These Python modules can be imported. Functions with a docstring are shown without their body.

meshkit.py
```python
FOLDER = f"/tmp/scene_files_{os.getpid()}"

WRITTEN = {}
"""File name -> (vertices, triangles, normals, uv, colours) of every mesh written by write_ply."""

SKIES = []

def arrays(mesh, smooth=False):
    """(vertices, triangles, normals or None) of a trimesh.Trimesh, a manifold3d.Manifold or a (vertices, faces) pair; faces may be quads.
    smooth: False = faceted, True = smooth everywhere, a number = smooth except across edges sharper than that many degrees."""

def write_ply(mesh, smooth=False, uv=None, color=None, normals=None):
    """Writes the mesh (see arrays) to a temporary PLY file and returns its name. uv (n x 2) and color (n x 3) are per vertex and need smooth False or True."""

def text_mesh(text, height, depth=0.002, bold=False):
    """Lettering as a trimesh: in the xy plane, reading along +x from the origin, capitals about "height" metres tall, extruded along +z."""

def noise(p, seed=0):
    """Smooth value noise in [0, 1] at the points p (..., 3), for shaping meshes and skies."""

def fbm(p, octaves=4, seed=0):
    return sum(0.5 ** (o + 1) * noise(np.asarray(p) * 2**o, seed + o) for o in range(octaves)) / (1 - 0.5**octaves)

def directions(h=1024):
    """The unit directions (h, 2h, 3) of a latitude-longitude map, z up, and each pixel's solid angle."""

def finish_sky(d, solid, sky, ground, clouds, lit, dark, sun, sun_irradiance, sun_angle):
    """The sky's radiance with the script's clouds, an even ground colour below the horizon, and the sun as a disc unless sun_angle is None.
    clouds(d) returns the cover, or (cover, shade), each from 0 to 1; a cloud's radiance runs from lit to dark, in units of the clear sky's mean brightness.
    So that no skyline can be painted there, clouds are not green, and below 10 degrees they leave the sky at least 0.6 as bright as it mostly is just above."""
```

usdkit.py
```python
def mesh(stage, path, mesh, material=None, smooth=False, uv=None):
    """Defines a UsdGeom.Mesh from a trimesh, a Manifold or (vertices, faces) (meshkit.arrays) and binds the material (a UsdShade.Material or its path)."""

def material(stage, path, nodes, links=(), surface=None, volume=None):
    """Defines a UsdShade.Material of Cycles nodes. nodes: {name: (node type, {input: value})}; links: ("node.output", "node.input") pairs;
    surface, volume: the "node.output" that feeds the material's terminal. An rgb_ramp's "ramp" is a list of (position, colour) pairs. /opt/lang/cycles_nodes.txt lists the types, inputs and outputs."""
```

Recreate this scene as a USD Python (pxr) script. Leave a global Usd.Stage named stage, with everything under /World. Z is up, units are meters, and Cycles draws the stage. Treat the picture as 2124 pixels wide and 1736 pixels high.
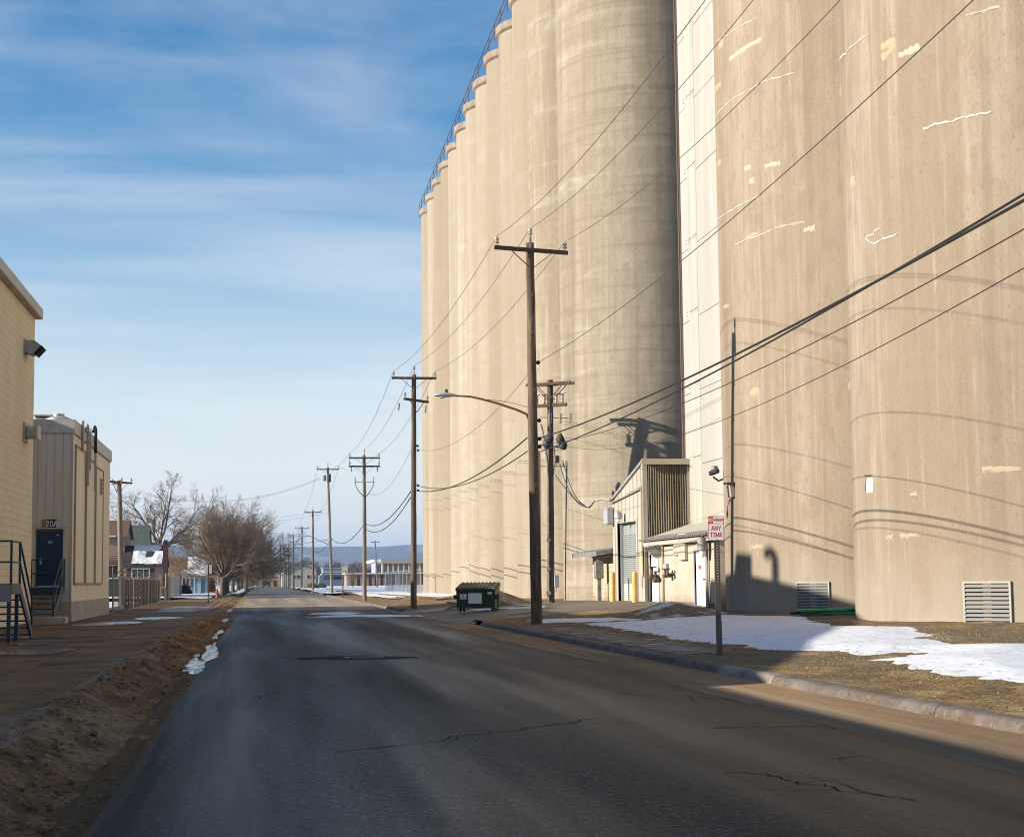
import math
import random
import numpy as np
import trimesh
import shapely
from shapely.geometry import Polygon
import usdkit
import meshkit
from pxr import Usd, UsdGeom, UsdLux, UsdShade, Gf, Sdf, Vt

stage = Usd.Stage.CreateInMemory()
UsdGeom.SetStageUpAxis(stage, "Z")
UsdGeom.SetStageMetersPerUnit(stage, 1.0)
UsdGeom.Xform.Define(stage, "/World")
UsdGeom.Scope.Define(stage, "/World/Looks")
rng = random.Random(7)
nrs = np.random.RandomState(7)
PI = math.pi
sin, cos, tan, atan, radians = math.sin, math.cos, math.tan, math.atan, math.radians

# ------------------------------------------------------------------ camera
FPX = 3500.0                      # focal length in units where the picture is 2124 wide
CX, CY = 1062.0, 868.0
EYE = np.array([0.0, 0.0, 1.6])
_yc = np.array([546 - CX, CY - 1207, -FPX]); _yc /= np.linalg.norm(_yc)   # street direction seen by the camera
_t = -0.0107
_uz = (_t * _yc[0] + _yc[1]) / -_yc[2]
_zc = np.array([_t, 1.0, _uz]); _zc /= np.linalg.norm(_zc)
_xc = np.cross(_yc, _zc)
CAM = np.array([[_xc[k], _yc[k], _zc[k]] for k in range(3)])              # rows: camera axes in the world
cam = UsdGeom.Camera.Define(stage, "/World/camera")
m4 = Gf.Matrix4d(1.0)
for r in range(3):
    m4.SetRow(r, Gf.Vec4d(*map(float, CAM[r]), 0))
m4.SetRow(3, Gf.Vec4d(*map(float, EYE), 1))
cam.AddTransformOp().Set(m4)
cam.CreateHorizontalApertureAttr(36.0)
cam.CreateVerticalApertureAttr(36.0 * 836 / 1024)
cam.CreateFocalLengthAttr(36.0 * FPX / 2124)
cam.CreateClippingRangeAttr(Gf.Vec2f(0.1, 30000))
cam.CreateExposureAttr(0.85)

# ------------------------------------------------------------------ sky and sun
SUN_AZ = radians(9.0)             # the sun stands over the left side of the street, a little behind the camera
SUN_EL = radians(21.0)
sun_dir = np.array([-cos(SUN_AZ) * cos(SUN_EL), -sin(SUN_AZ) * cos(SUN_EL), sin(SUN_EL)])
sky_mat = usdkit.material(stage, "/World/Looks/sky_material", {
    "sky": ("sky_texture", {"sky_type": "single_scattering", "sun_disc": False, "sun_elevation": SUN_EL,
                             "sun_rotation": math.atan2(sun_dir[0], sun_dir[1]), "altitude": 200.0, "air_density": 1.0,
                             "aerosol_density": 0.5, "ozone_density": 1.5}),
    "tc": ("texture_coordinate", {}),
    "xyz": ("separate_xyz", {}),
    "zz": ("math", {"math_type": "add", "value2": 0.16}),
    "zc": ("math", {"math_type": "maximum", "value2": 0.05}),
    "dx": ("math", {"math_type": "divide"}), "dy": ("math", {"math_type": "divide"}),
    "cv": ("combine_xyz", {"z": 0.0}),
    "map": ("mapping", {"rotation": (0, 0, 0.25), "scale": (0.62, 0.95, 1.0)}),
    "n1": ("noise_texture", {"scale": 1.5, "detail": 9.0, "roughness": 0.55, "distortion": 0.7}),
    "map2": ("mapping", {"rotation": (0, 0, -0.5), "scale": (0.8, 3.2, 1.0), "location": (3.1, 1.7, 0)}),
    "n2": ("noise_texture", {"scale": 1.3, "detail": 6.0, "roughness": 0.5, "distortion": 0.5}),
    "r1": ("rgb_ramp", {"ramp": [(0.46, (0, 0, 0)), (0.78, (0.32, 0.32, 0.32))]}),
    "r2": ("rgb_ramp", {"ramp": [(0.44, (0, 0, 0)), (0.76, (0.24, 0.24, 0.24))]}),
    "sum": ("mix", {"mix_type": "screen", "fac": 1.0}),
    "hz": ("map_range", {"from_min": 0.0, "from_max": 0.27, "to_min": 0.9, "to_max": 0.0, "clamp": True}),
    "sum2": ("mix", {"mix_type": "screen", "fac": 1.0}),
    "cl": ("mix", {"mix_type": "mix", "color2": (9.7, 9.3, 9.3)}),
    "sat": ("hsv", {"saturation": 2.0, "value": 1.22}),
    "bg": ("background_shader", {"strength": 0.064}),
}, [("tc.generated", "xyz.vector"), ("xyz.z", "zz.value1"), ("zz.value", "zc.value1"), ("xyz.x", "dx.value1"), ("zc.value", "dx.value2"),
    ("xyz.y", "dy.value1"), ("zc.value", "dy.value2"), ("dx.value", "cv.x"), ("dy.value", "cv.y"), ("cv.vector", "map.vector"),
    ("map.vector", "n1.vector"), ("cv.vector", "map2.vector"), ("map2.vector", "n2.vector"), ("n1.fac", "r1.fac"), ("n2.fac", "r2.fac"),
    ("r1.color", "sum.color1"), ("r2.color", "sum.color2"), ("xyz.z", "hz.value"), ("sum.color", "sum2.color1"), ("hz.result", "sum2.color2"),
    ("sum2.color", "cl.fac"), ("sky.color", "sat.color"), ("sat.color", "cl.color1"), ("cl.color", "bg.color")], surface="bg.background")
dome = UsdLux.DomeLight.Define(stage, "/World/sky")
UsdShade.MaterialBindingAPI.Apply(dome.GetPrim()).Bind(sky_mat)
dome.GetPrim().SetCustomDataByKey("kind", "structure")

sun = UsdLux.DistantLight.Define(stage, "/World/sun")
sun.CreateNormalizeAttr(True)
sun.CreateIntensityAttr(1.25)
sun.CreateAngleAttr(0.53)
sun.CreateColorAttr(Gf.Vec3f(0.985, 0.93, 0.80))
_z = sun_dir / np.linalg.norm(sun_dir)
_x = np.cross([0, 0, 1.0], _z); _x /= np.linalg.norm(_x)
_y = np.cross(_z, _x)
ms = Gf.Matrix4d(1.0)
for r, a in enumerate((_x, _y, _z)):
    ms.SetRow(r, Gf.Vec4d(*map(float, a), 0))
sun.AddTransformOp().Set(ms)


# ------------------------------------------------------------------ pixel -> place helpers (photograph 2124 wide)
def ray(px, py):
    d = np.array([px - CX, CY - py, -FPX]) @ CAM
    return d / np.linalg.norm(d)


def S(*a):
    """pixels of the 2500-wide photograph to the 2124-wide units used here"""
    return [v * 0.8496 for v in a]


def on_plane(px, py, axis, value):
    d = ray(px, py)
    return EYE + d * (value - EYE[axis]) / d[axis]


def on_z(px, py, z): return on_plane(px, py, 2, z)
def on_x(px, py, x): return on_plane(px, py, 0, x)
def on_y(px, py, y): return on_plane(px, py, 1, y)


def on_ground(px, py, fn):
    z = 0.1
    for _ in range(25):
        p = on_z(px, py, z)
        z = 0.5 * z + 0.5 * float(fn(p[0], p[1]))
    return p


# ------------------------------------------------------------------ prims
TAKEN, LOC = {}, {}


def numbered(parent, name):
    k = (parent, name)
    n = TAKEN.get(k, -1) + 1
    TAKEN[k] = n
    return f"{parent}/{name}" if n == 0 else f"{parent}/{name}_{n:03d}"


def tag(prim, label=None, cat=None, group=None, kind=None):
    for k, v in (("label", label), ("category", cat), ("group", group), ("kind", kind)):
        if v:
            prim.SetCustomDataByKey(k, v)
    return prim


def thing(name, label, cat, loc=(0, 0, 0), rz=0.0, group=None):
    path = numbered("/World", name)
    x = UsdGeom.Xform.Define(stage, path)
    x.AddTranslateOp().Set(Gf.Vec3d(*map(float, loc)))
    x.AddRotateZOp().Set(float(math.degrees(rz)))
    tag(x.GetPrim(), label, cat, group)
    LOC[path] = (np.array(loc, float), rz)
    return path


def _top(path):
    return "/".join(path.split("/")[:3])


def part(parent, name, mb, mat, label=None, kind=None, smooth=False, local=False):
    """a mesh below a thing or below another part; vertices are given in the world unless local"""
    path = numbered(parent, name)
    v, f = mb.get()
    if not local:
        loc, rz = LOC.get(_top(parent), (np.zeros(3), 0.0))
        v = v - loc
        if rz:
            c, s = cos(-rz), sin(-rz)
            v = v @ np.array([[c, s, 0], [-s, c, 0], [0, 0, 1]])
    p = usdkit.mesh(stage, path, (v, f), mat, smooth=smooth)
    tag(p.GetPrim(), label, None, None, kind)
    return path


def solo(name, mb, mat, label=None, cat=None, group=None, kind=None, smooth=False):
    path = numbered("/World", name)
    p = usdkit.mesh(stage, path, mb.get(), mat, smooth=smooth)
    tag(p.GetPrim(), label, cat, group, kind)
    return path


def struct(name, mb, mat, smooth=False):
    return solo(name, mb, mat, kind="structure", smooth=smooth)


def dup(src, loc, rz=0.0, label=None, group=None, scale=None):
    was = stage.GetPrimAtPath(src)
    path = numbered("/World", src.split("/")[2].rstrip("0123456789").rstrip("_"))
    x = UsdGeom.Xform.Define(stage, path)
    cd = was.GetCustomData()
    x.GetPrim().GetReferences().AddInternalReference(src)
    x.ClearXformOpOrder()
    x.AddTranslateOp().Set(Gf.Vec3d(*map(float, loc)))
    x.AddRotateZOp().Set(float(math.degrees(rz)))
    if scale is not None:
        x.AddScaleOp().Set(Gf.Vec3f(*([scale] * 3 if np.isscalar(scale) else map(float, scale))))
    x.GetPrim().SetInstanceable(True)
    tag(x.GetPrim(), label or cd["label"], cd["category"], group or cd.get("group"))
    return path


# ------------------------------------------------------------------ mesh builder
class MB:
    def __init__(self):
        self.v, self.f, self.n = [], [], 0

    def add(self, v, f):
        v = np.asarray(v, float)
        f = np.asarray(f, int)
        if f.shape[1] == 4:
            f = np.vstack([f[:, [0, 1, 2]], f[:, [0, 2, 3]]])
        self.v.append(v)
        self.f.append(f + self.n)
        self.n += len(v)
        return self

    def get(self):
        return np.vstack(self.v), np.vstack(self.f)

    def mesh(self, tm, M=None, t=None):
        v = np.array(tm.vertices)
        if M is not None:
            v = v @ np.asarray(M, float)
        if t is not None:
            v = v + np.asarray(t, float)
        return self.add(v, np.array(tm.faces))

    def box(self, x0, y0, z0, x1, y1, z1, bev=0.0):
        c = np.array([(x0 + x1) / 2, (y0 + y1) / 2, (z0 + z1) / 2])
        return self.obox(c, (abs(x1 - x0), abs(y1 - y0), abs(z1 - z0)), bev=bev)

    def obox(self, c, s, rz=0.0, ry=0.0, rx=0.0, bev=0.0):
        h = np.array(s, float) / 2
        if bev <= 0:
            v = np.array([[x, y, z] for x in (-1, 1) for y in (-1, 1) for z in (-1, 1)], float) * h
            f = np.array([[0, 1, 3, 2], [4, 6, 7, 5], [0, 4, 5, 1], [2, 3, 7, 6], [0, 2, 6, 4], [1, 5, 7, 3]])
            f = np.vstack([f[:, [0, 1, 2]], f[:, [0, 2, 3]]])
        else:
            b = min(bev, h.min() * 0.9)
            pts = []
            for sx in (-1, 1):
                for sy in (-1, 1):
                    for sz in (-1, 1):
                        q = np.array([sx, sy, sz]) * h
                        for k in range(3):
                            e = np.array([sx, sy, sz]) * b
                            e[k] = 0
                            pts.append(q - e)
            hull = trimesh.convex.convex_hull(np.array(pts))
            v, f = np.array(hull.vertices), np.array(hull.faces)
        R = np.eye(3)
        if rx: R = np.array([[1, 0, 0], [0, cos(rx), -sin(rx)], [0, sin(rx), cos(rx)]]) @ R
        if ry: R = np.array([[cos(ry), 0, sin(ry)], [0, 1, 0], [-sin(ry), 0, cos(ry)]]) @ R
        if rz: R = np.array([[cos(rz), -sin(rz), 0], [sin(rz), cos(rz), 0], [0, 0, 1]]) @ R
        return self.add(v @ R.T + np.asarray(c, float), f)

    def bar(self, p0, p1, w, h=None, up=(0, 0, 1)):
        """square bar from p0 to p1"""
        p0, p1 = np.asarray(p0, float), np.asarray(p1, float)
        d = p1 - p0
        L = np.linalg.norm(d)
        d = d / L
        up = np.asarray(up, float)
        if abs(d @ up) > 0.98:
            up = np.array([1.0, 0, 0])
        a = np.cross(d, up); a /= np.linalg.norm(a)
        b = np.cross(a, d)
        h = w if h is None else h
        v = [p + a * sx * w / 2 + b * sy * h / 2 for p in (p0, p1) for sx, sy in ((-1, -1), (1, -1), (1, 1), (-1, 1))]
        f = [[0, 1, 2, 3], [7, 6, 5, 4], [0, 4, 5, 1], [1, 5, 6, 2], [2, 6, 7, 3], [3, 7, 4, 0]]
        return self.add(v, f)

    def tube(self, pts, r, n=6, caps=True):
        pts = np.asarray(pts, float)
        m = len(pts)
        r = np.full(m, r, float) if np.isscalar(r) else np.asarray(r, float)
        t = np.gradient(pts, axis=0)
        t /= np.maximum(np.linalg.norm(t, axis=1, keepdims=True), 1e-12)
        ref = np.array([0, 0, 1.0]) if np.abs(t[:, 2]).max() < 0.9 else (np.array([1.0, 0, 0]) if np.abs(t[:, 0]).max() < 0.9 else np.array([0.31, 0.95, 0.05]))
        a = np.cross(t, ref); a /= np.maximum(np.linalg.norm(a, axis=1, keepdims=True), 1e-9)
        b = np.cross(a, t)
        ang = np.arange(n) / n * 2 * PI
        v = pts[:, None] + r[:, None, None] * (a[:, None] * np.cos(ang)[None, :, None] + b[:, None] * np.sin(ang)[None, :, None])
        i, j = np.meshgrid(np.arange(m - 1), np.arange(n), indexing="ij")
        j2 = (j + 1) % n
        q = np.stack([i * n + j, i * n + j2, (i + 1) * n + j2, (i + 1) * n + j], -1).reshape(-1, 4)
        v = v.reshape(-1, 3)
        f = np.vstack([q[:, [0, 1, 2]], q[:, [0, 2, 3]]])
        if caps:
            f = np.vstack([f, [[0, k + 1, k] for k in range(1, n - 1)], [[(m - 1) * n, (m - 1) * n + k, (m - 1) * n + k + 1] for k in range(1, n - 1)]])
        return self.add(v, f)

    def cyl(self, p0, p1, r0, r1=None, n=12):
        return self.tube([p0, p1], [r0, r0 if r1 is None else r1], n)

    def lathe(self, prof, c=(0, 0, 0), n=24, a0=0.0, a1=2 * PI):
        """profile of (radius, z) turned round the vertical through c"""
        prof = np.asarray(prof, float)
        full = abs(a1 - a0 - 2 * PI) < 1e-6
        k = n if full else n + 1
        ang = a0 + np.arange(k) * (a1 - a0) / n
        v = np.stack([prof[:, None, 0] * np.cos(ang), prof[:, None, 0] * np.sin(ang), np.repeat(prof[:, None, 1], k, 1)], -1) + np.asarray(c, float)
        m = len(prof)
        i, j = np.meshgrid(np.arange(m - 1), np.arange(n), indexing="ij")
        j2 = (j + 1) % k
        q = np.stack([i * k + j, i * k + j2, (i + 1) * k + j2, (i + 1) * k + j], -1).reshape(-1, 4)
        return self.add(v.reshape(-1, 3), q)

    def grid(self, X, Y, Z):
        X, Y, Z = np.broadcast_arrays(X, Y, Z)
        a, b = X.shape
        v = np.stack([X, Y, Z], -1).reshape(-1, 3)
        i, j = np.meshgrid(np.arange(a - 1), np.arange(b - 1), indexing="ij")
        q = np.stack([i * b + j, (i + 1) * b + j, (i + 1) * b + j + 1, i * b + j + 1], -1).reshape(-1, 4)
        p, r, s = v[q[0, 0]], v[q[0, 1]], v[q[0, 2]]
        if np.cross(r - p, s - p)[2] < 0:
            q = q[:, ::-1]
        return self.add(v, q)

    def prism(self, pts, axis, a, b):
        """outline in the plane across axis, extruded from a to b. axis 0: (y,z), 1: (x,z), 2: (x,y)"""
        pg = shapely.geometry.polygon.orient(Polygon(pts))
        v2, f2 = trimesh.creation.triangulate_polygon(pg, engine="earcut")
        m = len(v2)
        def up(h):
            o = np.zeros((m, 3))
            k = [x for x in range(3) if x != axis]
            o[:, k[0]], o[:, k[1]], o[:, axis] = v2[:, 0], v2[:, 1], h
            return o
        v = np.vstack([up(a), up(b)])
        f = [np.array(f2)[:, ::-1], np.array(f2) + m]
        rings = [pg.exterior] + list(pg.interiors)
        for rg in rings:
            c = np.array(rg.coords)[:-1]
            idx = [int(np.argmin(np.abs(v2 - q).sum(1))) for q in c]
            for k in range(len(idx)):
                i, j = idx[k], idx[(k + 1) % len(idx)]
                f.append(np.array([[i, j, j + m], [i, j + m, i + m]]))
        f = np.vstack(f)
        tm = trimesh.Trimesh(v, f, process=False)
        if tm.volume < 0:
            f = f[:, ::-1]
        return self.add(v, f)

    def sphere(self, c, r, sub=1):
        s = trimesh.creation.icosphere(subdivisions=sub)
        return self.add(np.array(s.vertices) * r + np.asarray(c, float), np.array(s.faces))

    def move(self, fn):
        self.v = [fn(v) for v in self.v]
        return self


def B(*a, **k): return MB().box(*a, **k)


def facing(n):
    """rotation for lettering: reading direction and up for a sign whose face looks along n (horizontal)"""
    n = np.array([n[0], n[1], 0.0]); n /= np.linalg.norm(n)
    x = np.cross([0, 0, 1.0], n)
    return np.array([x, [0, 0, 1.0], n])


def letters(mb, text, height, centre, n, bold=True, depth=0.004, squeeze=1.0):
    tm = meshkit.text_mesh(text, height, depth, bold)
    v = np.array(tm.vertices)
    w = v[:, 0].max() + v[:, 0].min()
    v[:, 0] = (v[:, 0] - w / 2) * squeeze
    v[:, 1] -= height / 2
    return mb.add(v @ facing(n) + np.asarray(centre, float), np.array(tm.faces))


# ------------------------------------------------------------------ materials
def mat(name, base, layers=(), rough=0.85, bump=None, bump2=None, spec=0.35, metallic=0.0, space="position", rough_layer=None, vary=None):
    """layers mix a colour over the base where a noise (stretched, in world metres) passes its ramp.
    A layer: (colour, scale, stretch, (low, high), strength[, extra]); extra may be {"z": (z0, z1)} / {"x": ..} / {"y": ..}: fade from 1 to 0 between."""
    nodes = {"geo": ("geometry", {}), "tc": ("texture_coordinate", {}), "p": ("principled_bsdf", {"base_color": base, "roughness": rough, "specular_ior_level": spec, "metallic": metallic})}
    links = []
    src = "geo.position" if space == "position" else "tc.object"
    last = None
    need_xyz = False
    for i, L in enumerate(layers):
        colour, scale, stretch, (lo, hi), strength = L[:5]
        ex = L[5] if len(L) > 5 else {}
        nodes[f"m{i}"] = ("mapping", {"scale": tuple(stretch), "location": (3.7 * i, 1.3 * i, 2.1 * i)})
        nodes[f"n{i}"] = ("noise_texture", {"scale": float(scale), "detail": float(ex.get("detail", 6.0)), "roughness": float(ex.get("nr", 0.6)), "distortion": float(ex.get("dist", 0.0))})
        nodes[f"r{i}"] = ("map_range", {"from_min": float(lo), "from_max": float(hi), "to_min": 0.0, "to_max": float(strength), "clamp": True})
        links += [(src, f"m{i}.vector"), (f"m{i}.vector", f"n{i}.vector"), (f"n{i}.fac", f"r{i}.value")]
        fac = f"r{i}.result"
        for ax in "xyz":
            if ax in ex:
                need_xyz = True
                a, b = ex[ax]
                nodes[f"g{i}{ax}"] = ("map_range", {"from_min": float(a), "from_max": float(b), "to_min": 1.0, "to_max": 0.0, "clamp": True})
                nodes[f"h{i}{ax}"] = ("math", {"math_type": "multiply"})
                links += [(f"xyz.{ax}", f"g{i}{ax}.value"), (f"g{i}{ax}.result", f"h{i}{ax}.value1"), (fac, f"h{i}{ax}.value2")]
                fac = f"h{i}{ax}.value"
        nodes[f"c{i}"] = ("mix", {"mix_type": ex.get("mode", "mix"), "color2": tuple(colour)})
        if last is None:
            nodes[f"c{i}"][1]["color1"] = tuple(base)
        else:
            links.append((last, f"c{i}.color1"))
        links.append((fac, f"c{i}.fac"))
        last = f"c{i}.color"
    if vary:
        nodes["oi"] = ("object_info", {})
        nodes["vm"] = ("math", {"math_type": "multiply", "value2": float(vary[1])})
        nodes["vc"] = ("mix", {"color2": tuple(vary[0])})
        links += [("oi.random", "vm.value1"), ("vm.value", "vc.fac"), (last, "vc.color1")]
        last = "vc.color"
    if need_xyz:
        nodes["xyz"] = ("separate_xyz", {})
        links.append((src, "xyz.vector"))
    if last:
        links.append((last, "p.base_color"))
    if rough_layer:
        sc, st, (lo, hi), r0, r1 = rough_layer
        nodes["rm"] = ("mapping", {"scale": tuple(st)})
        nodes["rn"] = ("noise_texture", {"scale": float(sc), "detail": 5.0})
        nodes["rr"] = ("map_range", {"from_min": lo, "from_max": hi, "to_min": r0, "to_max": r1, "clamp": True})
        links += [(src, "rm.vector"), ("rm.vector", "rn.vector"), ("rn.fac", "rr.value"), ("rr.result", "p.roughness")]
    prev = None
    for k, bm in enumerate((bump, bump2)):
        if bm:
            sc, st, strength, dist = bm
            nodes[f"bm{k}"] = ("mapping", {"scale": tuple(st)})
            nodes[f"bn{k}"] = ("noise_texture", {"scale": float(sc), "detail": 5.0, "roughness": 0.65})
            nodes[f"bb{k}"] = ("bump", {"strength": float(strength), "distance": float(dist)})
            links += [(src, f"bm{k}.vector"), (f"bm{k}.vector", f"bn{k}.vector"), (f"bn{k}.fac", f"bb{k}.height")]
            if prev:
                links.append((prev, f"bb{k}.normal"))
            prev = f"bb{k}.normal"
    if prev:
        links.append((prev, "p.normal"))
    return usdkit.material(stage, "/World/Looks/" + name, nodes, links, surface="p.BSDF")


def glass(name, tint=(0.03, 0.035, 0.04)):
    """a window pane with a dark room behind it"""
    return usdkit.material(stage, "/World/Looks/" + name, {"p": ("principled_bsdf", {"base_color": tint, "roughness": 0.06, "specular_ior_level": 0.6})}, [], surface="p.BSDF")


U = (1, 1, 1)
# ================================================================== terrain shapes
def sstep(a, b, x):
    t = np.clip((np.asarray(x, float) - a) / (b - a), 0, 1)
    return t * t * (3 - 2 * t)


def fbm2(x, y, s, seed=0, oct=4):
    return meshkit.fbm(np.stack([np.asarray(x) * s, np.asarray(y) * s, np.full(np.shape(x), 0.37)], -1), oct, seed)


def kerb_x(y):
    return 7.45 - 0.45 * sstep(60, 95, y) - 0.0018 * np.maximum(np.asarray(y, float) - 95, 0)


def in_drive(y):
    return sstep(61.5, 65.5, y) * (1 - sstep(84, 88, y))


def gz(x, y):
    """height of the right-hand verge and yard"""
    x, y = np.asarray(x, float), np.asarray(y, float)
    d = np.maximum(x - kerb_x(y) - 0.15, 0)
    lip = 0.13 * (1 - in_drive(y) * (1 - sstep(0.0, 4.0, d)))
    rise = np.minimum(d * 0.043, 0.36) * (1 - 0.35 * sstep(95, 140, y))
    yard = 0.13 * np.exp(-((x - 15.5) / 4) ** 2 - ((y - 68) / 11) ** 2)
    return lip + rise + yard


# ================================================================== materials of the setting
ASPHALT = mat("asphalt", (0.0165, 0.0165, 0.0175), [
    ((0.026, 0.0255, 0.0265), 0.5, (1.6, 0.06, 1), (0.42, 0.66), 0.45),
    ((0.055, 0.036, 0.021), 0.16, (1, 0.25, 1), (0.40, 0.62), 0.6),
    ((0.015, 0.0145, 0.0145), 1.3, (1, 0.3, 1), (0.52, 0.70), 0.55),
    ((0.22, 0.20, 0.175), 26, U, (0.54, 0.63), 0.8, {"detail": 4.0}),
    ((0.004, 0.004, 0.004), 19, U, (0.50, 0.60), 0.85, {"detail": 4.0}),
    ((0.105, 0.065, 0.034), 0.35, (1.0, 0.1, 1), (0.28, 0.58), 0.9, {"x": (5.5, 0.5)}),  # brown towards the right paints in warm light bounced off the silos
    ((0.070, 0.044, 0.025), 0.8, (1.5, 0.12, 1), (0.30, 0.52), 0.9, {"x": (-1.2, 0.5)}),
    ((0.012, 0.010, 0.009), 2.2, (2.5, 0.06, 1), (0.50, 0.62), 0.8, {"x": (-0.6, 0.9)}),
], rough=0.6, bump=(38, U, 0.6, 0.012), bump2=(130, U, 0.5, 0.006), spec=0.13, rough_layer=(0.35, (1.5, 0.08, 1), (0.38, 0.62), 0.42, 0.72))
FAR_ASPHALT = mat("sunlit_dusty_asphalt", (0.10, 0.090, 0.080), [  # sunlight on the far road is put into this paler dusty colour
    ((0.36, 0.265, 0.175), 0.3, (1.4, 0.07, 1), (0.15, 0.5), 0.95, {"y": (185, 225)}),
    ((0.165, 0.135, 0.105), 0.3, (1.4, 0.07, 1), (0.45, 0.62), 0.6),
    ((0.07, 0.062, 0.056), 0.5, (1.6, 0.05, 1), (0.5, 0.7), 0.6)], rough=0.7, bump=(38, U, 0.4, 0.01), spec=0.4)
GUTTER_SAND = mat("gutter_sand", (0.29, 0.18, 0.095), [
    ((0.17, 0.115, 0.07), 0.9, (1.5, 0.12, 1), (0.42, 0.62), 0.8),
    ((0.37, 0.265, 0.17), 1.3, (2.2, 0.1, 1), (0.5, 0.68), 0.7),
    ((0.08, 0.065, 0.05), 40, U, (0.58, 0.7), 0.5)], rough=0.95, spec=0.1, bump=(30, U, 0.5, 0.012), bump2=(2.5, (2, 0.2, 1), 0.4, 0.03))
KERB = mat("kerb_concrete", (0.165, 0.135, 0.12), [
    ((0.105, 0.085, 0.076), 1.1, U, (0.42, 0.6), 0.8),
    ((0.24, 0.20, 0.17), 2.6, U, (0.55, 0.68), 0.6),
    ((0.12, 0.08, 0.05), 1.6, (1, 0.5, 1), (0.5, 0.62), 0.8), ((0.05, 0.04, 0.033), 9, U, (0.56, 0.68), 0.7), ((0.3, 0.25, 0.2), 13, U, (0.6, 0.68), 0.6)], rough=0.95, spec=0.15, bump=(40, U, 0.5, 0.008))
WALK = mat("pavement_concrete", (0.20, 0.112, 0.05), [
    ((0.125, 0.072, 0.034), 0.35, (1, 0.7, 1), (0.42, 0.6), 0.8),
    ((0.20, 0.155, 0.12), 1.7, U, (0.5, 0.68), 0.5),
    ((0.06, 0.048, 0.04), 3.0, (1, 0.35, 1), (0.6, 0.72), 0.6),
    ((0.26, 0.20, 0.155), 30, U, (0.57, 0.68), 0.5)], rough=0.85, spec=0.1, bump=(45, U, 0.35, 0.006), bump2=(3, U, 0.2, 0.02), rough_layer=(0.5, U, (0.4, 0.6), 0.6, 0.9))
WET_WALK = mat("wet_concrete", (0.045, 0.042, 0.042), [((0.09, 0.075, 0.065), 1.2, U, (0.45, 0.6), 0.7)], rough=0.22, spec=0.7, bump=(12, U, 0.08, 0.01))
BANK = mat("dirty_snow", (0.25, 0.125, 0.052), [
    ((0.11, 0.055, 0.024), 2.2, (1, 0.5, 1), (0.40, 0.6), 0.85),
    ((0.40, 0.235, 0.12), 1.1, (1, 0.4, 1), (0.52, 0.66), 0.7),
    ((0.50, 0.42, 0.37), 2.5, (1.5, 0.35, 1), (0.54, 0.66), 0.75, {"x": (-2.35, -2.0)}),
    ((0.36, 0.265, 0.19), 3, (1, 0.4, 1), (0.36, 0.55), 0.7, {"x": (-2.42, -2.15)}),
    ((0.025, 0.017, 0.012), 11, U, (0.55, 0.66), 0.85),
    ((0.42, 0.33, 0.25), 17, U, (0.58, 0.68), 0.75)], rough=0.95, spec=0.08, bump=(9, (1, 0.6, 1), 0.9, 0.06), bump2=(40, U, 0.5, 0.015))
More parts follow.
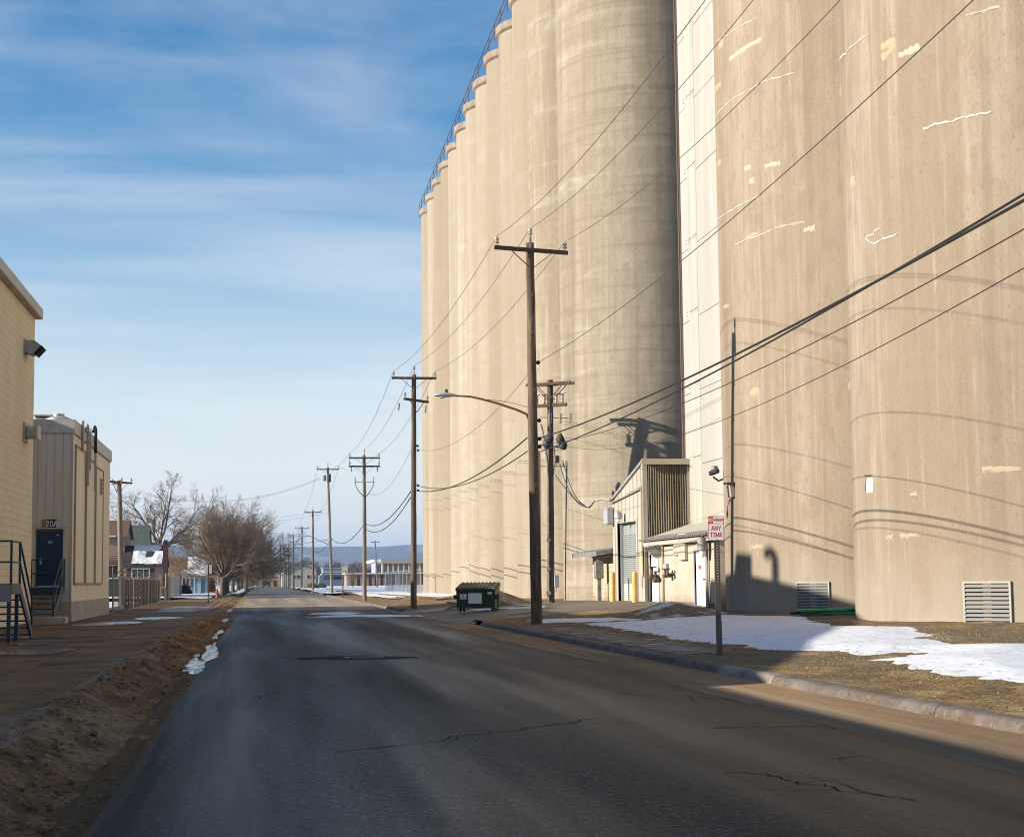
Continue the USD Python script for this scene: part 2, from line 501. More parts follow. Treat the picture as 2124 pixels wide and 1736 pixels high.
VERGE = mat("dead_grass_verge", (0.215, 0.135, 0.064), [
    ((0.11, 0.07, 0.036), 0.8, (1, 0.5, 1), (0.42, 0.6), 0.8),
    ((0.42, 0.275, 0.115), 1.6, (1, 0.5, 1), (0.5, 0.66), 0.8),
    ((0.145, 0.105, 0.072), 0.38, (1, 0.6, 1), (0.47, 0.56), 0.85),
    ((0.26, 0.205, 0.15), 0.7, (1.2, 0.35, 1), (0.56, 0.68), 0.75),
    ((0.05, 0.035, 0.022), 11, U, (0.53, 0.66), 0.85),
    ((0.52, 0.38, 0.20), 19, U, (0.54, 0.66), 0.75)], rough=0.95, spec=0.1, bump=(16, (1, 0.6, 1), 0.8, 0.04), bump2=(70, U, 0.5, 0.012))
DRIVE = mat("gravel_driveway", (0.175, 0.13, 0.088), [
    ((0.10, 0.078, 0.058), 0.6, (0.25, 1.2, 1), (0.42, 0.6), 0.85),
    ((0.25, 0.195, 0.135), 0.8, (0.3, 1.5, 1), (0.52, 0.66), 0.7),
    ((0.34, 0.31, 0.29), 0.9, (0.25, 1.6, 1), (0.62, 0.70), 0.7),
    ((0.05, 0.04, 0.035), 30, U, (0.58, 0.7), 0.6)], rough=0.9, bump=(25, U, 0.6, 0.02), bump2=(1.6, (0.3, 1.6, 1), 0.5, 0.06), rough_layer=(0.5, (0.3, 1, 1), (0.4, 0.6), 0.5, 0.95))
SNOW = mat("snow", (0.70, 0.70, 0.735), [((0.66, 0.63, 0.62), 1.2, (1, 0.5, 1), (0.45, 0.68), 0.55), ((0.42, 0.34, 0.27), 4, (1, 0.5, 1), (0.57, 0.70), 0.75), ((0.16, 0.11, 0.07), 9, (1, 0.5, 1), (0.62, 0.68), 0.9)],
           rough=0.75, bump=(5, (1, 0.6, 1), 0.35, 0.03), bump2=(55, U, 0.3, 0.008), spec=0.3)
ICE = mat("gutter_ice", (0.20, 0.215, 0.24), [((0.08, 0.085, 0.09), 3, (1, 0.4, 1), (0.42, 0.58), 0.85), ((0.62, 0.64, 0.68), 5, (1, 0.3, 1), (0.54, 0.64), 0.9)], rough=0.16, spec=0.7, bump=(10, (1, 0.5, 1), 0.2, 0.02))
SLUSH = mat("slush", (0.26, 0.25, 0.26), [((0.10, 0.09, 0.085), 0.8, (0.15, 1.6, 1), (0.42, 0.58), 0.9), ((0.5, 0.5, 0.53), 1.0, (0.12, 2.2, 1), (0.55, 0.68), 0.8)], rough=0.3, spec=0.6, bump=(6, (0.4, 1.5, 1), 0.25, 0.02))
THINSNOW = mat("thin_grey_snow", (0.34, 0.32, 0.33), [((0.16, 0.115, 0.08), 0.9, (1, 0.3, 1), (0.45, 0.58), 0.85), ((0.6, 0.58, 0.6), 1.4, (1, 0.3, 1), (0.54, 0.66), 0.7)], rough=0.7)
TAR = mat("tar", (0.014, 0.013, 0.012), [((0.028, 0.025, 0.022), 3, U, (0.45, 0.6), 0.7)], rough=0.85, spec=0.08, bump=(30, U, 0.4, 0.01))
EARTH = mat("earth", (0.15, 0.108, 0.068), [
    ((0.09, 0.068, 0.045), 0.12, U, (0.4, 0.6), 0.8),
    ((0.22, 0.165, 0.095), 0.3, U, (0.5, 0.66), 0.7),
    ((0.3, 0.25, 0.2), 1.5, U, (0.6, 0.7), 0.5)], rough=0.95, bump=(3, U, 0.6, 0.08))
HILL = mat("wooded_hill", (0.07, 0.065, 0.062), [
    ((0.055, 0.055, 0.05), 0.012, (1, 1, 2), (0.42, 0.6), 0.9),
    ((0.17, 0.14, 0.12), 0.03, (1, 1, 2), (0.5, 0.65), 0.8),
    ((0.62, 0.60, 0.60), 0.006, (1, 0.6, 3), (0.60, 0.68), 0.7),
    ((0.04, 0.045, 0.04), 0.08, U, (0.5, 0.65), 0.7)], rough=1.0, bump=(0.06, U, 1.0, 12))

# ================================================================== ground to the horizon
gx = np.array([-9000, -3000, -800, -200, -60, -30, -12, 0, 30, 60, 200, 800, 3000, 9000.0])
gy = np.array([-300, -60, 0, 60, 130, 250, 400, 700, 1500, 3000, 6000, 12000.0])
X, Y = np.meshgrid(gx, gy, indexing="ij")
struct("ground", MB().grid(X, Y, np.full(X.shape, -0.12)), EARTH)

# road: near and far lengths of asphalt
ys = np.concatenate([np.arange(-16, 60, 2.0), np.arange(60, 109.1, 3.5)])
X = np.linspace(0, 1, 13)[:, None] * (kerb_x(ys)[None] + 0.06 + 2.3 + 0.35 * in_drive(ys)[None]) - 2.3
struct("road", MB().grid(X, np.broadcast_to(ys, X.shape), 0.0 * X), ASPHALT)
ys = np.concatenate([np.arange(109, 200, 8.0), np.arange(200, 900, 40.0)])
X = np.linspace(0, 1, 7)[:, None] * (kerb_x(ys)[None] + 0.06 + 2.3) - 2.3 - np.maximum(ys - 180, 0)[None] * 0.003
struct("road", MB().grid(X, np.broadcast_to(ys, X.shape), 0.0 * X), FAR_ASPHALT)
# sandy gutter strip along the right kerb
ys = np.arange(3, 62, 0.5)
t = np.linspace(0, 1, 7)[:, None]
wid = 1.25 + 0.5 * (fbm2(ys, ys * 0, 0.25, 3) - 0.5)[None] + 0.35 * sstep(30, 8, ys)[None]
X = kerb_x(ys)[None] - wid * (1 - t)
Z = 0.004 + 0.012 * t * fbm2(X, np.broadcast_to(ys, X.shape), 1.2, 5) + 0.02 * t ** 3
Z[0] = -0.004
struct("gutter_sand", MB().grid(X, np.broadcast_to(ys, X.shape), Z), GUTTER_SAND, smooth=True)
# mud and tyre grit along the left edge of the asphalt
MUD = mat("gutter_mud", (0.17, 0.095, 0.045), [((0.08, 0.047, 0.025), 1.2, (2.0, 0.12, 1), (0.42, 0.58), 0.85), ((0.15, 0.10, 0.062), 1.6, (3.0, 0.08, 1), (0.52, 0.66), 0.8), ((0.02, 0.015, 0.012), 14, U, (0.54, 0.66), 0.8), ((0.26, 0.2, 0.15), 24, U, (0.58, 0.68), 0.7)], rough=0.95, spec=0.05, bump=(3, (3, 0.15, 1), 0.7, 0.03), bump2=(24, U, 0.6, 0.015))
ys = np.arange(4, 74, 0.35)
t = np.linspace(0, 1, 9)[:, None]
wid = 0.42 + 0.16 * (fbm2(ys, ys * 0, 0.2, 43, 3) - 0.5)[None] - 0.12 * sstep(25, 60, ys)[None]
X = -1.75 + (0.22 + wid) * t
Z = 0.004 + 0.022 * (1 - t) * fbm2(X, np.broadcast_to(ys, X.shape), 1.6, 45) + 0.012 * np.maximum(0, np.sin((X + 1.4) * 22)) * (t > 0.3) * (t < 0.9)
Z[-1] = -0.004
struct("gutter_mud", MB().grid(X, np.broadcast_to(ys, X.shape), Z), MUD, smooth=True)

# tar-filled cracks and the manhole in the road
def strip(pts, w, z, mb=None):
    pts = np.asarray(pts, float)
    t = np.gradient(pts, axis=0); t /= np.linalg.norm(t, axis=1, keepdims=True)
    nrm = np.stack([-t[:, 1], t[:, 0]], 1)
    w = np.asarray(w, float) * np.ones(len(pts))
    a, b = pts + nrm * w[:, None] / 2, pts - nrm * w[:, None] / 2
    mb = mb or MB()
    v = np.vstack([np.c_[a, np.full(len(a), z)], np.c_[b, np.full(len(b), z)]])
    k = len(a)
    f = np.array([[i, i + 1, i + 1 + k, i + k] for i in range(k - 1)])
    return mb.add(v, f[:, ::-1])


def wander(p0, p1, n, amp, seed):
    r = np.random.RandomState(seed)
    t = np.linspace(0, 1, n)[:, None]
    p0, p1 = np.asarray(p0, float), np.asarray(p1, float)
    d = (p1 - p0) / np.linalg.norm(p1 - p0)
    off = np.cumsum(r.randn(n)) * amp
    off -= np.linspace(off[0], off[-1], n)
    return p0 + (p1 - p0) * t + np.array([-d[1], d[0]]) * off[:, None]


cr = MB()
for (a, b, c, d, w) in [(1480, 1510, 1600, 1508, .05), (1600, 1508, 1740, 1513, .03), (1280, 1395, 1380, 1385, .03), (1020, 1342, 1130, 1339, .03), (250, 1365, 560, 1362, .05), (560, 1362, 690, 1366, .06), (860, 1366, 1010, 1338, .025), (900, 1343, 1060, 1343, .05), (1740, 1575, 1810, 1568, .02), (1560, 1460, 1640, 1466, .03)]:
    p, q = on_z(a, b, 0), on_z(c, d, 0)
    strip(wander(p[:2], q[:2], 12, 0.05, int(a)), np.linspace(w, w * 0.3, 12), 0.005, cr)
for (a, b, c, d, sd_) in [(700, 1560, 1240, 1490, 3), (1500, 1600, 1900, 1660, 5), (1220, 1440, 1520, 1450, 13), (520, 1450, 700, 1420, 17)]:
    p, q = on_z(a, b, 0)[:2], on_z(c, d, 0)[:2]
    w_ = wander(p, q, 34, 0.05, sd_)
    strip(w_, 0.012 + 0.014 * np.random.RandomState(sd_).rand(34), 0.005, cr)
    for k_ in (7, 14, 22, 28):
        a_ = sd_ + k_ * 1.9
        strip(wander(w_[k_], w_[k_] + np.array([cos(a_), sin(a_)]) * (0.5 + 0.04 * k_), 9, 0.03, k_), np.linspace(0.014, 0.004, 9), 0.0052, cr)
solo("road_crack", cr, TAR, kind="stuff")
mh = on_z(754, 1363.5, 0)


def blob(c, rx, ry, z, seed, n=40, amp=0.35, dz=0.0, tail=None):
    """a flat irregular patch"""
    a = np.arange(n) / n * 2 * PI
    r = 1 + amp * 2 * (meshkit.fbm(np.stack([np.cos(a) * 1.7, np.sin(a) * 1.7, np.full(n, seed * 1.37)], -1), 3) - 0.5)
    v = np.c_[c[0] + rx * r * np.cos(a), c[1] + ry * r * np.sin(a), np.full(n, z - dz)]
    v = np.vstack([v, [[c[0], c[1], z]]])
    return MB().add(v, np.array([[i, (i + 1) % n, n] for i in range(n)]))


struct("tar_patch", blob((mh[0] - 0.25, mh[1] - 0.1), 1.25, 0.85, 0.004, 9, amp=0.9), TAR)
IRON = mat("cast_iron", (0.10, 0.085, 0.07), [((0.2, 0.15, 0.11), 18, U, (0.5, 0.66), 0.7)], rough=0.5, metallic=0.6, bump=(60, U, 0.6, 0.01))
mht = thing("manhole_cover", "round iron manhole cover set in a dark tar patch in the road", "manhole cover", (mh[0], mh[1], 0))
part(mht, "frame", MB().lathe([(0.33, 0.005), (0.33, 0.012), (0.43, 0.012), (0.43, 0.002)], (mh[0], mh[1], 0), 28), IRON)
lid = MB().lathe([(0.0, 0.010), (0.32, 0.010), (0.32, 0.002)], (mh[0], mh[1], 0), 28)
for i in range(-4, 5):
    h = math.sqrt(max(0.29 ** 2 - (i * 0.066) ** 2, 0))
    lid.box(mh[0] - h, mh[1] + i * 0.066 - 0.012, 0.010, mh[0] + h, mh[1] + i * 0.066 + 0.012, 0.017)
part(mht, "lid", lid, IRON)

# ================================================================== left pavement: slabs with open joints
pv = MB()
ys = np.array([-16.0, 84.0, 150.0, 420.0])
X = np.array([-9.2, -2.45])[:, None] * np.ones(4) - np.array([0, 0, 0, 0.8])
pv.grid(X, np.broadcast_to(ys, X.shape), np.full(X.shape, 0.155))
pave_path = struct("pavement", pv, mat("joint_dirt", (0.05, 0.038, 0.028), [((0.11, 0.085, 0.06), 0.5, U, (0.4, 0.6), 0.8)], rough=0.95))
walk_vars = [WALK, mat("pavement_concrete_dark", (0.165, 0.094, 0.043), [((0.11, 0.065, 0.031), 0.45, U, (0.42, 0.6), 0.8), ((0.18, 0.14, 0.11), 2.1, U, (0.52, 0.68), 0.5), ((0.05, 0.04, 0.034), 3.0, (1, 0.35, 1), (0.6, 0.72), 0.6)], rough=0.85, spec=0.1, bump=(45, U, 0.35, 0.006), rough_layer=(0.5, U, (0.4, 0.6), 0.55, 0.9)),
             mat("pavement_concrete_pale", (0.235, 0.135, 0.064), [((0.16, 0.095, 0.047), 0.45, U, (0.45, 0.6), 0.8), ((0.23, 0.18, 0.14), 2.1, U, (0.52, 0.68), 0.5)], rough=0.88, spec=0.1, bump=(45, U, 0.35, 0.006))]
k = 0
for (xa, xb) in ((-7.22, -5.55), (-5.53, -3.92), (-3.9, -2.86), (-2.84, -2.47)):
    y = 9.0 + (0.3 if xa < -5.6 else 0)
    while y < 84:
        L = 2.05 if y < 60 else 4.1
        m_ = walk_vars[rng.choice([0, 0, 1, 1, 2])] if xb > -3.95 or y < 40 else walk_vars[rng.choice([0, 1, 1])]
        dz = rng.uniform(-0.006, 0.006)
        part(pave_path, "slab", MB().box(xa, y, 0.12, xb, y + L - 0.025, 0.20 + dz, bev=0.012), m_)
        y += L
for (xa, xb) in ((-7.2, -3.9), (-3.88, -2.5)):
    y = 84.2
    while y < 150:
        part(pave_path, "slab", MB().box(xa, y, 0.12, xb, y + 5.9, 0.20 + rng.uniform(-.004, .004), bev=0.012), walk_vars[rng.choice([0, 2, 2])])
        y += 6.0
# wet patches on the pavement
for i, (px, py, rx, ry) in enumerate([(70, 1352, 0.75, 1.6), (95, 1322, 0.7, 1.0), (240, 1292, 0.9, 2.0), (190, 1296, 0.7, 1.6), (330, 1282, 0.9, 2.6), (60, 1336, 0.5, 0.8)]):
    p = on_z(px, py, 0.2)
    struct("wet_patch", blob((p[0], p[1]), rx, ry, 0.2105, i + 20, amp=0.4, dz=0.0006), WET_WALK)
# melting snow on the pavement beyond the buildings
p = on_z(380, 1263, 0.2)
struct("snow_patch", blob((p[0] + 0.3, p[1]), 1.4, 10, 0.235, 31, dz=0.03, amp=0.45), THINSNOW, smooth=True)

# ================================================================== ploughed bank of dirty snow between pavement and road
def bank(ya, yb, dy, dx):
    ys = np.arange(ya, yb, dy)
    xs = np.arange(-2.62, -0.60, dx)
    X, Y = np.meshgrid(xs, ys, indexing="ij")
    edge = -1.43 + 0.30 * (fbm2(Y, Y * 0, 0.22, 8) - 0.5) - 0.5 * sstep(60, 100, Y)
    t = (X + 2.55) / (edge + 2.55)
    prof = np.interp(np.clip(t, -0.1, 1.4), [-0.1, 0.0, 0.16, 0.34, 0.55, 0.8, 1.0, 1.4], [0.17, 0.2, 0.235, 0.235, 0.14, 0.045, 0.010, -0.03])
    n = fbm2(X, Y * 0.6, 2.2, 11, 5) - 0.5
    n2 = np.abs(fbm2(X, Y, 6.5, 12, 3) - 0.5)
    big = np.maximum(fbm2(X, Y, 0.9, 14, 3) - 0.52, 0) * 1.2
    amp = np.interp(t, [-0.1, 0.05, 0.3, 0.7, 1.0, 1.4], [0.0, 0.35, 1.0, 0.7, 0.25, 0.0]) * (1 - 0.5 * sstep(40, 80, Y))
    return X, Y, prof * (1 - 0.35 * sstep(55, 80, Y)) + amp * (0.22 * n + 0.20 * n2 + big * 0.7 * sstep(30, 8, Y))


bk = MB()
bk.grid(*bank(3.0, 30.01, 0.045, 0.035))
bk.grid(*bank(30.0, 75.05, 0.13, 0.05))
bk.grid(*bank(75.0, 150.0, 0.6, 0.1))
solo("snow_bank", bk, BANK, "long ploughed bank of dirty brown snow between the pavement and the road", "snow bank", smooth=True)
# clods along the bank
cl = MB()
r_ = np.random.RandomState(3)
for i in range(420):
    y = 5 + 60 * r_.rand() ** 1.8
    x = -2.45 + 1.25 * r_.rand()
    s = 0.012 + 0.035 * r_.rand() ** 2.5
    t = trimesh.creation.icosphere(subdivisions=1)
    v = np.array(t.vertices) * (0.7 + 0.6 * r_.rand(len(t.vertices), 1)) * s * np.array([1, 1, 0.7])
    zz = np.interp((x + 2.55) / 1.25, [0, 0.16, 0.34, 0.55, 0.8, 1.0], [0.2, 0.255, 0.275, 0.17, 0.055, 0.012])
    cl.add(v + [x, y, zz + s * 0.2], np.array(t.faces))
solo("dirt_clods", cl, BANK, kind="stuff")
# ice in the left gutter
ri = np.random.RandomState(4)
shards = [(398 + 10 * ri.rand() - 12 * q, 1396 - 34 * ri.rand() + 10 * q, 0.05 + 0.11 * ri.rand(), 0.5 + 1.1 * ri.rand()) for q in ri.randn(12) * 0.4] + [(436 + 14 * (ri.rand() - 0.5), 1352 + 22 * (ri.rand() - 0.5), 0.05 + 0.10 * ri.rand(), 0.8 + 2.2 * ri.rand()) for _ in range(11)] + [(462, 1288, 0.2, 4.0), (474, 1266, 0.25, 6.0), (452, 1312, 0.15, 3.0), (446, 1322, 0.1, 2.0)]
for i, (px, py, rx, ry) in enumerate(shards):
    p = on_z(px, py, 0)
    struct("gutter_ice", blob((p[0], p[1]), rx, ry, 0.034, i + 40, 90, 1.0, dz=0.022), (ICE, ICE, SLUSH)[i % 3])
# wet track of slush out of the driveway
for i, (px, py, rx, ry) in enumerate([(760, 1277, 2.6, 2.0), (690, 1272, 1.3, 3.0), (825, 1278, 1.5, 1.4)]):
    p = on_z(px, py, 0)
    struct("slush", blob((p[0], p[1]), rx, ry, 0.004 + 0.003 * i, i + 50, 60, 0.8), SLUSH)

# ================================================================== right kerb, laid in lengths
kerb_path = struct("kerb", MB().box(7.5, 0, -0.2, 7.6, 60, -0.05), KERB)
prof = [(-0.17, -0.06), (-0.165, 0.02), (-0.13, 0.115), (-0.085, 0.148), (0.02, 0.15), (0.13, 0.145), (0.15, -0.06)]


def kerb_piece(ya, yb, drop=0.0, m=KERB):
    mb = MB()
    rows = []
    for y in np.linspace(ya, yb, 12):
        sink = drop * (1 if drop > 0 and y == yb else 0)
        x0 = float(kerb_x(y)) + 0.12 + (0.9 * sstep(58, 62, y) if y < 64 else 0)
        chip = 0.03 * max(0.0, float(meshkit.fbm(np.array([[y * 1.7, 0.3, 4.0]]), 3)[0]) - 0.52) * 4
        rows.append([[x0 + a + 0.006 * rng.uniform(-1, 1) + (chip if 0.1 < b < 0.149 and a < 0 else 0), y, (b * (1 - sink) + 0.005 * rng.uniform(-1, 1) - (chip * 0.6 if 0.1 < b < 0.149 and a < 0 else 0)) if b > 0 else b] for a, b in prof])
    rows = np.array(rows)
    k_, n_ = rows.shape[:2]
    v = rows.reshape(-1, 3)
    q = [[i * n_ + j, i * n_ + (j + 1) % n_, (i + 1) * n_ + (j + 1) % n_, (i + 1) * n_ + j] for i in range(k_ - 1) for j in range(n_)]
    mb.add(v, np.array(q)[:, ::-1])
    for base, flip in ((0, False), ((k_ - 1) * n_, True)):
        tri = np.array([[base, base + j, base + j + 1] for j in range(1, n_ - 1)])
        mb.add(v, tri if flip else tri[:, ::-1])
    part(kerb_path, "kerb_stone", mb, m, smooth=35)


KERB2 = mat("kerb_concrete_pale", (0.25, 0.205, 0.17), [((0.15, 0.122, 0.105), 1.3, U, (0.45, 0.6), 0.8), ((0.09, 0.115, 0.1), 60, U, (0.6, 0.7), 0.5)], rough=0.9, bump=(40, U, 0.5, 0.008))
y = 6.0
while y < 61.5:
    L = 3.05 if y < 40 else 4.5
    kerb_piece(y, min(y + L - 0.018, 62), 0.8 if y + L >= 61.5 else 0.0, KERB2 if abs(y - 24) < 2.5 else KERB)
    y += L
y = 88.0
while y < 240:
    kerb_piece(y, y + 6.0)
    y += 6.05

# ================================================================== right verge, driveway and yard
def verge(ya, yb, dy, xs, amp=0.022, dz=0.0):
    ys = np.arange(ya, yb + dy * 0.5, dy)
    T, Y = np.meshgrid(xs, ys, indexing="ij")
    X = kerb_x(Y) + 0.26 + T
    n = fbm2(X, Y, 1.1, 21, 5) - 0.5
    n2 = fbm2(X, Y, 4.5, 22, 3) - 0.5
    return X, Y, gz(X, Y) + amp * (n * 2.2 + n2) * np.minimum(1, T / 0.25 + 0.1) + dz


xs_n = np.concatenate([np.arange(0, 9.5, 0.11), [9.7, 10.5, 12, 16, 24, 40]])
xs_f = np.concatenate([np.arange(0, 10, 0.4), [12, 16, 24, 40]])
vg = MB()
vg.grid(*verge(-8, 6, 1.0, xs_f))
vg.grid(*verge(6, 62, 0.16, xs_n))
vg.grid(*verge(62, 140, 0.8, xs_f, 0.03))
vg.grid(*verge(140, 420, 10, xs_f, 0.02, -0.01))
struct("verge", vg, VERGE, smooth=True)
ys = np.arange(61.5, 88.6, 0.3)
xs = np.concatenate([np.arange(-0.45, 9.2, 0.25)])
T, Y = np.meshgrid(xs, ys, indexing="ij")
X = kerb_x(Y) + T
edge = np.minimum((Y - 62.5 - 0.5 * (fbm2(X, Y, 0.5, 33) - 0.5) * 4 - 0.02 * T), (87.5 - Y) + 0.3 * T)
Zd = np.where(T < 0.26, 0.006 + 0.1 * np.clip(T + .1, 0, 9) * 0, gz(X, Y)) + 0.02 + 0.03 * (fbm2(X * 0.3, Y, 0.9, 35) - 0.5) + np.minimum(edge * 0.08, 0.0)
struct("driveway", MB().grid(X, Y, np.where(T < 0.0, np.minimum(Zd, 0.005), Zd)), DRIVE, smooth=True)

# snow lying on the verge
SN = [(1444, 1522), (1566, 1518), (1620, 1510), (1700, 1508), (1787, 1502), (1941, 1506), (2000, 1529), (2206, 1531), (2252, 1550), (2194, 1558), (2264, 1564), (2297, 1576), (2400, 1573), (2560, 1573),
      (2560, 1664), (2355, 1643), (2245, 1624), (2161, 1610), (2260, 1600), (2320, 1592), (2200, 1590), (2133, 1595), (2020, 1588), (1926, 1582), (1805, 1572), (1674, 1556), (1566, 1538)]


def snow_field(poly_px, dx, dy, thick, seed, name="snow", rag=1.0, shift=0.0, m=None):
    pts = np.array([on_ground(*S(a, b), gz)[:2] for a, b in poly_px])
    pg = Polygon(pts).buffer(0)
    x0, y0, x1, y1 = pg.bounds
    X, Y = np.meshgrid(np.arange(x0 - 0.6, x1 + 0.6, dx), np.arange(y0 - 1.2, y1 + 1.2, dy), indexing="ij")
    P = shapely.points(X.ravel(), Y.ravel())
    sd = shapely.distance(P, pg.boundary)
    sd = np.where(shapely.contains(pg, P), sd, -sd).reshape(X.shape)
    sd = sd + shift + rag * (0.55 * (fbm2(X, Y * 0.5, 1.3, seed, 5) - 0.5) + 0.45 * (fbm2(X, Y * 0.5, 5, seed + 1, 3) - 0.5))
    h = thick * np.clip(sd / 0.8, -1.4, 1) - 0.5 * (X < kerb_x(Y) + 0.34) + 0.03 * (fbm2(X, Y, 0.9, seed + 3) - 0.5) * np.clip(sd, 0, 1) + 0.015
    struct(name, MB().grid(X, Y, gz(X, Y) + h), m or SNOW, smooth=True)


CRUST = mat("icy_crust", (0.17, 0.115, 0.07), [((0.10, 0.068, 0.042), 3, (0.5, 1, 1), (0.42, 0.58), 0.8), ((0.46, 0.41, 0.385), 2.6, (0.5, 1.4, 1), (0.50, 0.62), 0.85), ((0.04, 0.028, 0.02), 8, (0.6, 1, 1), (0.56, 0.66), 0.85), ((0.62, 0.58, 0.56), 8, (0.5, 1.3, 1), (0.60, 0.68), 0.8)], rough=0.8, spec=0.2, bump=(7, (0.6, 1, 1), 0.7, 0.04))
snow_field(SN, 0.07, 0.14, 0.055, 61)
snow_field([(1300, 1532), (1420, 1546), (1560, 1566), (1660, 1582), (1640, 1590), (1500, 1572), (1380, 1552)], 0.06, 0.12, 0.010, 75, rag=2.2, shift=-0.3, name="icy_crust", m=CRUST)
snow_field([(1340, 1512), (1500, 1509), (1560, 1511), (1480, 1516), (1360, 1517)], 0.08, 0.16, 0.02, 77)
snow_field([(1120, 1489), (1330, 1480), (1340, 1484), (1200, 1491)], 0.12, 0.25, 0.025, 78)


# far snow-covered yards
def far_snow(x0, x1, y0, y1, step, z, seed, cover=0.42, thick=0.16):
    X, Y = np.meshgrid(np.arange(x0, x1, step), np.arange(y0, y1, step * 2.5), indexing="ij")
    n = fbm2(X, Y * 0.35, 0.12, seed, 5)
    struct("snow", MB().grid(X, Y, z + thick * np.clip((n - cover) * 6, -1, 1)), SNOW, smooth=True)


far_snow(9.5, 90, 128, 420, 1.0, 0.30, 81, 0.40)
far_snow(-70, -4.0, 150, 560, 1.0, 0.17, 85, 0.42)
far_snow(-40, -8.3, 84, 140, 0.6, 0.05, 88, 0.5, 0.2)
far_snow(-3.95, -2.9, 190, 460, 0.25, 0.16, 91, 0.40, 0.2)
far_snow(-60, 60, 560, 760, 3.0, 0.1, 95, 0.45, 0.3)
far_snow(6.4, 9.3, 175, 420, 0.4, 0.27, 97, 0.42, 0.16)

# dead grass standing in the verge
def blades(n, seed, region, fn, hmin, hmax):
    r = np.random.RandomState(seed)
    x, y = region(r, n)
    d = 0.6 * fbm2(x, y, 0.45, seed, 4) + 0.4 * fbm2(x, y, 2.2, seed + 3, 3)
    keep = d > 0.5 + 0.05 * r.randn(len(x))
    x, y = x[keep], y[keep]
    n = len(x)
    z = fn(x, y)
    h = hmin + (hmax - hmin) * r.rand(n) ** 2
    a = r.rand(n) * 2 * PI
    lean = (0.4 + 1.2 * r.rand(n)) * h
    w = 0.006 + 0.006 * r.rand(n)
    dx, dy = np.cos(a), np.sin(a)
    v = np.stack([np.c_[x - dy * w, y + dx * w, z - 0.01], np.c_[x + dy * w, y - dx * w, z - 0.01], np.c_[x + dx * lean, y + dy * lean, z + h]], 1).reshape(-1, 3)
    return MB().add(v, np.arange(3 * n).reshape(-1, 3))


GRASS = mat("dead_grass", (0.38, 0.27, 0.13), [((0.15, 0.105, 0.055), 1.5, U, (0.4, 0.6), 0.8), ((0.38, 0.29, 0.16), 9, U, (0.5, 0.65), 0.8)], rough=0.9)
gb = blades(42000, 5, lambda r, n: (7.9 + 7.8 * r.rand(n), 7 + 56 * r.rand(n) ** 1.3), lambda x, y: gz(x, y), 0.008, 0.038)
solo("dead_grass", gb, GRASS, kind="stuff")
gb = blades(9000, 6, lambda r, n: (-3.6 + 2.3 * r.rand(n), 105 + 60 * r.rand(n)), lambda x, y: 0 * x + 0.18, 0.03, 0.14)
solo("dead_grass", gb, GRASS, kind="stuff")

# wooded bluffs on the horizon
xs = np.linspace(-4200, 5200, 260)
ysh = np.linspace(4200, 6400, 40)
X, Y = np.meshgrid(xs, ysh, indexing="ij")
u = np.clip((Y - 4200) / 900, 0, 1)
ridge = 112 + 26 * (fbm2(xs, xs * 0, 0.0011, 3, 3) - 0.5)[:, None] * 2 + 10 * (fbm2(xs, xs * 0, 0.006, 4, 4) - 0.5)[:, None] * 2
Zh = ridge * np.sin(np.clip(u + 0.25 * (fbm2(X, Y, 0.0022, 5, 4) - 0.5), 0, 1) * PI / 2) + 5 * fbm2(X, Y, 0.02, 6, 3) * u - 3
struct("hills", MB().grid(X, Y, Zh), HILL, smooth=True)

# frozen heap of ploughed earth and snow by the driveway
X, Y = np.meshgrid(np.linspace(-2.0, 2.6, 90), np.linspace(-4.2, 4.2, 90), indexing="ij")
hc = on_ground(1402, 1277, gz)
rr = np.sqrt((X / 1.7) ** 2 + (Y / 3.3) ** 2)
Zm = 0.42 * np.clip(1.1 - rr, -0.15, 1) + (0.22 * (fbm2(X, Y, 1.4, 51, 5) - 0.5) + 0.10 * (fbm2(X, Y, 5, 52, 3) - 0.5)) * np.clip(1.25 - rr, 0, 1)
HEAP = mat("frozen_earth", (0.20, 0.135, 0.08), [((0.10, 0.068, 0.042), 1.8, U, (0.42, 0.6), 0.85), ((0.62, 0.59, 0.59), 0.7, U, (0.52, 0.62), 0.9), ((0.04, 0.028, 0.02), 8, U, (0.56, 0.68), 0.8), ((0.55, 0.5, 0.46), 6, U, (0.58, 0.68), 0.8)], rough=0.95, bump=(9, U, 0.8, 0.05))
solo("earth_heap", MB().grid(X + hc[0], Y + hc[1] + 1.0, gz(X + hc[0], Y + hc[1] + 1.0) + Zm - 0.02), HEAP, "low heap of frozen earth and snow in front of the cream annex", "earth heap", smooth=True)
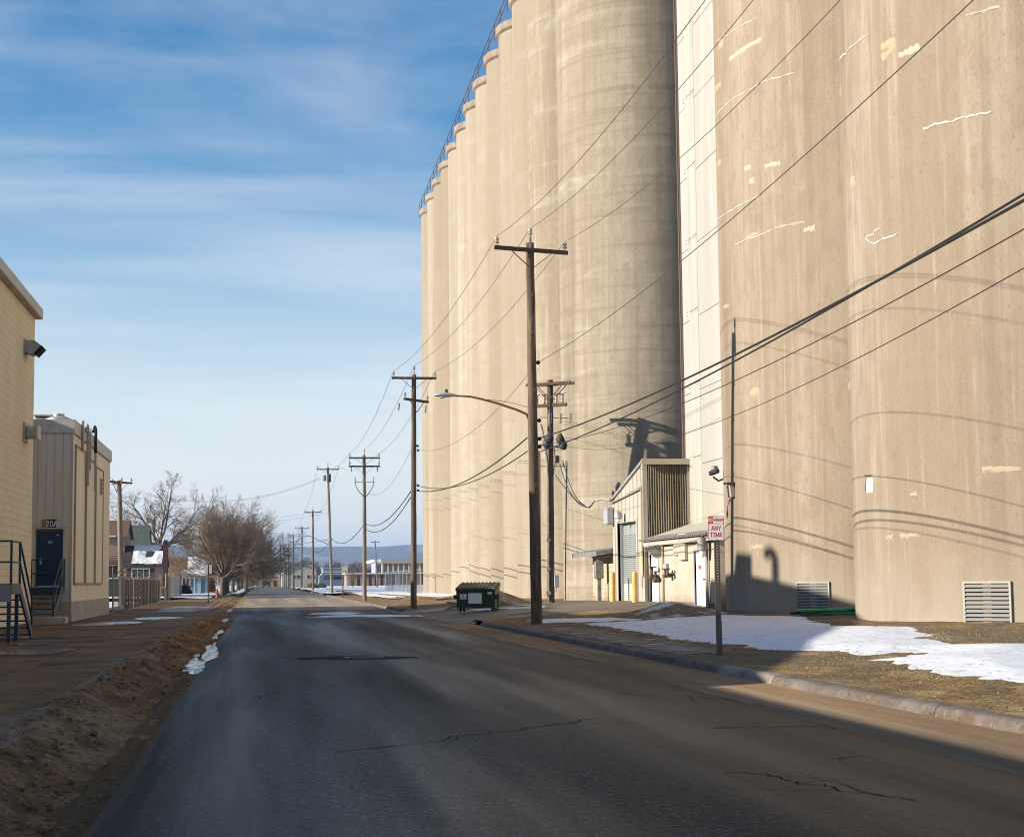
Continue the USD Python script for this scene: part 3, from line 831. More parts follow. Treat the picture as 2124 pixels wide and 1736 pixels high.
# ================================================================== grain elevator: materials
def concrete(name, base, dark, pale, stain, low=None, band=1.0, fine=1.0, vary=None):
    L = [
        (dark, 0.10, (1, 1, 0.35), (0.40, 0.62), 0.75),
        (pale, 0.55, (1, 1, 0.03), (0.52, 0.66), 0.6),
        (dark, 1.5, (1, 1, 0.03), (0.52, 0.66), 0.7),
        (pale, 1.0, (0.10, 0.10, 1.2), (0.53, 0.66), 0.5 * band),
        (dark, 1.3, (0.08, 0.08, 2.6), (0.52, 0.66), 0.6 * band),
        (dark, 5.0, (1, 1, 0.04), (0.53, 0.64), 0.55 * fine),
        (pale, 6.0, (1, 1, 0.03), (0.56, 0.68), 0.42 * fine),
        (dark, 2.2, (1, 1, 0.5), (0.48, 0.62), 0.5 * fine),
        (stain, 0.30, (1, 1, 0.05), (0.54, 0.70), 0.75),
        (pale, 0.25, U, (0.62, 0.68), 0.4 * band, {"detail": 8.0, "dist": 1.0}),
        (stain, 16, (1, 1, 0.6), (0.56, 0.70), 0.6, {"detail": 4.0}),
        (pale, 22, (1, 1, 0.8), (0.60, 0.72), 0.35, {"detail": 3.0}),
    ]
    if low:
        L.append((low, 0.8, (1, 1, 0.4), (0.2, 0.5), 0.75, {"z": (0.5, 2.4)}))
    return mat(name, base, L, rough=0.9, bump=(2.4, (0.25, 0.25, 3.0), 0.25, 0.02), bump2=(30, U, 0.45, 0.008), spec=0.2, vary=vary)


CON_FAR = concrete("silo_concrete_cream", (0.36, 0.306, 0.238), (0.285, 0.232, 0.17), (0.42, 0.372, 0.31), (0.20, 0.152, 0.105), band=0.7, fine=0.5, vary=((0.225, 0.175, 0.12), 0.7))
CON_MID = concrete("silo_concrete_stained", (0.335, 0.278, 0.21), (0.235, 0.185, 0.13), (0.42, 0.365, 0.295), (0.13, 0.10, 0.072), band=1.1, fine=0.7)
CON_NEAR = concrete("silo_concrete_tan", (0.300, 0.236, 0.172), (0.232, 0.175, 0.122), (0.42, 0.345, 0.275), (0.17, 0.12, 0.08), (0.33, 0.28, 0.225), band=0.12, fine=1.0)
CON_FAR2 = concrete("silo_concrete_weathered", (0.325, 0.27, 0.203), (0.24, 0.187, 0.13), (0.43, 0.385, 0.32), (0.15, 0.113, 0.078), band=0.9, fine=0.9)
PALEREP = mat("pale_repair", (0.43, 0.385, 0.325), [((0.36, 0.31, 0.24), 1.5, U, (0.42, 0.62), 0.8)], rough=0.9)
PATCH = mat("mortar_patch", (0.40, 0.305, 0.21), [((0.38, 0.28, 0.185), 2.5, U, (0.42, 0.6), 0.75), ((0.17, 0.10, 0.06), 3.5, (0.4, 0.4, 3), (0.58, 0.66), 0.85)], rough=0.9, bump=(9, U, 0.4, 0.02))
PATCH2 = mat("mortar_patch_pale", (0.43, 0.36, 0.285), [((0.42, 0.34, 0.26), 2.5, U, (0.42, 0.6), 0.8)], rough=0.9, bump=(9, U, 0.4, 0.02))
SEAL = mat("crack_sealant", (0.50, 0.44, 0.385), rough=0.7)
RIM = mat("roof_rim", (0.30, 0.235, 0.185), [((0.2, 0.15, 0.115), 1.2, U, (0.42, 0.62), 0.8)], rough=0.9)
RUSTY = mat("rusty_rail", (0.13, 0.075, 0.06), rough=0.8)
ZINC = mat("galvanised", (0.42, 0.41, 0.40), [((0.30, 0.28, 0.26), 3, U, (0.42, 0.6), 0.8), ((0.55, 0.54, 0.52), 14, U, (0.55, 0.66), 0.6)], rough=0.5, metallic=0.35)
ZINC_D = mat("dull_zinc", (0.26, 0.245, 0.225), [((0.16, 0.14, 0.12), 3, U, (0.45, 0.62), 0.8)], rough=0.6, metallic=0.2)
DARKHOLE = mat("dark_opening", (0.012, 0.011, 0.010), rough=0.9)

XS = 15.3                     # front tangent of both rows of silos
HTOP = 37.9

# ------------------------------------------------------------------ far row of slender silos
R1, P1 = 3.09, 6.18
first, REPAIR = None, []
ords = ["nearest", "second", "third", "fourth", "fifth", "sixth", "seventh", "eighth", "ninth", "tenth", "eleventh", "twelfth"]
for k in range(11, -1, -1):
    c = (XS + R1, 163.3 - P1 * k, 0.0)
    n_ = 11 - k
    lab = f"slender cream concrete silo, {ords[n_]} of the far row counted from the big stained silo" if n_ else "slender cream concrete silo right behind the big stained silo with the shadow"
    if n_ == 11:
        lab = "slender cream concrete silo at the very end of the row, against the sky"
    if first is None and k < 10:
        first = thing("grain_silo", lab, "silo", c, group="far row of slender silos")
        part(first, "wall", MB().lathe([(R1, -0.3), (R1, 12), (R1, 24), (R1, HTOP - 0.5)], c, 72), CON_FAR, smooth=40)
        part(first, "rim", MB().lathe([(R1 - 0.02, HTOP - 0.62), (R1 + 0.16, HTOP - 0.5), (R1 + 0.2, HTOP - 0.42), (R1 + 0.2, HTOP - 0.02), (0.0, HTOP)], c, 72), RIM, smooth=35)
    elif k >= 10:
        own = thing("grain_silo", lab, "silo", c, group="far row of slender silos")
        part(own, "wall", MB().lathe([(R1, -0.3), (R1, 12), (R1, 24), (R1, HTOP - 0.5)], c, 72), CON_FAR2 if k == 11 else CON_FAR, smooth=40)
        part(own, "rim", MB().lathe([(R1 - 0.02, HTOP - 0.62), (R1 + 0.16, HTOP - 0.5), (R1 + 0.2, HTOP - 0.42), (R1 + 0.2, HTOP - 0.02), (0.0, HTOP)], c, 72), RIM, smooth=35)
        REPAIR.append((own, np.array(c)))
    else:
        dup(first, c, label=lab)

rail = thing("roof_railing", "thin rusty pipe railing along the tops of the slender silos", "railing", (XS, 130, HTOP))
for h in (0.55, 1.08):
    part(rail, "rail", MB().bar((XS + 0.05, 92, HTOP + h), (XS + 0.05, 166.5, HTOP + h), 0.045), RUSTY)
for i in range(26):
    part(rail, "post", MB().bar((XS + 0.05, 92.2 + i * 2.96, HTOP - 0.1), (XS + 0.05, 92.2 + i * 2.96, HTOP + 1.1), 0.045), RUSTY)

# ------------------------------------------------------------------ big stained silo at the head of the far row
R0 = 4.5
C0 = np.array([XS + R0, 85.6, 0.0])
s0 = thing("grain_silo", "broad stained concrete silo with the shadow of the transformer pole on it", "silo", C0)
part(s0, "wall", MB().lathe([(R0, -0.3), (R0, 12), (R0, 24), (R0, HTOP + 2)], C0, 120), CON_MID, smooth=40)
part(s0, "rim", MB().lathe([(R0 - 0.02, HTOP + 1.9), (R0 + 0.2, HTOP + 2.0), (R0 + 0.2, HTOP + 2.5), (0, HTOP + 2.55)], C0, 96), RIM, smooth=35)


# ------------------------------------------------------------------ surface helpers for round walls
def hit_cyl(px, py, C, R):
    d = ray(px, py)
    ox, oy = EYE[0] - C[0], EYE[1] - C[1]
    a = d[0] ** 2 + d[1] ** 2
    b = 2 * (ox * d[0] + oy * d[1])
    c = ox * ox + oy * oy - R * R
    disc = b * b - 4 * a * c
    t = (-b - math.sqrt(max(disc, 0))) / (2 * a)
    p = EYE + d * t
    return math.atan2(p[1] - C[1], p[0] - C[0]), p[2]


def cyl_quad(corners, C, R, off=0.012, nu=10, nv=4, ragged=0.0, seed=0):
    a = np.array([hit_cyl(*S(*q), C, R) for q in corners])
    a[:, 0] = np.unwrap(a[:, 0])
    u, v = np.meshgrid(np.linspace(0, 1, nu), np.linspace(0, 1, nv), indexing="ij")
    P = (a[0] * (1 - u)[..., None] + a[1] * u[..., None]) * (1 - v)[..., None] + (a[3] * (1 - u)[..., None] + a[2] * u[..., None]) * v[..., None]
    r_ = np.random.RandomState(seed)
    if ragged:
        P[..., 0] += ragged / R * r_.randn(nu, nv) * ((u == 0) | (u == 1))
        P[..., 1] += ragged * r_.randn(nu, nv) * ((v == 0) | (v == 1))
    edge = ((u == 0) | (u == 1) | (v == 0) | (v == 1))
    rr = R + np.where(edge, -0.01, off)
    X, Y = C[0] + rr * np.cos(P[..., 0]), C[1] + rr * np.sin(P[..., 0])
    return MB().add(np.stack([X, Y, P[..., 1]], -1).reshape(-1, 3), [[i * nv + j, (i + 1) * nv + j, (i + 1) * nv + j + 1, i * nv + j + 1] for i in range(nu - 1) for j in range(nv - 1)])


def cyl_line(pts, C, R, w, off=0.012, seed=0):
    a = np.array([hit_cyl(*S(*q), C, R) for q in pts])
    a[:, 0] = np.unwrap(a[:, 0]) * R
    t = np.linspace(0, len(a) - 1, (len(a) - 1) * 5 + 1)
    q = np.stack([np.interp(t, np.arange(len(a)), a[:, k]) for k in (0, 1)], 1)
    r_ = np.random.RandomState(seed)
    q += r_.randn(*q.shape) * 0.012
    d = np.gradient(q, axis=0); d /= np.linalg.norm(d, axis=1, keepdims=True)
    nn = np.stack([-d[:, 1], d[:, 0]], 1)
    ww = 0.75 * w * (0.4 + 1.1 * r_.rand(len(q)))[:, None]
    A, B_ = q + nn * ww / 2, q - nn * ww / 2
    rr = R + off
    v = [np.c_[C[0] + rr * np.cos(e[:, 0] / R), C[1] + rr * np.sin(e[:, 0] / R), e[:, 1]] for e in (A, B_)]
    k = len(q)
    return MB().add(np.vstack(v), [[i, i + 1, i + 1 + k, i + k] for i in range(k - 1)])


def z5(*p): return [(1600 + x / 2.894, y / 2.894) for x, y in p]
def z8(*p): return [(1620 + x / 2.894, 500 + y / 2.894) for x, y in p]
def z6(*p): return [(2000 + x / 2.894, y / 2.894) for x, y in p]
def z4(*p): return [(2000 + x / 3.1, 1100 + y / 3.1) for x, y in p]
def zl(*p): return [(2050 + x / 2.893, 400 + y / 2.893) for x, y in p]


for own, c, qs in ((*REPAIR[0], [(725, 880, 820, 800, 45), (745, 345, 790, 330, 45), (745, 1110, 828, 1095, 50), (728, 1310, 828, 1262, 42), (740, 1625, 808, 1585, 30), (728, 1170, 760, 1160, 40)]), (*REPAIR[1], [(965, 945, 1020, 905, 40), (970, 285, 1005, 275, 40), (960, 1530, 1010, 1500, 28)])):
    for i, (xa, ya, xb, yb, h) in enumerate(qs):
        part(own, "repair_patch", cyl_quad([(1000 + a / 2.893, b / 2.893) for a, b in ((xa, ya), (xb, yb), (xb, yb + h), (xa, ya + h))], c, R1, 0.02, ragged=0.08, seed=70 + i), PALEREP)
R2 = 6.36
CA = np.array([XS + R2, 54.2, 0.0])
CB = np.array([XS + R2, 41.45, 0.0])
LOUV = mat("vent_steel", (0.27, 0.255, 0.235), [((0.28, 0.26, 0.24), 4, (1, 1, 3), (0.45, 0.62), 0.7)], rough=0.45, metallic=0.3)


def louvre(silo, quad):
    """a rectangular louvred vent set in the round wall; quad: its corners in the photograph, clockwise from top left"""
    C = CA if silo == sA else CB
    a = np.array([hit_cyl(*S(*q), C, R2) for q in quad])
    th = (np.unwrap(a[:, 0])).mean()
    z0_, z1_ = a[2:, 1].mean(), a[:2, 1].mean()
    n = np.array([cos(th), sin(th), 0]); t = np.array([-sin(th), cos(th), 0])
    wd = R2 * abs(a[1, 0] - a[0, 0])
    o = np.array([C[0], C[1], 0]) + n * (R2 + 0.0)

    def q(s, d, z): return o + t * s + n * d + np.array([0, 0, z])
    h = z1_ - z0_
    sag = R2 - math.sqrt(R2 ** 2 - (wd / 2) ** 2)
    fr = MB()
    for s in (-1, 1):
        fr.bar(q(s * (wd / 2 - 0.025), 0.0, z0_), q(s * (wd / 2 - 0.025), 0.0, z1_), 0.05, 0.07, up=n)
    for z in (z0_ + 0.025, z1_ - 0.025):
        fr.bar(q(-wd / 2 + 0.051, 0.0, z), q(wd / 2 - 0.051, 0.0, z), 0.07, 0.046)
    v = part(silo, "vent", fr, LOUV)
    part(v, "backing", MB().bar(q(-wd / 2 + 0.05, -0.012, (z0_ + z1_) / 2), q(wd / 2 - 0.05, -0.012, (z0_ + z1_) / 2), 0.02, h - 0.1, up=(0, 0, 1)), DARKHOLE)
    ns = 9
    for i in range(ns):
        zc = z0_ + 0.06 + (h - 0.12) * (i + 0.5) / ns
        sh = (h - 0.12) / ns
        p = [q(s * (wd / 2 - 0.055), d, zc + dz) for s in (-1, 1) for d, dz in ((0.0, sh * 0.36), (0.045, -sh * 0.30), (0.040, -sh * 0.36), (-0.005, sh * 0.30))]
        part(v, "slat", MB().add(p, [[0, 1, 5, 4], [1, 2, 6, 5], [2, 3, 7, 6], [3, 0, 4, 7]]), LOUV)


sA = thing("large_silo", "broad tan concrete silo beside the white tower, with the shadow of the street pole", "silo", CA, group="pair of broad tan silos")
part(sA, "wall", MB().lathe([(R2, -0.3), (R2, 12), (R2, 24), (R2, HTOP)], CA, 160), CON_NEAR, smooth=40)
part(sA, "roof", MB().lathe([(R2 + 0.2, HTOP), (R2 + 0.2, HTOP + 0.5), (0, HTOP + 0.6)], CA, 96), RIM, smooth=35)
sB = thing("large_silo", "broad tan concrete silo at the right edge, with the square metal vent in full sun", "silo", CB, group="pair of broad tan silos")
part(sB, "wall", MB().lathe([(R2, -0.3), (R2, 12), (R2, 24), (R2, HTOP)], CB, 160), CON_NEAR, smooth=40)
part(sB, "roof", MB().lathe([(R2 + 0.2, HTOP), (R2 + 0.2, HTOP + 0.5), (0, HTOP + 0.6)], CB, 96), RIM, smooth=35)

for i, (q, m_) in enumerate([
        (z5((509, 408), (765, 250), (768, 290), (512, 465)), PATCH2), (z5((445, 265), (480, 260), (475, 345), (445, 380)), PATCH), (z5((425, 600), (470, 570), (465, 620), (415, 690)), PATCH),
        (z5((440, 1130), (466, 1118), (462, 1170), (442, 1192)), PATCH), (z5((625, 1170), (675, 1160), (678, 1205), (628, 1220)), PATCH2), (z5((660, 1255), (700, 1243), (700, 1300), (658, 1318)), PATCH2),
        (z5((765, 1163), (890, 1125), (892, 1170), (768, 1208)), PATCH2), (z5((835, 1600), (1060, 1553), (1066, 1580), (840, 1632)), PATCH), (z5((1043, 1600), (1140, 1585), (1138, 1640), (1045, 1650)), PATCH2),
        (z5((635, 1665), (720, 1632), (728, 1665), (640, 1698)), PATCH), (z8((605, 1290), (678, 1275), (680, 1355), (608, 1365)), PATCH), (z8((420, 708), (465, 695), (465, 730), (425, 745)), PATCH),
        ([(1833, 1329), (1863, 1326), (1863, 1342), (1834, 1344)], PATCH)]):
    part(sA, "repair_patch", cyl_quad(q, CA, R2, ragged=0.03, seed=i), m_)
for i, (q, w) in enumerate([(z5((480, 275), (560, 215), (640, 165), (720, 130)), .05), (z5((425, 840), (480, 760), (560, 695), (680, 630), (760, 580), (870, 550), (985, 517)), .04), (z5((440, 1560), (520, 1500), (640, 1430), (760, 1370)), .04), (z5((560, 1730), (640, 1695), (740, 1660), (830, 1625)), .05)]):
    part(sA, "crack_seal", cyl_line(q, CA, R2, w, seed=i), SEAL)
for i, (q, m_) in enumerate([
        (z6((430, 295), (545, 240), (545, 350), (435, 475)), PATCH), (z6((550, 380), (720, 290), (730, 360), (550, 425)), PATCH2), (z6((1020, 110), (1300, 25), (1300, 65), (1025, 125)), PATCH2),
        (z6((122, 650), (150, 600), (152, 650), (125, 710)), PATCH), (z6((220, 1245), (258, 1235), (258, 1330), (222, 1340)), PATCH), (z4((1215, 110), (1550, 112), (1550, 170), (1215, 185)), PATCH),
        (z4((600, 620), (765, 612), (765, 660), (600, 668)), PATCH), (z4((500, 640), (570, 630), (570, 665), (500, 675)), PATCH), (z4((685, 310), (745, 305), (748, 370), (690, 372)), PATCH), (zl((40, 1540), (75, 1530), (75, 1590), (40, 1610)), PATCH)]):
    part(sB, "repair_patch", cyl_quad(q, CB, R2, ragged=0.03, seed=40 + i), m_)
for i, (q, w) in enumerate([(z6((350, 240), (270, 300), (190, 375), (140, 450), (130, 500), (130, 600)), .05), (z6((735, 912), (820, 880), (930, 858), (1030, 830), (1120, 812), (1215, 790)), .06), (z6((430, 1610), (390, 1630), (385, 1655), (325, 1680), (370, 1715), (400, 1720), (440, 1695), (520, 1670), (548, 1655)), .05)]):
    part(sB, "crack_seal", cyl_line(q, CB, R2, w, seed=20 + i), SEAL)
louvre(sA, [(1946, 1420), (2027, 1420), (2028, 1494), (1947, 1496)])
louvre(sB, [(2353, 1419), (2470, 1418), (2472, 1524), (2357, 1523)])
# small slanting window slot
SLOT = mat("slot_pane", (0.55, 0.56, 0.57), rough=0.4)
slot = part(sB, "window", cyl_quad(z4((345, 182), (404, 178), (406, 186), (346, 196)), CB, R2, 0.05), RIM)
part(slot, "jamb", cyl_quad(z4((345, 196), (360, 192), (352, 334), (346, 336)), CB, R2, 0.035), RIM)
part(slot, "pane", cyl_quad(z4((361, 192), (405, 188), (405, 330), (353, 334)), CB, R2, 0.02), SLOT)

# ------------------------------------------------------------------ white tower between the silos, clad in big sheets
XT = 17.66
WHITE = mat("white_cladding", (0.37, 0.345, 0.312), [((0.33, 0.30, 0.255), 0.4, (1, 1, 0.1), (0.42, 0.62), 0.7), ((0.42, 0.40, 0.37), 2, (1, 1, 0.05), (0.52, 0.68), 0.7), ((0.36, 0.33, 0.27), 3.5, (1, 1, 0.04), (0.60, 0.72), 0.65), ((0.33, 0.28, 0.2), 1.2, (1, 1, 0.3), (0.25, 0.5), 0.6, {"z": (3.9, 6)})], rough=0.7, bump=(3, (1, 1, 0.1), 0.1, 0.01))
GREENISH = mat("weathered_cladding", (0.38, 0.375, 0.32), [((0.30, 0.29, 0.24), 3, (1, 1, 0.05), (0.45, 0.62), 0.8), ((0.3, 0.28, 0.22), 6, (1, 1, 0.1), (0.6, 0.7), 0.6)], rough=0.75)
TRIM = mat("brown_trim", (0.16, 0.11, 0.075), rough=0.7)
tw = thing("elevator_tower", "tall white sheet-clad elevator tower squeezed between the concrete silos", "tower", (XT, 66, 0))
part(tw, "core", MB().box(XT + 0.06, 60.2, 0, XT + 9, 69.62, 46), mat("tower_core", (0.22, 0.19, 0.16), rough=0.9))
part(tw, "corner_trim", MB().box(XT - 0.05, 69.62, 0, XT + 0.2, 69.72, 46), TRIM)
part(tw, "corner_trim", MB().box(XT - 0.045, 69.36, 3.4, XT + 0.03, 69.40, 46), TRIM)
zz = [3.2, 6.2]
while zz[-1] < 45:
    zz.append(zz[-1] + 3.05)
cols = [(69.35, 68.2), (68.19, 66.75), (66.74, 63.4), (63.39, 60.2)]
for j in range(len(zz) - 1):
    for i, (ya, yb) in enumerate(cols):
        off = (0.34 if i == 1 else 0.0)
        part(tw, "cladding_panel", MB().box(XT - (0.012 if i == 1 else 0.0) - 0.002 * (j % 2), yb, zz[j] + 0.02 + off, XT + 0.055, ya, zz[j + 1] + off, bev=0.006), GREENISH if i == 1 else WHITE)
bo = MB()
for j in range(len(zz)):
    for yy in (68.5, 67.9, 67.2, 66.9):
        for o_ in (0.25, 0.4):
            bo.obox((XT - 0.018, yy, zz[j] + o_), (0.02, 0.035, 0.03))
part(tw, "bolts", bo, TRIM, kind="stuff")
down = MB().tube([(XT - 0.1, 64.2, 46), (XT - 0.1, 64.2, 3.9)], 0.035, 6)

# ------------------------------------------------------------------ roller-door shed of corrugated steel
SHEDW = mat("shed_white", (0.42, 0.38, 0.32), [((0.33, 0.28, 0.22), 1.2, (1, 1, 0.12), (0.42, 0.6), 0.75), ((0.27, 0.22, 0.16), 3.0, (1, 1, 0.07), (0.58, 0.72), 0.75), ((0.48, 0.45, 0.4), 5, (1, 1, 0.1), (0.55, 0.68), 0.6)], rough=0.65)
CORR = mat("stained_corrugated", (0.25, 0.20, 0.13), [((0.12, 0.088, 0.05), 1.4, (1, 1, 0.10), (0.38, 0.6), 0.9), ((0.40, 0.35, 0.27), 2.6, (1, 1, 0.06), (0.56, 0.7), 0.7), ((0.10, 0.075, 0.05), 4, (1, 1, 0.2), (0.6, 0.72), 0.7)], rough=0.6)
ROLL = mat("roller_steel", (0.34, 0.345, 0.34), [((0.27, 0.27, 0.265), 2, (1, 1, 0.3), (0.45, 0.62), 0.7)], rough=0.5, metallic=0.2)
ROLLW = mat("roller_pale", (0.56, 0.55, 0.52), [((0.4, 0.37, 0.33), 3, U, (0.5, 0.66), 0.7)], rough=0.55)
GREYBOX = mat("grey_enamel", (0.33, 0.345, 0.36), rough=0.5)
YELLOW = mat("yellow_bollard_paint", (0.62, 0.40, 0.13), [((0.5, 0.3, 0.09), 2, U, (0.45, 0.62), 0.7), ((0.3, 0.2, 0.1), 7, U, (0.62, 0.72), 0.7)], rough=0.5)
CREAM = mat("cream_render", (0.44, 0.39, 0.315), [((0.37, 0.315, 0.24), 0.7, U, (0.42, 0.62), 0.7), ((0.35, 0.27, 0.18), 2.5, (1, 1, 0.4), (0.60, 0.72), 0.7), ((0.25, 0.18, 0.12), 3, U, (0.3, 0.5), 0.8, {"z": (0.62, 1.0)})], rough=0.85, bump=(20, U, 0.3, 0.005))
DOORW = mat("white_door", (0.52, 0.54, 0.58), [((0.44, 0.45, 0.48), 1.5, U, (0.45, 0.62), 0.6)], rough=0.5)
RUST = mat("rusty_iron", (0.13, 0.075, 0.05), [((0.06, 0.04, 0.03), 8, U, (0.45, 0.6), 0.8)], rough=0.85)
BLACKW = mat("black_cable", (0.02, 0.018, 0.017), rough=0.6)
PIPE = mat("painted_conduit", (0.36, 0.31, 0.25), rough=0.6)

XG = 15.7
yN, yF = 68.95, 75.3          # near and far ends of the shed front
z_near, z_far = on_x(1333, 953, XG)[2], on_x(1268, 1035, XG)[2]
dy0, dy1 = on_x(1322, 1200, XG)[1], on_x(1283, 1200, XG)[1]
zd = on_x(1300, 1083, XG)[2]
sh = thing("loading_shed", "small corrugated steel shed with a grey roller door, leaning against the white tower", "shed", (XG, 72, 0.5))
wl = MB()
wl.prism([(yN, 0.3), (dy0, 0.3), (dy0, zd), (dy1, zd), (dy1, 0.3), (yF, 0.3), (yF, z_far - 0.1), (yN, z_near - 0.1)], 0, XG, XG + 0.12)
part(sh, "front_wall", wl, SHEDW)
for i in range(8):
    yy = yN + 0.35 + i * 0.78
    zt = z_near - 0.12 + (z_far - z_near) * (yy - yN) / (yF - yN)
    zb = zd + 0.03 if dy0 - 0.05 < yy < dy1 + 0.05 else 0.6
    part(sh, "sheet_rib", MB().box(XG - 0.02, yy, zb, XG - 0.001, yy + 0.03, zt), SHEDW)
# corrugated side facing the street end
n_ = 17
xs = np.linspace(XG + 0.16, XT - 0.02, n_ * 8 + 1)
ph = np.arange(len(xs)) / 8 * 2 * PI
yy = yN - 0.055 + 0.045 * np.cos(ph)
zb = 2.2 + 0 * xs
cs = MB().grid(np.stack([xs, xs]), np.stack([yy, yy]), np.stack([np.full(len(xs), 2.6), np.full(len(xs), z_near - 0.12)]))
part(sh, "corrugated_wall", cs, CORR, smooth=60)
cs = MB().grid(np.stack([xs, xs]), np.stack([yy, yy]) - 0.012, np.stack([np.full(len(xs), 2.2), np.full(len(xs), 3.95)]))
part(sh, "corrugated_wall", cs, CORR, smooth=60)
part(sh, "side_backing", MB().box(XG + 0.13, yN, 0.3, XT, yN + 0.08, z_near - 0.1), CORR)
part(sh, "far_wall", MB().box(XG + 0.13, yF - 0.1, 0.3, XT + 3, yF, z_far - 0.1), SHEDW)
part(sh, "corner_trim", MB().box(XG - 0.05, yN - 0.10, 3.0, XG + 0.16, yN + 0.14, z_near - 0.1, bev=0.01), SHEDW)
part(sh, "corner_trim", MB().box(XT - 0.1, yN - 0.12, 3.6, XT - 0.01, yN - 0.02, z_near - 0.1), PIPE)
rf = MB().prism([(yN - 0.22, z_near - 0.02), (yF + 0.2, z_far - 0.06), (yF + 0.2, z_far - 0.16), (yN - 0.22, z_near - 0.12)], 0, XG - 0.1, XT + 0.0)
part(sh, "roof", rf, ZINC)
part(sh, "fascia", MB().box(XG - 0.12, yN - 0.26, z_near - 0.22, XT, yN - 0.2, z_near + 0.02), mat("fascia_beige", (0.40, 0.335, 0.25), rough=0.6))
part(sh, "door_post", MB().box(XG - 0.03, dy0 - 0.2, 0.3, XG + 0.1, dy0, zd + 0.1), SHEDW)
part(sh, "door_post", MB().box(XG - 0.03, dy1, 0.3, XG + 0.1, dy1 + 0.28, zd + 0.1), SHEDW)
jb = MB().box(XG + 0.12, dy1 - 0.03, 0.3, XG + 0.34, dy1 + 0.05, zd).box(XG + 0.12, dy0 - 0.05, 0.3, XG + 0.34, dy0 + 0.03, zd).box(XG + 0.12, dy0, zd, XG + 0.34, dy1, zd + 0.1)
part(sh, "door_jamb", jb, GREYBOX)
rd = part(sh, "roller_door", MB().box(XG + 0.27, dy0 + 0.03, 0.45, XG + 0.31, dy1 - 0.03, zd - 0.02), ROLL)
for i in range(36):
    z = 0.5 + i * 0.085
    if z > zd - 0.2:
        break
    part(rd, "slat", MB().prism([(XG + 0.268, z), (XG + 0.235, z + 0.02), (XG + 0.235, z + 0.06), (XG + 0.268, z + 0.08)], 1, dy0 + 0.035, dy1 - 0.035), ROLLW if i < 10 else ROLL)
# lamp and conduits over the door
pl = on_x(1310, 1062, XG)
pl = on_x(1282.5, 1072, XG - 0.3)
LAMPG = mat("frosted_lamp_glass", (0.75, 0.74, 0.70), rough=0.25)
lamp = MB().lathe([(0.04, 0.36), (0.15, 0.30), (0.17, 0.24), (0.17, 0.05), (0.1, 0.0)], (pl[0], pl[1], pl[2] - 0.1), 14)
lp = part(sh, "wall_lamp", lamp, ZINC, smooth=30)
part(lp, "globe", MB().sphere((pl[0], pl[1], pl[2] - 0.16), 0.11, 2), LAMPG, smooth=True)
a, b = on_x(1250, 1041, XG - 0.1), on_x(1332, 1017, XG - 0.1)
part(sh, "conduit", MB().tube([(XG - 0.1, yF + 0.3, a[2] - 0.15), (XG - 0.1, yN + 0.3, b[2] + 0.1)], 0.035), PIPE)
c, d = on_x(1301, 1023, XG - 0.08), on_x(1330, 1009, XG - 0.08)
part(sh, "conduit", MB().tube([c, d, (XG - 0.08, yN + 0.15, 1.2)], 0.03), PIPE)
bx = on_x(1263, 1066, XG - 0.3)
part(sh, "electrical_box", MB().box(XG - 0.34, yF - 0.35, bx[2] - 0.45, XG - 0.02, yF + 0.45, bx[2] + 0.32, bev=0.03), GREYBOX, label="grey electrical box at the corner of the shed wall")
sg = on_x(1328, 1163, XG - 0.06)
SIGNY = mat("faded_yellow_sign", (0.70, 0.60, 0.34), rough=0.6)
part(sh, "corner_sign", MB().box(XG - 0.066, yN + 0.05, sg[2] - 0.65, XG - 0.052, yN + 0.42, sg[2] + 0.75), SIGNY)

# canopy and stand pipe left of the shed
cn = thing("canopy", "narrow dark lean-to canopy on a steel post left of the roller door shed", "canopy", (XG, 77, 0.5))
p0, p1 = on_x(1217, 1146, XG - 0.35), on_x(1266, 1142, XG - 0.35)
part(cn, "roof_sheet", MB().prism([(XG - 0.75, p0[2] - 0.22), (XG - 0.75, p0[2] - 0.02), (XG + 0.6, p0[2] + 0.2), (XG + 0.6, p0[2])], 1, 75.45, 81.5), ZINC_D)
q = on_x(1243, 1210, XG - 0.3)
part(cn, "post", MB().box(XG - 0.38, q[1] - 0.09, 0.2, XG - 0.22, q[1] + 0.09, p0[2] - 0.1), ZINC_D)
part(cn, "post_box", MB().box(XG - 0.5, q[1] - 0.2, p0[2] - 1.25, XG - 0.12, q[1] + 0.22, p0[2] - 0.45, bev=0.02), ZINC_D)
part(cn, "pipe", MB().tube([(XG - 0.32, q[1], p0[2] - 0.5), (XG - 0.32, q[1], p0[2] - 0.32), (XG - 0.3, q[1] - 0.15, p0[2] - 0.26), (XG - 0.1, yF + 0.4, p0[2] - 0.22)], 0.04), PIPE)
BLOCKW = mat("block_wall_cream", (0.44, 0.37, 0.27), [((0.36, 0.29, 0.2), 1.2, U, (0.42, 0.6), 0.7), ((0.22, 0.16, 0.10), 1.5, U, (0.4, 0.6), 0.8, {"z": (0.6, 1.1)})], rough=0.9)
part(cn, "low_wall", MB().box(XG + 0.15, 75.4, 0.2, XG + 0.4, 80.9, p0[2] - 0.05), BLOCKW)
for i in range(13):
    z = 0.5 + i * 0.2
    for j in range(13):
        y = 75.42 + j * 0.42 + (0.21 if i % 2 else 0)
        if y + 0.4 < 80.95 and z < p0[2] - 0.3:
            part(cn, "block", MB().box(XG + 0.13, y, z, XG + 0.2, y + 0.405, z + 0.188, bev=0.006), BLOCKW)

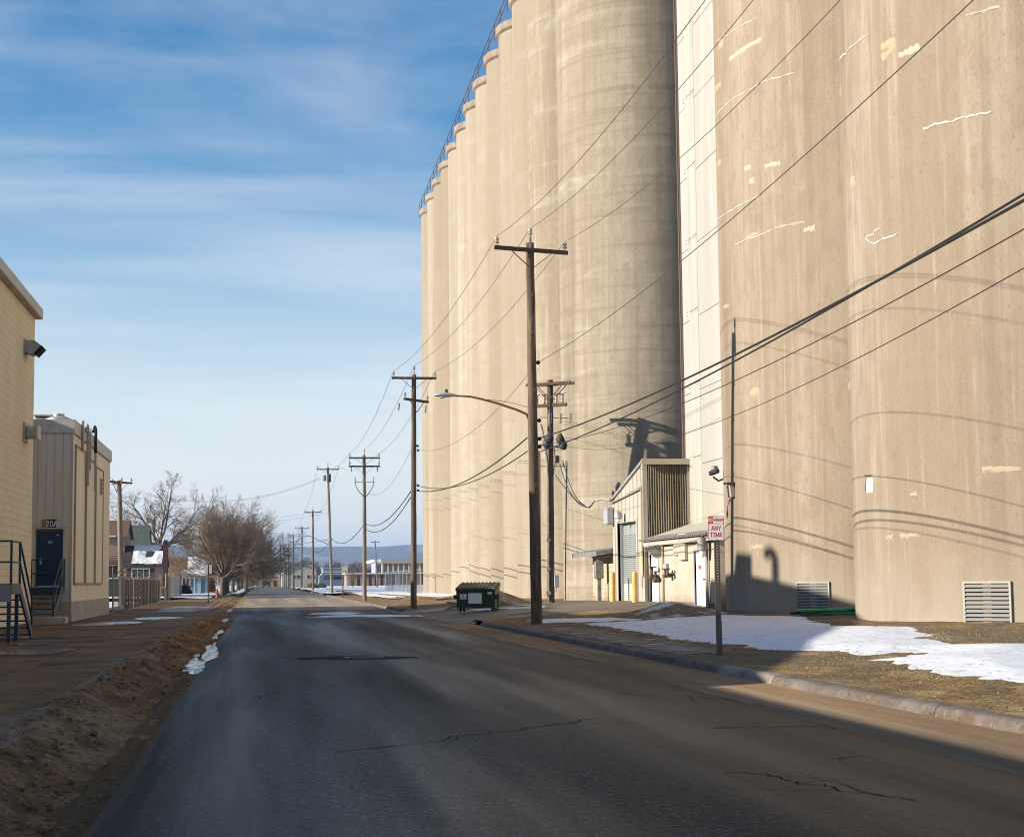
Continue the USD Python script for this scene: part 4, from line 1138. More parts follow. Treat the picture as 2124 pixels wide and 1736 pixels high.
# bollards
b0 = None
for px, py, lab in ((1271.5, 1250, "yellow steel bollard left of the grey roller door"), (1317.5, 1253, "yellow steel bollard right of the grey roller door")):
    z = 0.53
    p = on_z(px, py, z)
    if b0 is None:
        b0 = thing("bollard", lab, "bollard", (p[0], p[1], z))
        part(b0, "post", MB().lathe([(0.115, -0.2), (0.115, 1.26), (0.10, 1.31), (0.06, 1.345), (0, 1.36)], (p[0], p[1], z), 18), YELLOW, smooth=40)
        part(b0, "collar", MB().lathe([(0.2, -0.02), (0.2, 0.03), (0.115, 0.05)], (p[0], p[1], z), 18), KERB)
    else:
        dup(b0, (p[0], p[1], z), label=lab)

# ------------------------------------------------------------------ low rendered annex under the tower
XA = 15.8
yA0, yA1 = 58.3, 68.6
an = thing("low_annex", "low cream annex with two white doors and a lean-to roof under the white tower", "annex", (XA, 63, 0.5))
e0, e1 = on_x(1340, 1131, XA - 0.25)[2], on_x(1478, 1098, XA - 0.25)[2]
ez = (e0 + e1) / 2


def door_span(px0, px1): return on_x(px1, 1200, XA)[1], on_x(px0, 1200, XA)[1]


d1, d2 = door_span(1349, 1367), door_span(1441.5, 1466)
dz = 0.62 + 2.0
dz1, dz2 = on_x(1358, 1149, XA)[2], on_x(1452, 1142, XA)[2]
wl = MB().prism([(yA0, 0.3), (d2[0], 0.3), (d2[0], dz2), (d2[1], dz2), (d2[1], 0.3), (d1[0], 0.3), (d1[0], dz1), (d1[1], dz1), (d1[1], 0.3), (yA1, 0.3), (yA1, ez - 0.05), (yA0, ez - 0.05)], 0, XA, XA + 0.2)
part(an, "wall", wl, CREAM)
part(an, "end_wall", MB().box(XA + 0.2, yA0, 0.3, XT, yA0 + 0.2, ez), CREAM)
roof = MB().prism([(XA - 0.32, ez), (XA - 0.32, ez + 0.05), (XT, ez + 0.74), (XT, ez + 0.69)], 1, yA0 - 0.3, yA1 + 0.2)
part(an, "roof", roof, mat("pale_roof_sheet", (0.40, 0.36, 0.30), [((0.4, 0.35, 0.28), 1.4, U, (0.45, 0.62), 0.7)], rough=0.6))
cg = MB()
yy = np.linspace(yA0 - 0.3, yA1 + 0.2, 161)
zz_ = ez + 0.035 + 0.022 * np.cos(np.arange(161) * 2 * PI / 4)
cg.grid(np.stack([np.full(161, XA - 0.38), np.full(161, XA + 0.2)]), np.stack([yy, yy]), np.stack([zz_, zz_ + 0.17]))
part(an, "eave_sheet", cg, ZINC_D)
part(an, "fascia", MB().box(XA - 0.2, yA0 - 0.25, ez - 0.2, XA - 0.16, yA1 + 0.1, ez - 0.005), SHEDW)
for i, (d, zt, nm) in enumerate(((d1, dz1, "first"), (d2, dz2, "second"))):
    fr = MB().box(XA - 0.03, d[0] - 0.09, 0.45, XA + 0.1, d[0], zt + 0.09).box(XA - 0.03, d[1], 0.45, XA + 0.1, d[1] + 0.09, zt + 0.09).box(XA - 0.03, d[0], zt, XA + 0.1, d[1], zt + 0.09)
    dr = part(an, "door", MB().box(XA + 0.05, d[0], 0.5, XA + 0.1, d[1], zt), DOORW)
    part(dr, "frame", fr, GREYBOX if i else CREAM)
    part(dr, "handle", MB().box(XA - 0.05, d[0] + 0.12, 1.5, XA + 0.05, d[0] + 0.34, 1.56), RUST)
    if i:
        p = on_x(1452, 1185, XA + 0.04)
        part(dr, "notice", MB().box(XA + 0.035, p[1] - 0.28, p[2] - 0.26, XA + 0.049, p[1] + 0.28, p[2] + 0.3), mat("notice_paper", (0.75, 0.7, 0.68), rough=0.6))
        part(dr, "red_notice_band", MB().box(XA + 0.03, p[1] - 0.2, p[2] + 0.08, XA + 0.034, p[1] + 0.2, p[2] + 0.22), mat("red_print", (0.5, 0.08, 0.05), rough=0.6))
# jellyjar lamp by the second door
p = on_x(1456.5, 1134, XA - 0.3)
lp = part(an, "wall_lamp", MB().lathe([(0.05, 0.32), (0.16, 0.27), (0.18, 0.2), (0.18, -0.16), (0.12, -0.2)], (p[0], p[1], p[2] + 0.05), 14), ZINC_D, smooth=30)
part(lp, "arm", MB().tube([(p[0], p[1], p[2] + 0.32), (p[0], p[1], p[2] + 0.42), (p[0] + 0.32, p[1] - 0.3, p[2] + 0.45)], 0.035), ZINC_D)
part(lp, "globe", MB().lathe([(0.11, -0.18), (0.13, -0.28), (0.09, -0.4), (0.0, -0.43)], (p[0], p[1], p[2] + 0.05), 14), LAMPG, smooth=True)
# sloping hood over the first door
p = on_x(1376, 1140, XA)
part(an, "hood", MB().prism([(XA, p[2] + 0.24), (XA - 0.42, p[2] + 0.16), (XA - 0.42, p[2] + 0.11), (XA, p[2] - 0.3)], 1, p[1] - 0.1, p[1] + 1.5), ZINC_D)
for (px, py, s_) in ((1357, 1196, 0.3), (1365, 1203, 0.26), (1385, 1194, 0.2), (1390, 1191, 0.16)):
    p = on_x(px, py, XA - 0.2)
    vb = MB().tube([(XA, p[1], p[2]), (XA - 0.3, p[1], p[2])], s_ * 0.32, 8).tube([(XA - 0.3, p[1] - s_ * 0.8, p[2]), (XA - 0.3, p[1] + s_ * 0.8, p[2])], s_ * 0.4, 8).tube([(XA - 0.3, p[1], p[2]), (XA - 0.3, p[1], p[2] + s_ * 1.2)], s_ * 0.2, 8).lathe([(s_ * 0.7, 0), (s_ * 0.7, 0.04), (0, 0.05)], (XA - 0.3, p[1], p[2] + s_ * 1.2), 10)
    part(an, "hose_valve", vb, RUST)
for (px, py, w_, h_) in ((1408, 1135, 0.35, 0.3), (1420, 1134, 0.5, 0.5), (1385, 1180, 0.22, 0.22)):
    p = on_x(px, py, XA)
    part(an, "wall_box", MB().box(XA - 0.14, p[1] - w_, p[2] - h_, XA, p[1] + w_, p[2] + h_, bev=0.02), GREYBOX if w_ == 0.22 else CREAM)
for (px, py) in ((1378, 1200),):
    p = on_x(px, py, XA)
    part(an, "downpipe", MB().tube([(XA - 0.07, p[1], 0.5), (XA - 0.07, p[1], ez - 0.2)], 0.05), CREAM)
p = on_x(1472, 1200, XA)
part(an, "downpipe", MB().tube([(XA - 0.1, p[1], 0.5), (XA - 0.1, p[1], ez - 0.2)], 0.06), PIPE)
part(an, "foundation", MB().box(XA - 0.03, yA0, 0.2, XA + 0.18, d2[0] - 0.1, 0.68).box(XA - 0.03, d2[1] + 0.1, 0.2, XA + 0.18, d1[0] - 0.1, 0.68).box(XA - 0.03, d1[1] + 0.1, 0.2, XA + 0.18, yA1, 0.68), KERB)

# black box standing in for shade at the corner between annex and silo
p = on_z(1470, 1254, 0.52)
pb = thing("pump_box", "small black box added as shade by the second white door", "box", (p[0], p[1], 0.5))
part(pb, "case", MB().obox((p[0], p[1], 0.72), (0.8, 0.55, 0.42), bev=0.03), BLACKW)
part(pb, "lid", MB().obox((p[0] + 0.35, p[1] - 0.2, 0.92), (0.5, 0.6, 0.5), rz=0.4, bev=0.12), BLACKW)

# security camera and floodlight on the tan silo
th, z = hit_cyl(1500, 993, CA, R2)
base = np.array([CA[0] + R2 * cos(th), CA[1] + R2 * sin(th), z])
nrm = np.array([cos(th), sin(th), 0.0])
e = base + np.array([-0.42, -0.25, 0.05])
cm = thing("security_camera", "small dark security camera on a bracket at the left edge of the tan silo", "camera", base)
part(cm, "bracket", MB().tube([base - nrm * 0.02, base + np.array([-0.2, -0.12, -0.08]), e], 0.03), BLACKW)
part(cm, "body", MB().obox(e + np.array([0.03, -0.02, 0.16]), (0.16, 0.42, 0.15), rz=0.5, rx=-0.2, bev=0.03), BLACKW)
part(cm, "sunshield", MB().obox(e + np.array([0.06, 0.05, 0.3]), (0.2, 0.2, 0.16), rz=0.5, bev=0.03), ZINC_D)
th, z = hit_cyl(1521, 1015, CA, R2)
base = np.array([CA[0] + (R2 + 0.08) * cos(th), CA[1] + (R2 + 0.08) * sin(th), z])
wb = thing("wall_floodlight", "narrow tan floodlight box hanging on the silo beside the pole's shadow", "light", base)
part(wb, "case", MB().obox(base + np.array([0, 0, -0.05]), (0.16, 0.3, 0.42), rz=th, ry=0.12, bev=0.02), PIPE)
part(wb, "hood", MB().obox(base + np.array([-0.05, -0.02, 0.2]), (0.3, 0.36, 0.06), rz=th), RUSTY)

# coil of green hose at the silo foot
p = on_ground(1715, 1274, gz)
hz = float(gz(p[0], p[1]))
GREENH = mat("green_hose", (0.015, 0.20, 0.075), [((0.03, 0.3, 0.13), 3, U, (0.5, 0.65), 0.5)], rough=0.4)
t = np.linspace(0, 7 * 2 * PI, 260)
rr = 1.0 + 0.14 * np.sin(t * 0.37) + 0.05 * np.sin(t * 1.7)
pts = np.c_[p[0] + 0.1 + rr * 0.85 * np.cos(t) + 0.07 * np.sin(t * 0.23), p[1] - 0.2 + rr * 0.8 * np.sin(t) + 0.05 * np.cos(t * 0.31), hz + 0.05 + 0.10 * (t / t[-1]) + 0.025 * np.sin(t * 0.9)]
hs = thing("hose_coil", "coil of bright green hose lying under the vent of the tan silo", "hose", (p[0], p[1], hz))
part(hs, "coil", MB().tube(pts, 0.045, 7), GREENH, smooth=60)
e0_ = pts[0]
part(hs, "loose_end", MB().tube([e0_, e0_ + [-0.9, 0.35, -0.02], e0_ + [-1.6, 0.3, 0.0], e0_ + [-2.1, -0.05, 0.0]], 0.04, 6), BLACKW, label="black loose end of the hose")
# ================================================================== utility poles and wires
def at_depth(px, py, depth):
    d = np.array([px - CX, CY - py, -FPX]) / FPX * depth
    return EYE + d @ CAM


def vert_at(px, py, base):
    """height seen at pixel (px,py) for something standing at base (same distance)"""
    dep = float((np.asarray(base) - EYE) @ -CAM[2])
    return at_depth(px, py, dep)


WOOD = mat("weathered_pole", (0.145, 0.098, 0.064), [((0.075, 0.052, 0.036), 3.5, (1, 1, 0.06), (0.40, 0.6), 0.9), ((0.24, 0.175, 0.12), 6, (1, 1, 0.05), (0.52, 0.66), 0.75), ((0.03, 0.022, 0.017), 9, (1, 1, 0.04), (0.58, 0.7), 0.85)], rough=0.9, bump=(14, (1, 1, 0.06), 0.8, 0.02))
WOODG = mat("greyed_pole", (0.22, 0.185, 0.145), [((0.14, 0.115, 0.09), 3.5, (1, 1, 0.06), (0.40, 0.6), 0.9), ((0.3, 0.26, 0.21), 6, (1, 1, 0.05), (0.52, 0.66), 0.75)], rough=0.9)
ARM = mat("crossarm_wood", (0.085, 0.052, 0.034), [((0.15, 0.10, 0.07), 8, (1, 1, 1), (0.5, 0.66), 0.7)], rough=0.9)
PORC = mat("porcelain", (0.30, 0.27, 0.24), rough=0.25)
BROWNP = mat("brown_porcelain", (0.10, 0.05, 0.035), rough=0.2)
LAMPBODY = mat("lamp_aluminium", (0.52, 0.51, 0.48), rough=0.45, metallic=0.3)
DARKPOT = mat("dark_casting", (0.035, 0.034, 0.033), [((0.10, 0.09, 0.08), 6, U, (0.5, 0.65), 0.6)], rough=0.6)
ARMPIPE = mat("brown_lamp_arm", (0.17, 0.085, 0.045), rough=0.55)


def insulator(pole, p, h=0.26, m=PORC):
    part(pole, "insulator", MB().lathe([(0.018, -0.06), (0.018, h * 0.3), (0.075, h * 0.32), (0.08, h * 0.45), (0.045, h * 0.5), (0.045, h * 0.68), (0.07, h * 0.7), (0.06, h), (0, h * 1.03)], p, 9), m)


def pole(label, base, top, r0=0.17, r1=0.11, arms=(), m=WOOD, top_pin=True, group=None, nins=(-1, 1)):
    base, top = np.asarray(base, float), np.asarray(top, float)
    t = thing("utility_pole", label, "utility pole", base, group=group)
    k = 14
    s = np.linspace(0, 1, k)[:, None]
    pts = base - [0, 0, 0.3] + (top - base + [0, 0, 0.3]) * s
    wob = np.random.RandomState(int(abs(base[1]) * 10)).randn(k, 2) * 0.006
    pts[:, :2] += wob
    part(t, "shaft", MB().tube(pts, r0 + (r1 - r0) * s[:, 0], 14), m, smooth=50)
    axis = (top - base) / np.linalg.norm(top - base)
    ends = []
    for (z, half, ang, tilt) in arms:
        c = base + axis * (z - base[2]) / axis[2]
        d = np.array([cos(ang), sin(ang), tilt])
        rr = r0 + (r1 - r0) * (z - base[2]) / (top[2] - base[2])
        off = np.array([sin(ang), -cos(ang), 0]) * (rr + 0.03)      # bolted on the near side
        a, b = c + off - d * half, c + off + d * half
        part(t, "crossarm", MB().bar(a, b, 0.095, 0.125), ARM)
        for sgn in (-1, 1):
            part(t, "brace", MB().bar(c + off * 1.35 + d * sgn * half * 0.55 - [0, 0, 0.07], c + off * 1.2 - [0, 0, 0.62], 0.04, 0.02), ARM)
        e = []
        for sgn in nins:
            q = c + off + d * half * 0.93 * sgn + [0, 0, 0.06]
            insulator(t, q)
            e.append(q + [0, 0, 0.3])
        ends.append(e)
    if top_pin:
        part(t, "top_bracket", MB().bar(top + [0.0, -r1 - 0.02, -0.25], top + [0.0, -r1 - 0.02, 0.16], 0.06), ZINC_D)
        insulator(t, top + [0, -r1 - 0.02, 0.16])
        ends.append([top + [0, -r1 - 0.02, 0.44]])
    return t, ends


# pole 1, in front of the silos
b1 = at_depth(1113.3, 1292, 53.9)
t1 = at_depth(1098.5, 504, 53.9)
azm = at_depth(1098.5, 521, 53.9)[2]
ang1 = 0.14
P1T, e1 = pole("big dark wooden utility pole with crossarm and street lamp arm before the silos", b1, t1, 0.185, 0.125, [(azm, 1.22, ang1, -0.03)])
ax1 = (t1 - b1) / (t1[2] - b1[2])


def on1(z): return b1 + ax1 * (z - b1[2])


# street lamp arm
lh = at_depth(929, 822, 53.5)
la = [vert_at(1098, 873, b1), vert_at(1092, 859, b1), vert_at(1072, 850, b1), vert_at(1030, 836, b1), vert_at(1000, 828, b1), vert_at(975, 822.5, b1), vert_at(945, 821, b1)]
arm = part(P1T, "lamp_arm", MB().tube(la, [0.04, 0.04, 0.038, 0.036, 0.034, 0.032, 0.03], 8), ARMPIPE, smooth=60)
part(arm, "stay_wire", MB().tube([vert_at(1096, 845, b1), vert_at(1055, 834, b1), vert_at(1005, 828, b1)], 0.008, 5), BLACKW)
c_ = la[-1]
head = MB()
hp = [(0.0, 0.03, 0.05), (0.12, 0.09, 0.08), (0.3, 0.15, 0.10), (0.52, 0.17, 0.085), (0.66, 0.10, 0.05), (0.7, 0.02, 0.02)]
d_ = np.array([-1.0, -0.12, 0.0])
rows = []
for s_, w_, h_ in hp:
    for a_ in np.arange(10) / 10 * 2 * PI:
        rows.append(c_ + d_ * s_ + np.array([0, w_ * cos(a_), h_ * sin(a_) * (1.0 if sin(a_) > 0 else 0.5)]))
f_ = [[i * 10 + j, i * 10 + (j + 1) % 10, (i + 1) * 10 + (j + 1) % 10, (i + 1) * 10 + j] for i in range(len(hp) - 1) for j in range(10)]
head.add(rows, f_)
part(arm, "lamp_head", head, LAMPBODY, smooth=50)
part(arm, "lamp_lens", MB().lathe([(0.13, 0.0), (0.12, -0.05), (0.0, -0.07)], c_ + d_ * 0.45 + [0, 0, -0.03], 12), LAMPG)
part(arm, "photocell", MB().cyl(c_ + d_ * 0.3 + [0, 0, 0.08], c_ + d_ * 0.3 + [0, 0, 0.2], 0.05, 0.05, 10), DARKPOT)
for z_ in (vert_at(1117, 752, b1)[2], vert_at(1117, 910, b1)[2], vert_at(1117, 926, b1)[2], vert_at(1117, 872, b1)[2]):
    part(P1T, "cable_clamp", MB().sphere(on1(z_) + [0.2, -0.02, 0], 0.07, 1).bar(on1(z_) + [0.1, 0, 0], on1(z_) + [0.22, 0, 0], 0.05), DARKPOT)
for z_ in (4.6, 7.6, 9.4, 10.6):
    part(P1T, "bolt_plate", MB().obox(on1(z_) + [0.03, -0.165, 0], (0.09, 0.03, 0.1)), RUSTY)

# pole 2
b2 = at_depth(858, 1262, 87.0)
t2 = at_depth(858.5, 777, 87.0)
z2a, z2b = vert_at(858, 785, b2)[2], vert_at(858, 831, b2)[2]
P2T, e2 = pole("second wooden utility pole with two crossarms, at the end of the silo row", b2, t2, 0.165, 0.115, [(z2a, 1.15, 0.02, 0.0), (z2b, 1.05, 0.85, 0.0)])
for k_, s_ in enumerate((-1, 1)):
    q = b2 + [s_ * 0.75, s_ * 0.6, z2b - b2[2] - 0.35]
    part(P2T, "fuse_cutout", MB().cyl(q + [0, 0, 0.25], q - [0.05, 0, 0.12], 0.06, 0.05, 8), PORC)
for (px, py) in ((865, 925), (866, 934), (866, 1007), (866, 1017)):
    q = vert_at(px, py, b2)
    part(P2T, "cable_clamp", MB().sphere(q + [0.02, -0.05, 0], 0.07, 1), DARKPOT)

# the farther poles on the right-hand side
far = []
spec = [  # base px, depth, top px, arms [(py, half)], label, lamp
    (756.5, 1244.4, 127.5, 755.5, 944, [(950, 1.18), (967.5, 1.18)], "pale utility pole with twin crossarms tied by rods and hanging cables", False, WOODG),
    (688.8, 1233.6, 181, 680, 969, [(973.5, 1.2)], "leaning utility pole with a single crossarm and a transformer drum", True, WOODG),
    (649.4, 1227, 241, 649, 1058, [(1062.5, 1.22)], "dark utility pole with one crossarm, just left of the leaning one", False, WOOD),
    (625.8, 1223.5, 302, 626.5, 1092, [(1096, 1.22)], "utility pole with one crossarm standing before the beige gabled hall", False, WOOD),
    (609.5, 1221, 350, 608.3, 1107, [(1111, 1.2), (1123.5, 0.7)], "slim pole with a long and a short crossarm near the billboard", False, WOODG),
    (598.5, 1219, 405, 597.6, 1129, [(1137, 1.2), (1150, 1.2)], "dark far pole with two crossarms close behind the slim one", False, WOOD),
    (589.5, 1218, 445, 589, 1129, [], "thin far pole without crossarm beside the billboard", False, WOODG),
    (582.3, 1217, 480, 581.4, 1128, [], "farthest brown pole with a street lamp arm over the road", True, WOOD)]
for bx, by, dep, tx, ty, arms, lab, lamp_, m_ in spec:
    b = at_depth(bx, by, dep)
    b[2] = 0.12
    t = at_depth(tx, ty, dep)
    ar = [(at_depth(tx, ay, dep)[2], hf, 0.02, 0.0) for ay, hf in arms]
    T_, e_ = pole(lab, b, t, 0.17, 0.12, ar, m_, top_pin=bool(arms))
    far.append((b, t, e_))
    if dep == 127.5:
        za, zb_ = ar[0][0], ar[1][0]
        for s_ in (-1, 1):
            part(T_, "tie_rod", MB().bar(t * [1, 1, 0] + [s_ * 1.12, -0.15, za], t * [1, 1, 0] + [s_ * 1.12, -0.15, zb_], 0.03), ZINC_D)
            part(T_, "arrester", MB().cyl(t * [1, 1, 0] + [s_ * 0.98, -0.15, zb_ - 0.08], t * [1, 1, 0] + [s_ * 0.98, -0.15, zb_ - 0.42], 0.045, 0.03, 8), BROWNP)
            z0_ = at_depth(tx, 1000, dep)[2]
            part(T_, "riser_cable", MB().tube([t * [1, 1, 0] + [s_ * 0.7, -0.2, z0_ + 0.35], t * [1, 1, 0] + [s_ * 0.7, -0.2, z0_ - 0.2], t * [1, 1, 0] + [s_ * 0.45, -0.2, z0_ - 0.7], t * [1, 1, 0] + [0.05, -0.2, z0_ - 1.2]], 0.03, 6), BLACKW)
        part(T_, "standoff_bracket", MB().bar(t * [1, 1, 0] + [-0.75, -0.2, z0_], t * [1, 1, 0] + [0.75, -0.2, z0_], 0.05), ZINC_D)
    if dep == 181:
        q = at_depth(682, 992, dep)
        part(T_, "transformer", MB().lathe([(0.0, -0.42), (0.2, -0.42), (0.22, -0.38), (0.22, 0.36), (0.16, 0.44), (0, 0.46)], q + [0.0, -0.34, 0], 14), DARKPOT, smooth=40)
        q = at_depth(672.5, 992, dep)
        part(T_, "coiled_wire", MB().lathe([(0.16, -0.3), (0.2, -0.1), (0.2, 0.2), (0.14, 0.35)], q, 12), ZINC_D)
        la = [at_depth(*p, dep) for p in ((688, 1132), (668, 1123), (645, 1112.5), (634, 1111))]
        arm = part(T_, "lamp_arm", MB().tube(la, 0.045, 6), ZINC_D)
        part(arm, "lamp_head", MB().obox(la[-1] - [0.3, 0, -0.02], (0.8, 0.35, 0.16), bev=0.06), LAMPBODY)
    if dep == 480:
        la = [at_depth(*p, dep) for p in ((582, 1154), (570, 1151), (561, 1149))]
        arm = part(T_, "lamp_arm", MB().tube(la, 0.06, 6), LAMPBODY)
        part(arm, "lamp_head", MB().obox(la[-1] - [0.3, 0, 0], (0.9, 0.4, 0.2), bev=0.06), LAMPBODY)

# transformer pole close to the big stained silo
bT = at_depth(1142.5, 1255, 82.2)
tT = at_depth(1141, 788, 82.2)
TT = thing("utility_pole", "dark pole crowded with fuses and cable terminals by the big stained silo", "utility pole", bT)
s = np.linspace(0, 1, 12)[:, None]
part(TT, "shaft", MB().tube(bT - [0, 0, 0.3] + (tT - bT + [0, 0, 0.3]) * s, 0.19 + (0.14 - 0.19) * s[:, 0], 14), WOOD, smooth=50)


def tz(py): return vert_at(1142, py, bT)[2]


def tp(px, py, toward=0.0): return vert_at(px, py, bT) + np.array([0, -toward, 0])


dA = np.array([cos(-0.62), sin(-0.62), 0.0])
for off in (-0.2, 0.2):
    nA = np.array([-dA[1], dA[0], 0]) * off
    c_ = np.array([tT[0], tT[1], tz(797)]) + nA
    part(TT, "crossarm", MB().bar(c_ - dA * 1.2, c_ + dA * 1.2, 0.10, 0.13), ARM)
    for s_ in (-1, 1):
        part(TT, "brace", MB().bar(c_ + dA * s_ * 0.75 - [0, 0, 0.08], c_ + dA * s_ * 0.08 - [0, 0, 0.75], 0.045, 0.03), ARM)
c_ = np.array([tT[0], tT[1] - 0.15, tz(842)])
part(TT, "crossarm", MB().bar(c_ - dA * 0.85, c_ + dA * 0.85, 0.12, 0.16), ARM)
part(TT, "mount", MB().bar(c_ - [0, 0, 0.6], c_ + [0, 0, 0.2], 0.2, 0.15), DARKPOT)
for s_ in (-0.75, -0.35, 0.3, 0.62):
    q = c_ + dA * s_ + [0, 0, 0.1]
    part(TT, "insulator", MB().lathe([(0.03, 0), (0.07, 0.05), (0.05, 0.15), (0.07, 0.2), (0.05, 0.32), (0.1, 0.36), (0, 0.42)], q, 9), PORC)
    part(TT, "switch_blade", MB().bar(q + [-0.15, 0, 0.4], q + [0.16, 0, 0.46], 0.035), DARKPOT)
c_ = np.array([tT[0], tT[1] - 0.15, tz(868)])
part(TT, "bracket", MB().bar(c_ - [0.55, 0, -0.02], c_ + [0.95, 0, -0.02], 0.04), ZINC)
for s_ in (-0.1, 0.42, 0.9):
    q = c_ + [s_, -0.08, -0.02]
    part(TT, "fuse_cutout", MB().cyl(q + [0.02, 0, 0.22], q + [-0.02, 0, -0.25], 0.045, 0.04, 8).bar(q + [0.11, -0.02, 0.2], q + [0.07, -0.02, -0.25], 0.03).bar(q + [0.0, 0, 0.2], q + [0.12, -0.02, 0.21], 0.03).bar(q + [-0.02, 0, -0.24], q + [0.08, -0.02, -0.25], 0.03), PORC)
for (px, py) in ((1138, 910), (1160, 913), (1132, 922), (1166, 925)):
    q = tp(px, py, 0.3)
    part(TT, "cable_terminal", MB().lathe([(0.0, -0.22), (0.13, -0.2), (0.2, -0.05), (0.2, 0.08), (0.13, 0.2), (0.08, 0.3), (0.0, 0.34)], q, 12), DARKPOT, smooth=40)
q = tp(1142, 927, 0.25)
part(TT, "bracket", MB().bar(q + [-0.5, 0, 0.1], q + [0.5, 0, -0.05], 0.06), ZINC_D)
c_ = np.array([bT[0] + 0.1, bT[1] - 0.18, tz(966)])
part(TT, "bracket", MB().bar(c_ - [0.68, 0, 0], c_ + [0.75, 0, 0], 0.045), ZINC)
for s_ in (-0.65, 0.2, 0.55, 0.73):
    part(TT, "spool", MB().lathe([(0.05, 0), (0.05, 0.24), (0.03, 0.28), (0, 0.28)], c_ + [s_, 0, 0.02], 8), PORC)
part(TT, "conduit", MB().tube([tp(1121, 880, 0.2), tp(1128, 915, 0.25), tp(1134, 960, 0.2), tp(1136, 1000, 0.2), tp(1137, 1245, 0.2)], 0.05, 7), ZINC_D)
part(TT, "ground_wire", MB().tube([tp(1148, 930, 0.2), tp(1150, 955, 0.22), tp(1146, 990, 0.2)], 0.02, 5), BLACKW)
part(TT, "junction_box", MB().obox(tp(1154, 953, 0.2), (0.2, 0.2, 0.34), bev=0.02), DARKPOT)
part(TT, "meter_box", MB().obox(tp(1153, 1205, 0.15), (0.22, 0.25, 0.62), bev=0.02), GREYBOX)
part(TT, "meter_pipe", MB().tube([tp(1153, 1214, 0.15), tp(1152, 1224, 0.15), tp(1147, 1228, 0.15)], 0.03, 6), PIPE)
part(TT, "conduit_strap", MB().obox(tp(1136, 1120, 0.2), (0.2, 0.1, 0.12)).obox(tp(1136, 1180, 0.2), (0.2, 0.1, 0.12)).obox(tp(1136, 1230, 0.2), (0.24, 0.14, 0.16)), ZINC)

# pale conduit pole against the silo behind pole 1
q0, q1 = at_depth(1117.5, 1258, 86.0), at_depth(1116, 935, 86.0)
cp = thing("conduit_pipe", "thin pale grey conduit standing against the silo, half behind the big dark pole", "conduit", q0)
part(cp, "pipe", MB().tube([q0, q1], 0.13, 10), ZINC)

WIRE = mat("bare_wire", (0.07, 0.06, 0.055), rough=0.6)
CABLE = mat("cable_sheath", (0.028, 0.024, 0.022), rough=0.55)


def span(a, b, sag, r, label, group=None, m=WIRE, n=26):
    a, b = np.asarray(a, float), np.asarray(b, float)
    t = np.linspace(0, 1, n)[:, None]
    pts = a + (b - a) * t
    pts[:, 2] -= 4 * sag * (t * (1 - t))[:, 0]
    return solo("overhead_cable" if r > 0.012 else "overhead_wire", MB().tube(pts, r, 5), m, label, "cable" if r > 0.012 else "wire", group)


p0b = np.array([8.55, 12.5, 0.2])           # the next pole stands out of the picture, to the right
L1, R1e = e1[0]
T1 = e1[1][0]
z0w = 11.95
span(L1, p0b + [-1.15, 0, z0w], 1.02, 0.008, "thin upper wire rising from the left crossarm end of the big pole")
span(T1, p0b + [0, 0, z0w + 0.5], 1.05, 0.008, "thin upper wire rising from the tip of the big pole")
span(R1e, p0b + [1.15, 0, z0w], 1.0, 0.008, "thin upper wire from the right crossarm end of the big pole past the tower")
zl1 = vert_at(1118, 750, b1)[2]
span(on1(zl1) + [0.25, 0, 0], p0b + [0.25, 0, 9.0], 0.55, 0.009, "thin wire from mid-height of the big pole across both tan silos, upper right")
# to pole 2
L2, R2e = e2[0]
T2 = e2[2][0]
span(L1, L2, 0.6, 0.009, "thin wire between the left crossarm ends of the two nearest poles")
span(T1, T2, 0.6, 0.009, "thin wire between the tips of the two nearest poles")
span(R1e, R2e, 0.6, 0.009, "thin wire between the right crossarm ends of the two nearest poles")
span(on1(zl1) + [0.2, 0, 0], vert_at(866, 933, b2), 0.9, 0.008, "faint slack wire from the middle of the big pole down to the second pole")
# telephone cables
zc1, zc2 = vert_at(1118, 908, b1)[2], vert_at(1118, 924, b1)[2]
zc3 = vert_at(1118, 936, b1)[2]
cR = on1(zc1) + [0.25, -0.05, 0]
span(cR, p0b + [0.2, 0, 5.90], 0.35, 0.022, "upper of two thick black cables rising from the big pole to the right edge", m=CABLE, n=40)
span(on1(zc3) + [0.25, -0.05, 0], p0b + [0.2, 0, 6.06], 0.36, 0.018, "lower of two thick black cables rising from the big pole to the right edge", m=CABLE, n=40)
span(on1(zc2) + [0.25, -0.05, 0], p0b + [0.28, 0, 5.75], 0.62, 0.009, "thin wire sagging just under the two thick cables", m=CABLE, n=40)
span(tp(1172, 925, 0.1), p0b + [0.9, 0, 5.8], 1.3, 0.009, "lowest thin wire crossing both tan silos, from the transformer pole", m=CABLE, n=40)
c2a, c2b = vert_at(866, 1007, b2), vert_at(866, 1018, b2)
span(on1(zc1) - [0.2, 0, 0], c2b, 0.55, 0.024, "thick black cable from the big pole to the second pole, ending lower", m=CABLE)
span(on1(zc3) - [0.2, 0, 0], c2a, 0.55, 0.020, "thick black cable from the big pole to the second pole, ending higher", m=CABLE)
b3, t3, e3 = far[0]
span(L2, e3[0][0], 0.7, 0.011, "wire between the left crossarm ends of the second and third pole")
span(T2, e3[-1][0], 0.7, 0.011, "wire between the tips of the second and third pole")
span(R2e, e3[0][1], 0.7, 0.011, "wire between the right crossarm ends of the second and third pole")
c3a, c3b = at_depth(759, 1087, 127.5), at_depth(759, 1098, 127.5)
span(vert_at(852, 1019, b2), c3a, 0.7, 0.028, "upper black cable between the second and third pole", m=CABLE)
span(vert_at(852, 1031, b2), c3b, 0.8, 0.028, "lower black cable between the second and third pole", m=CABLE)
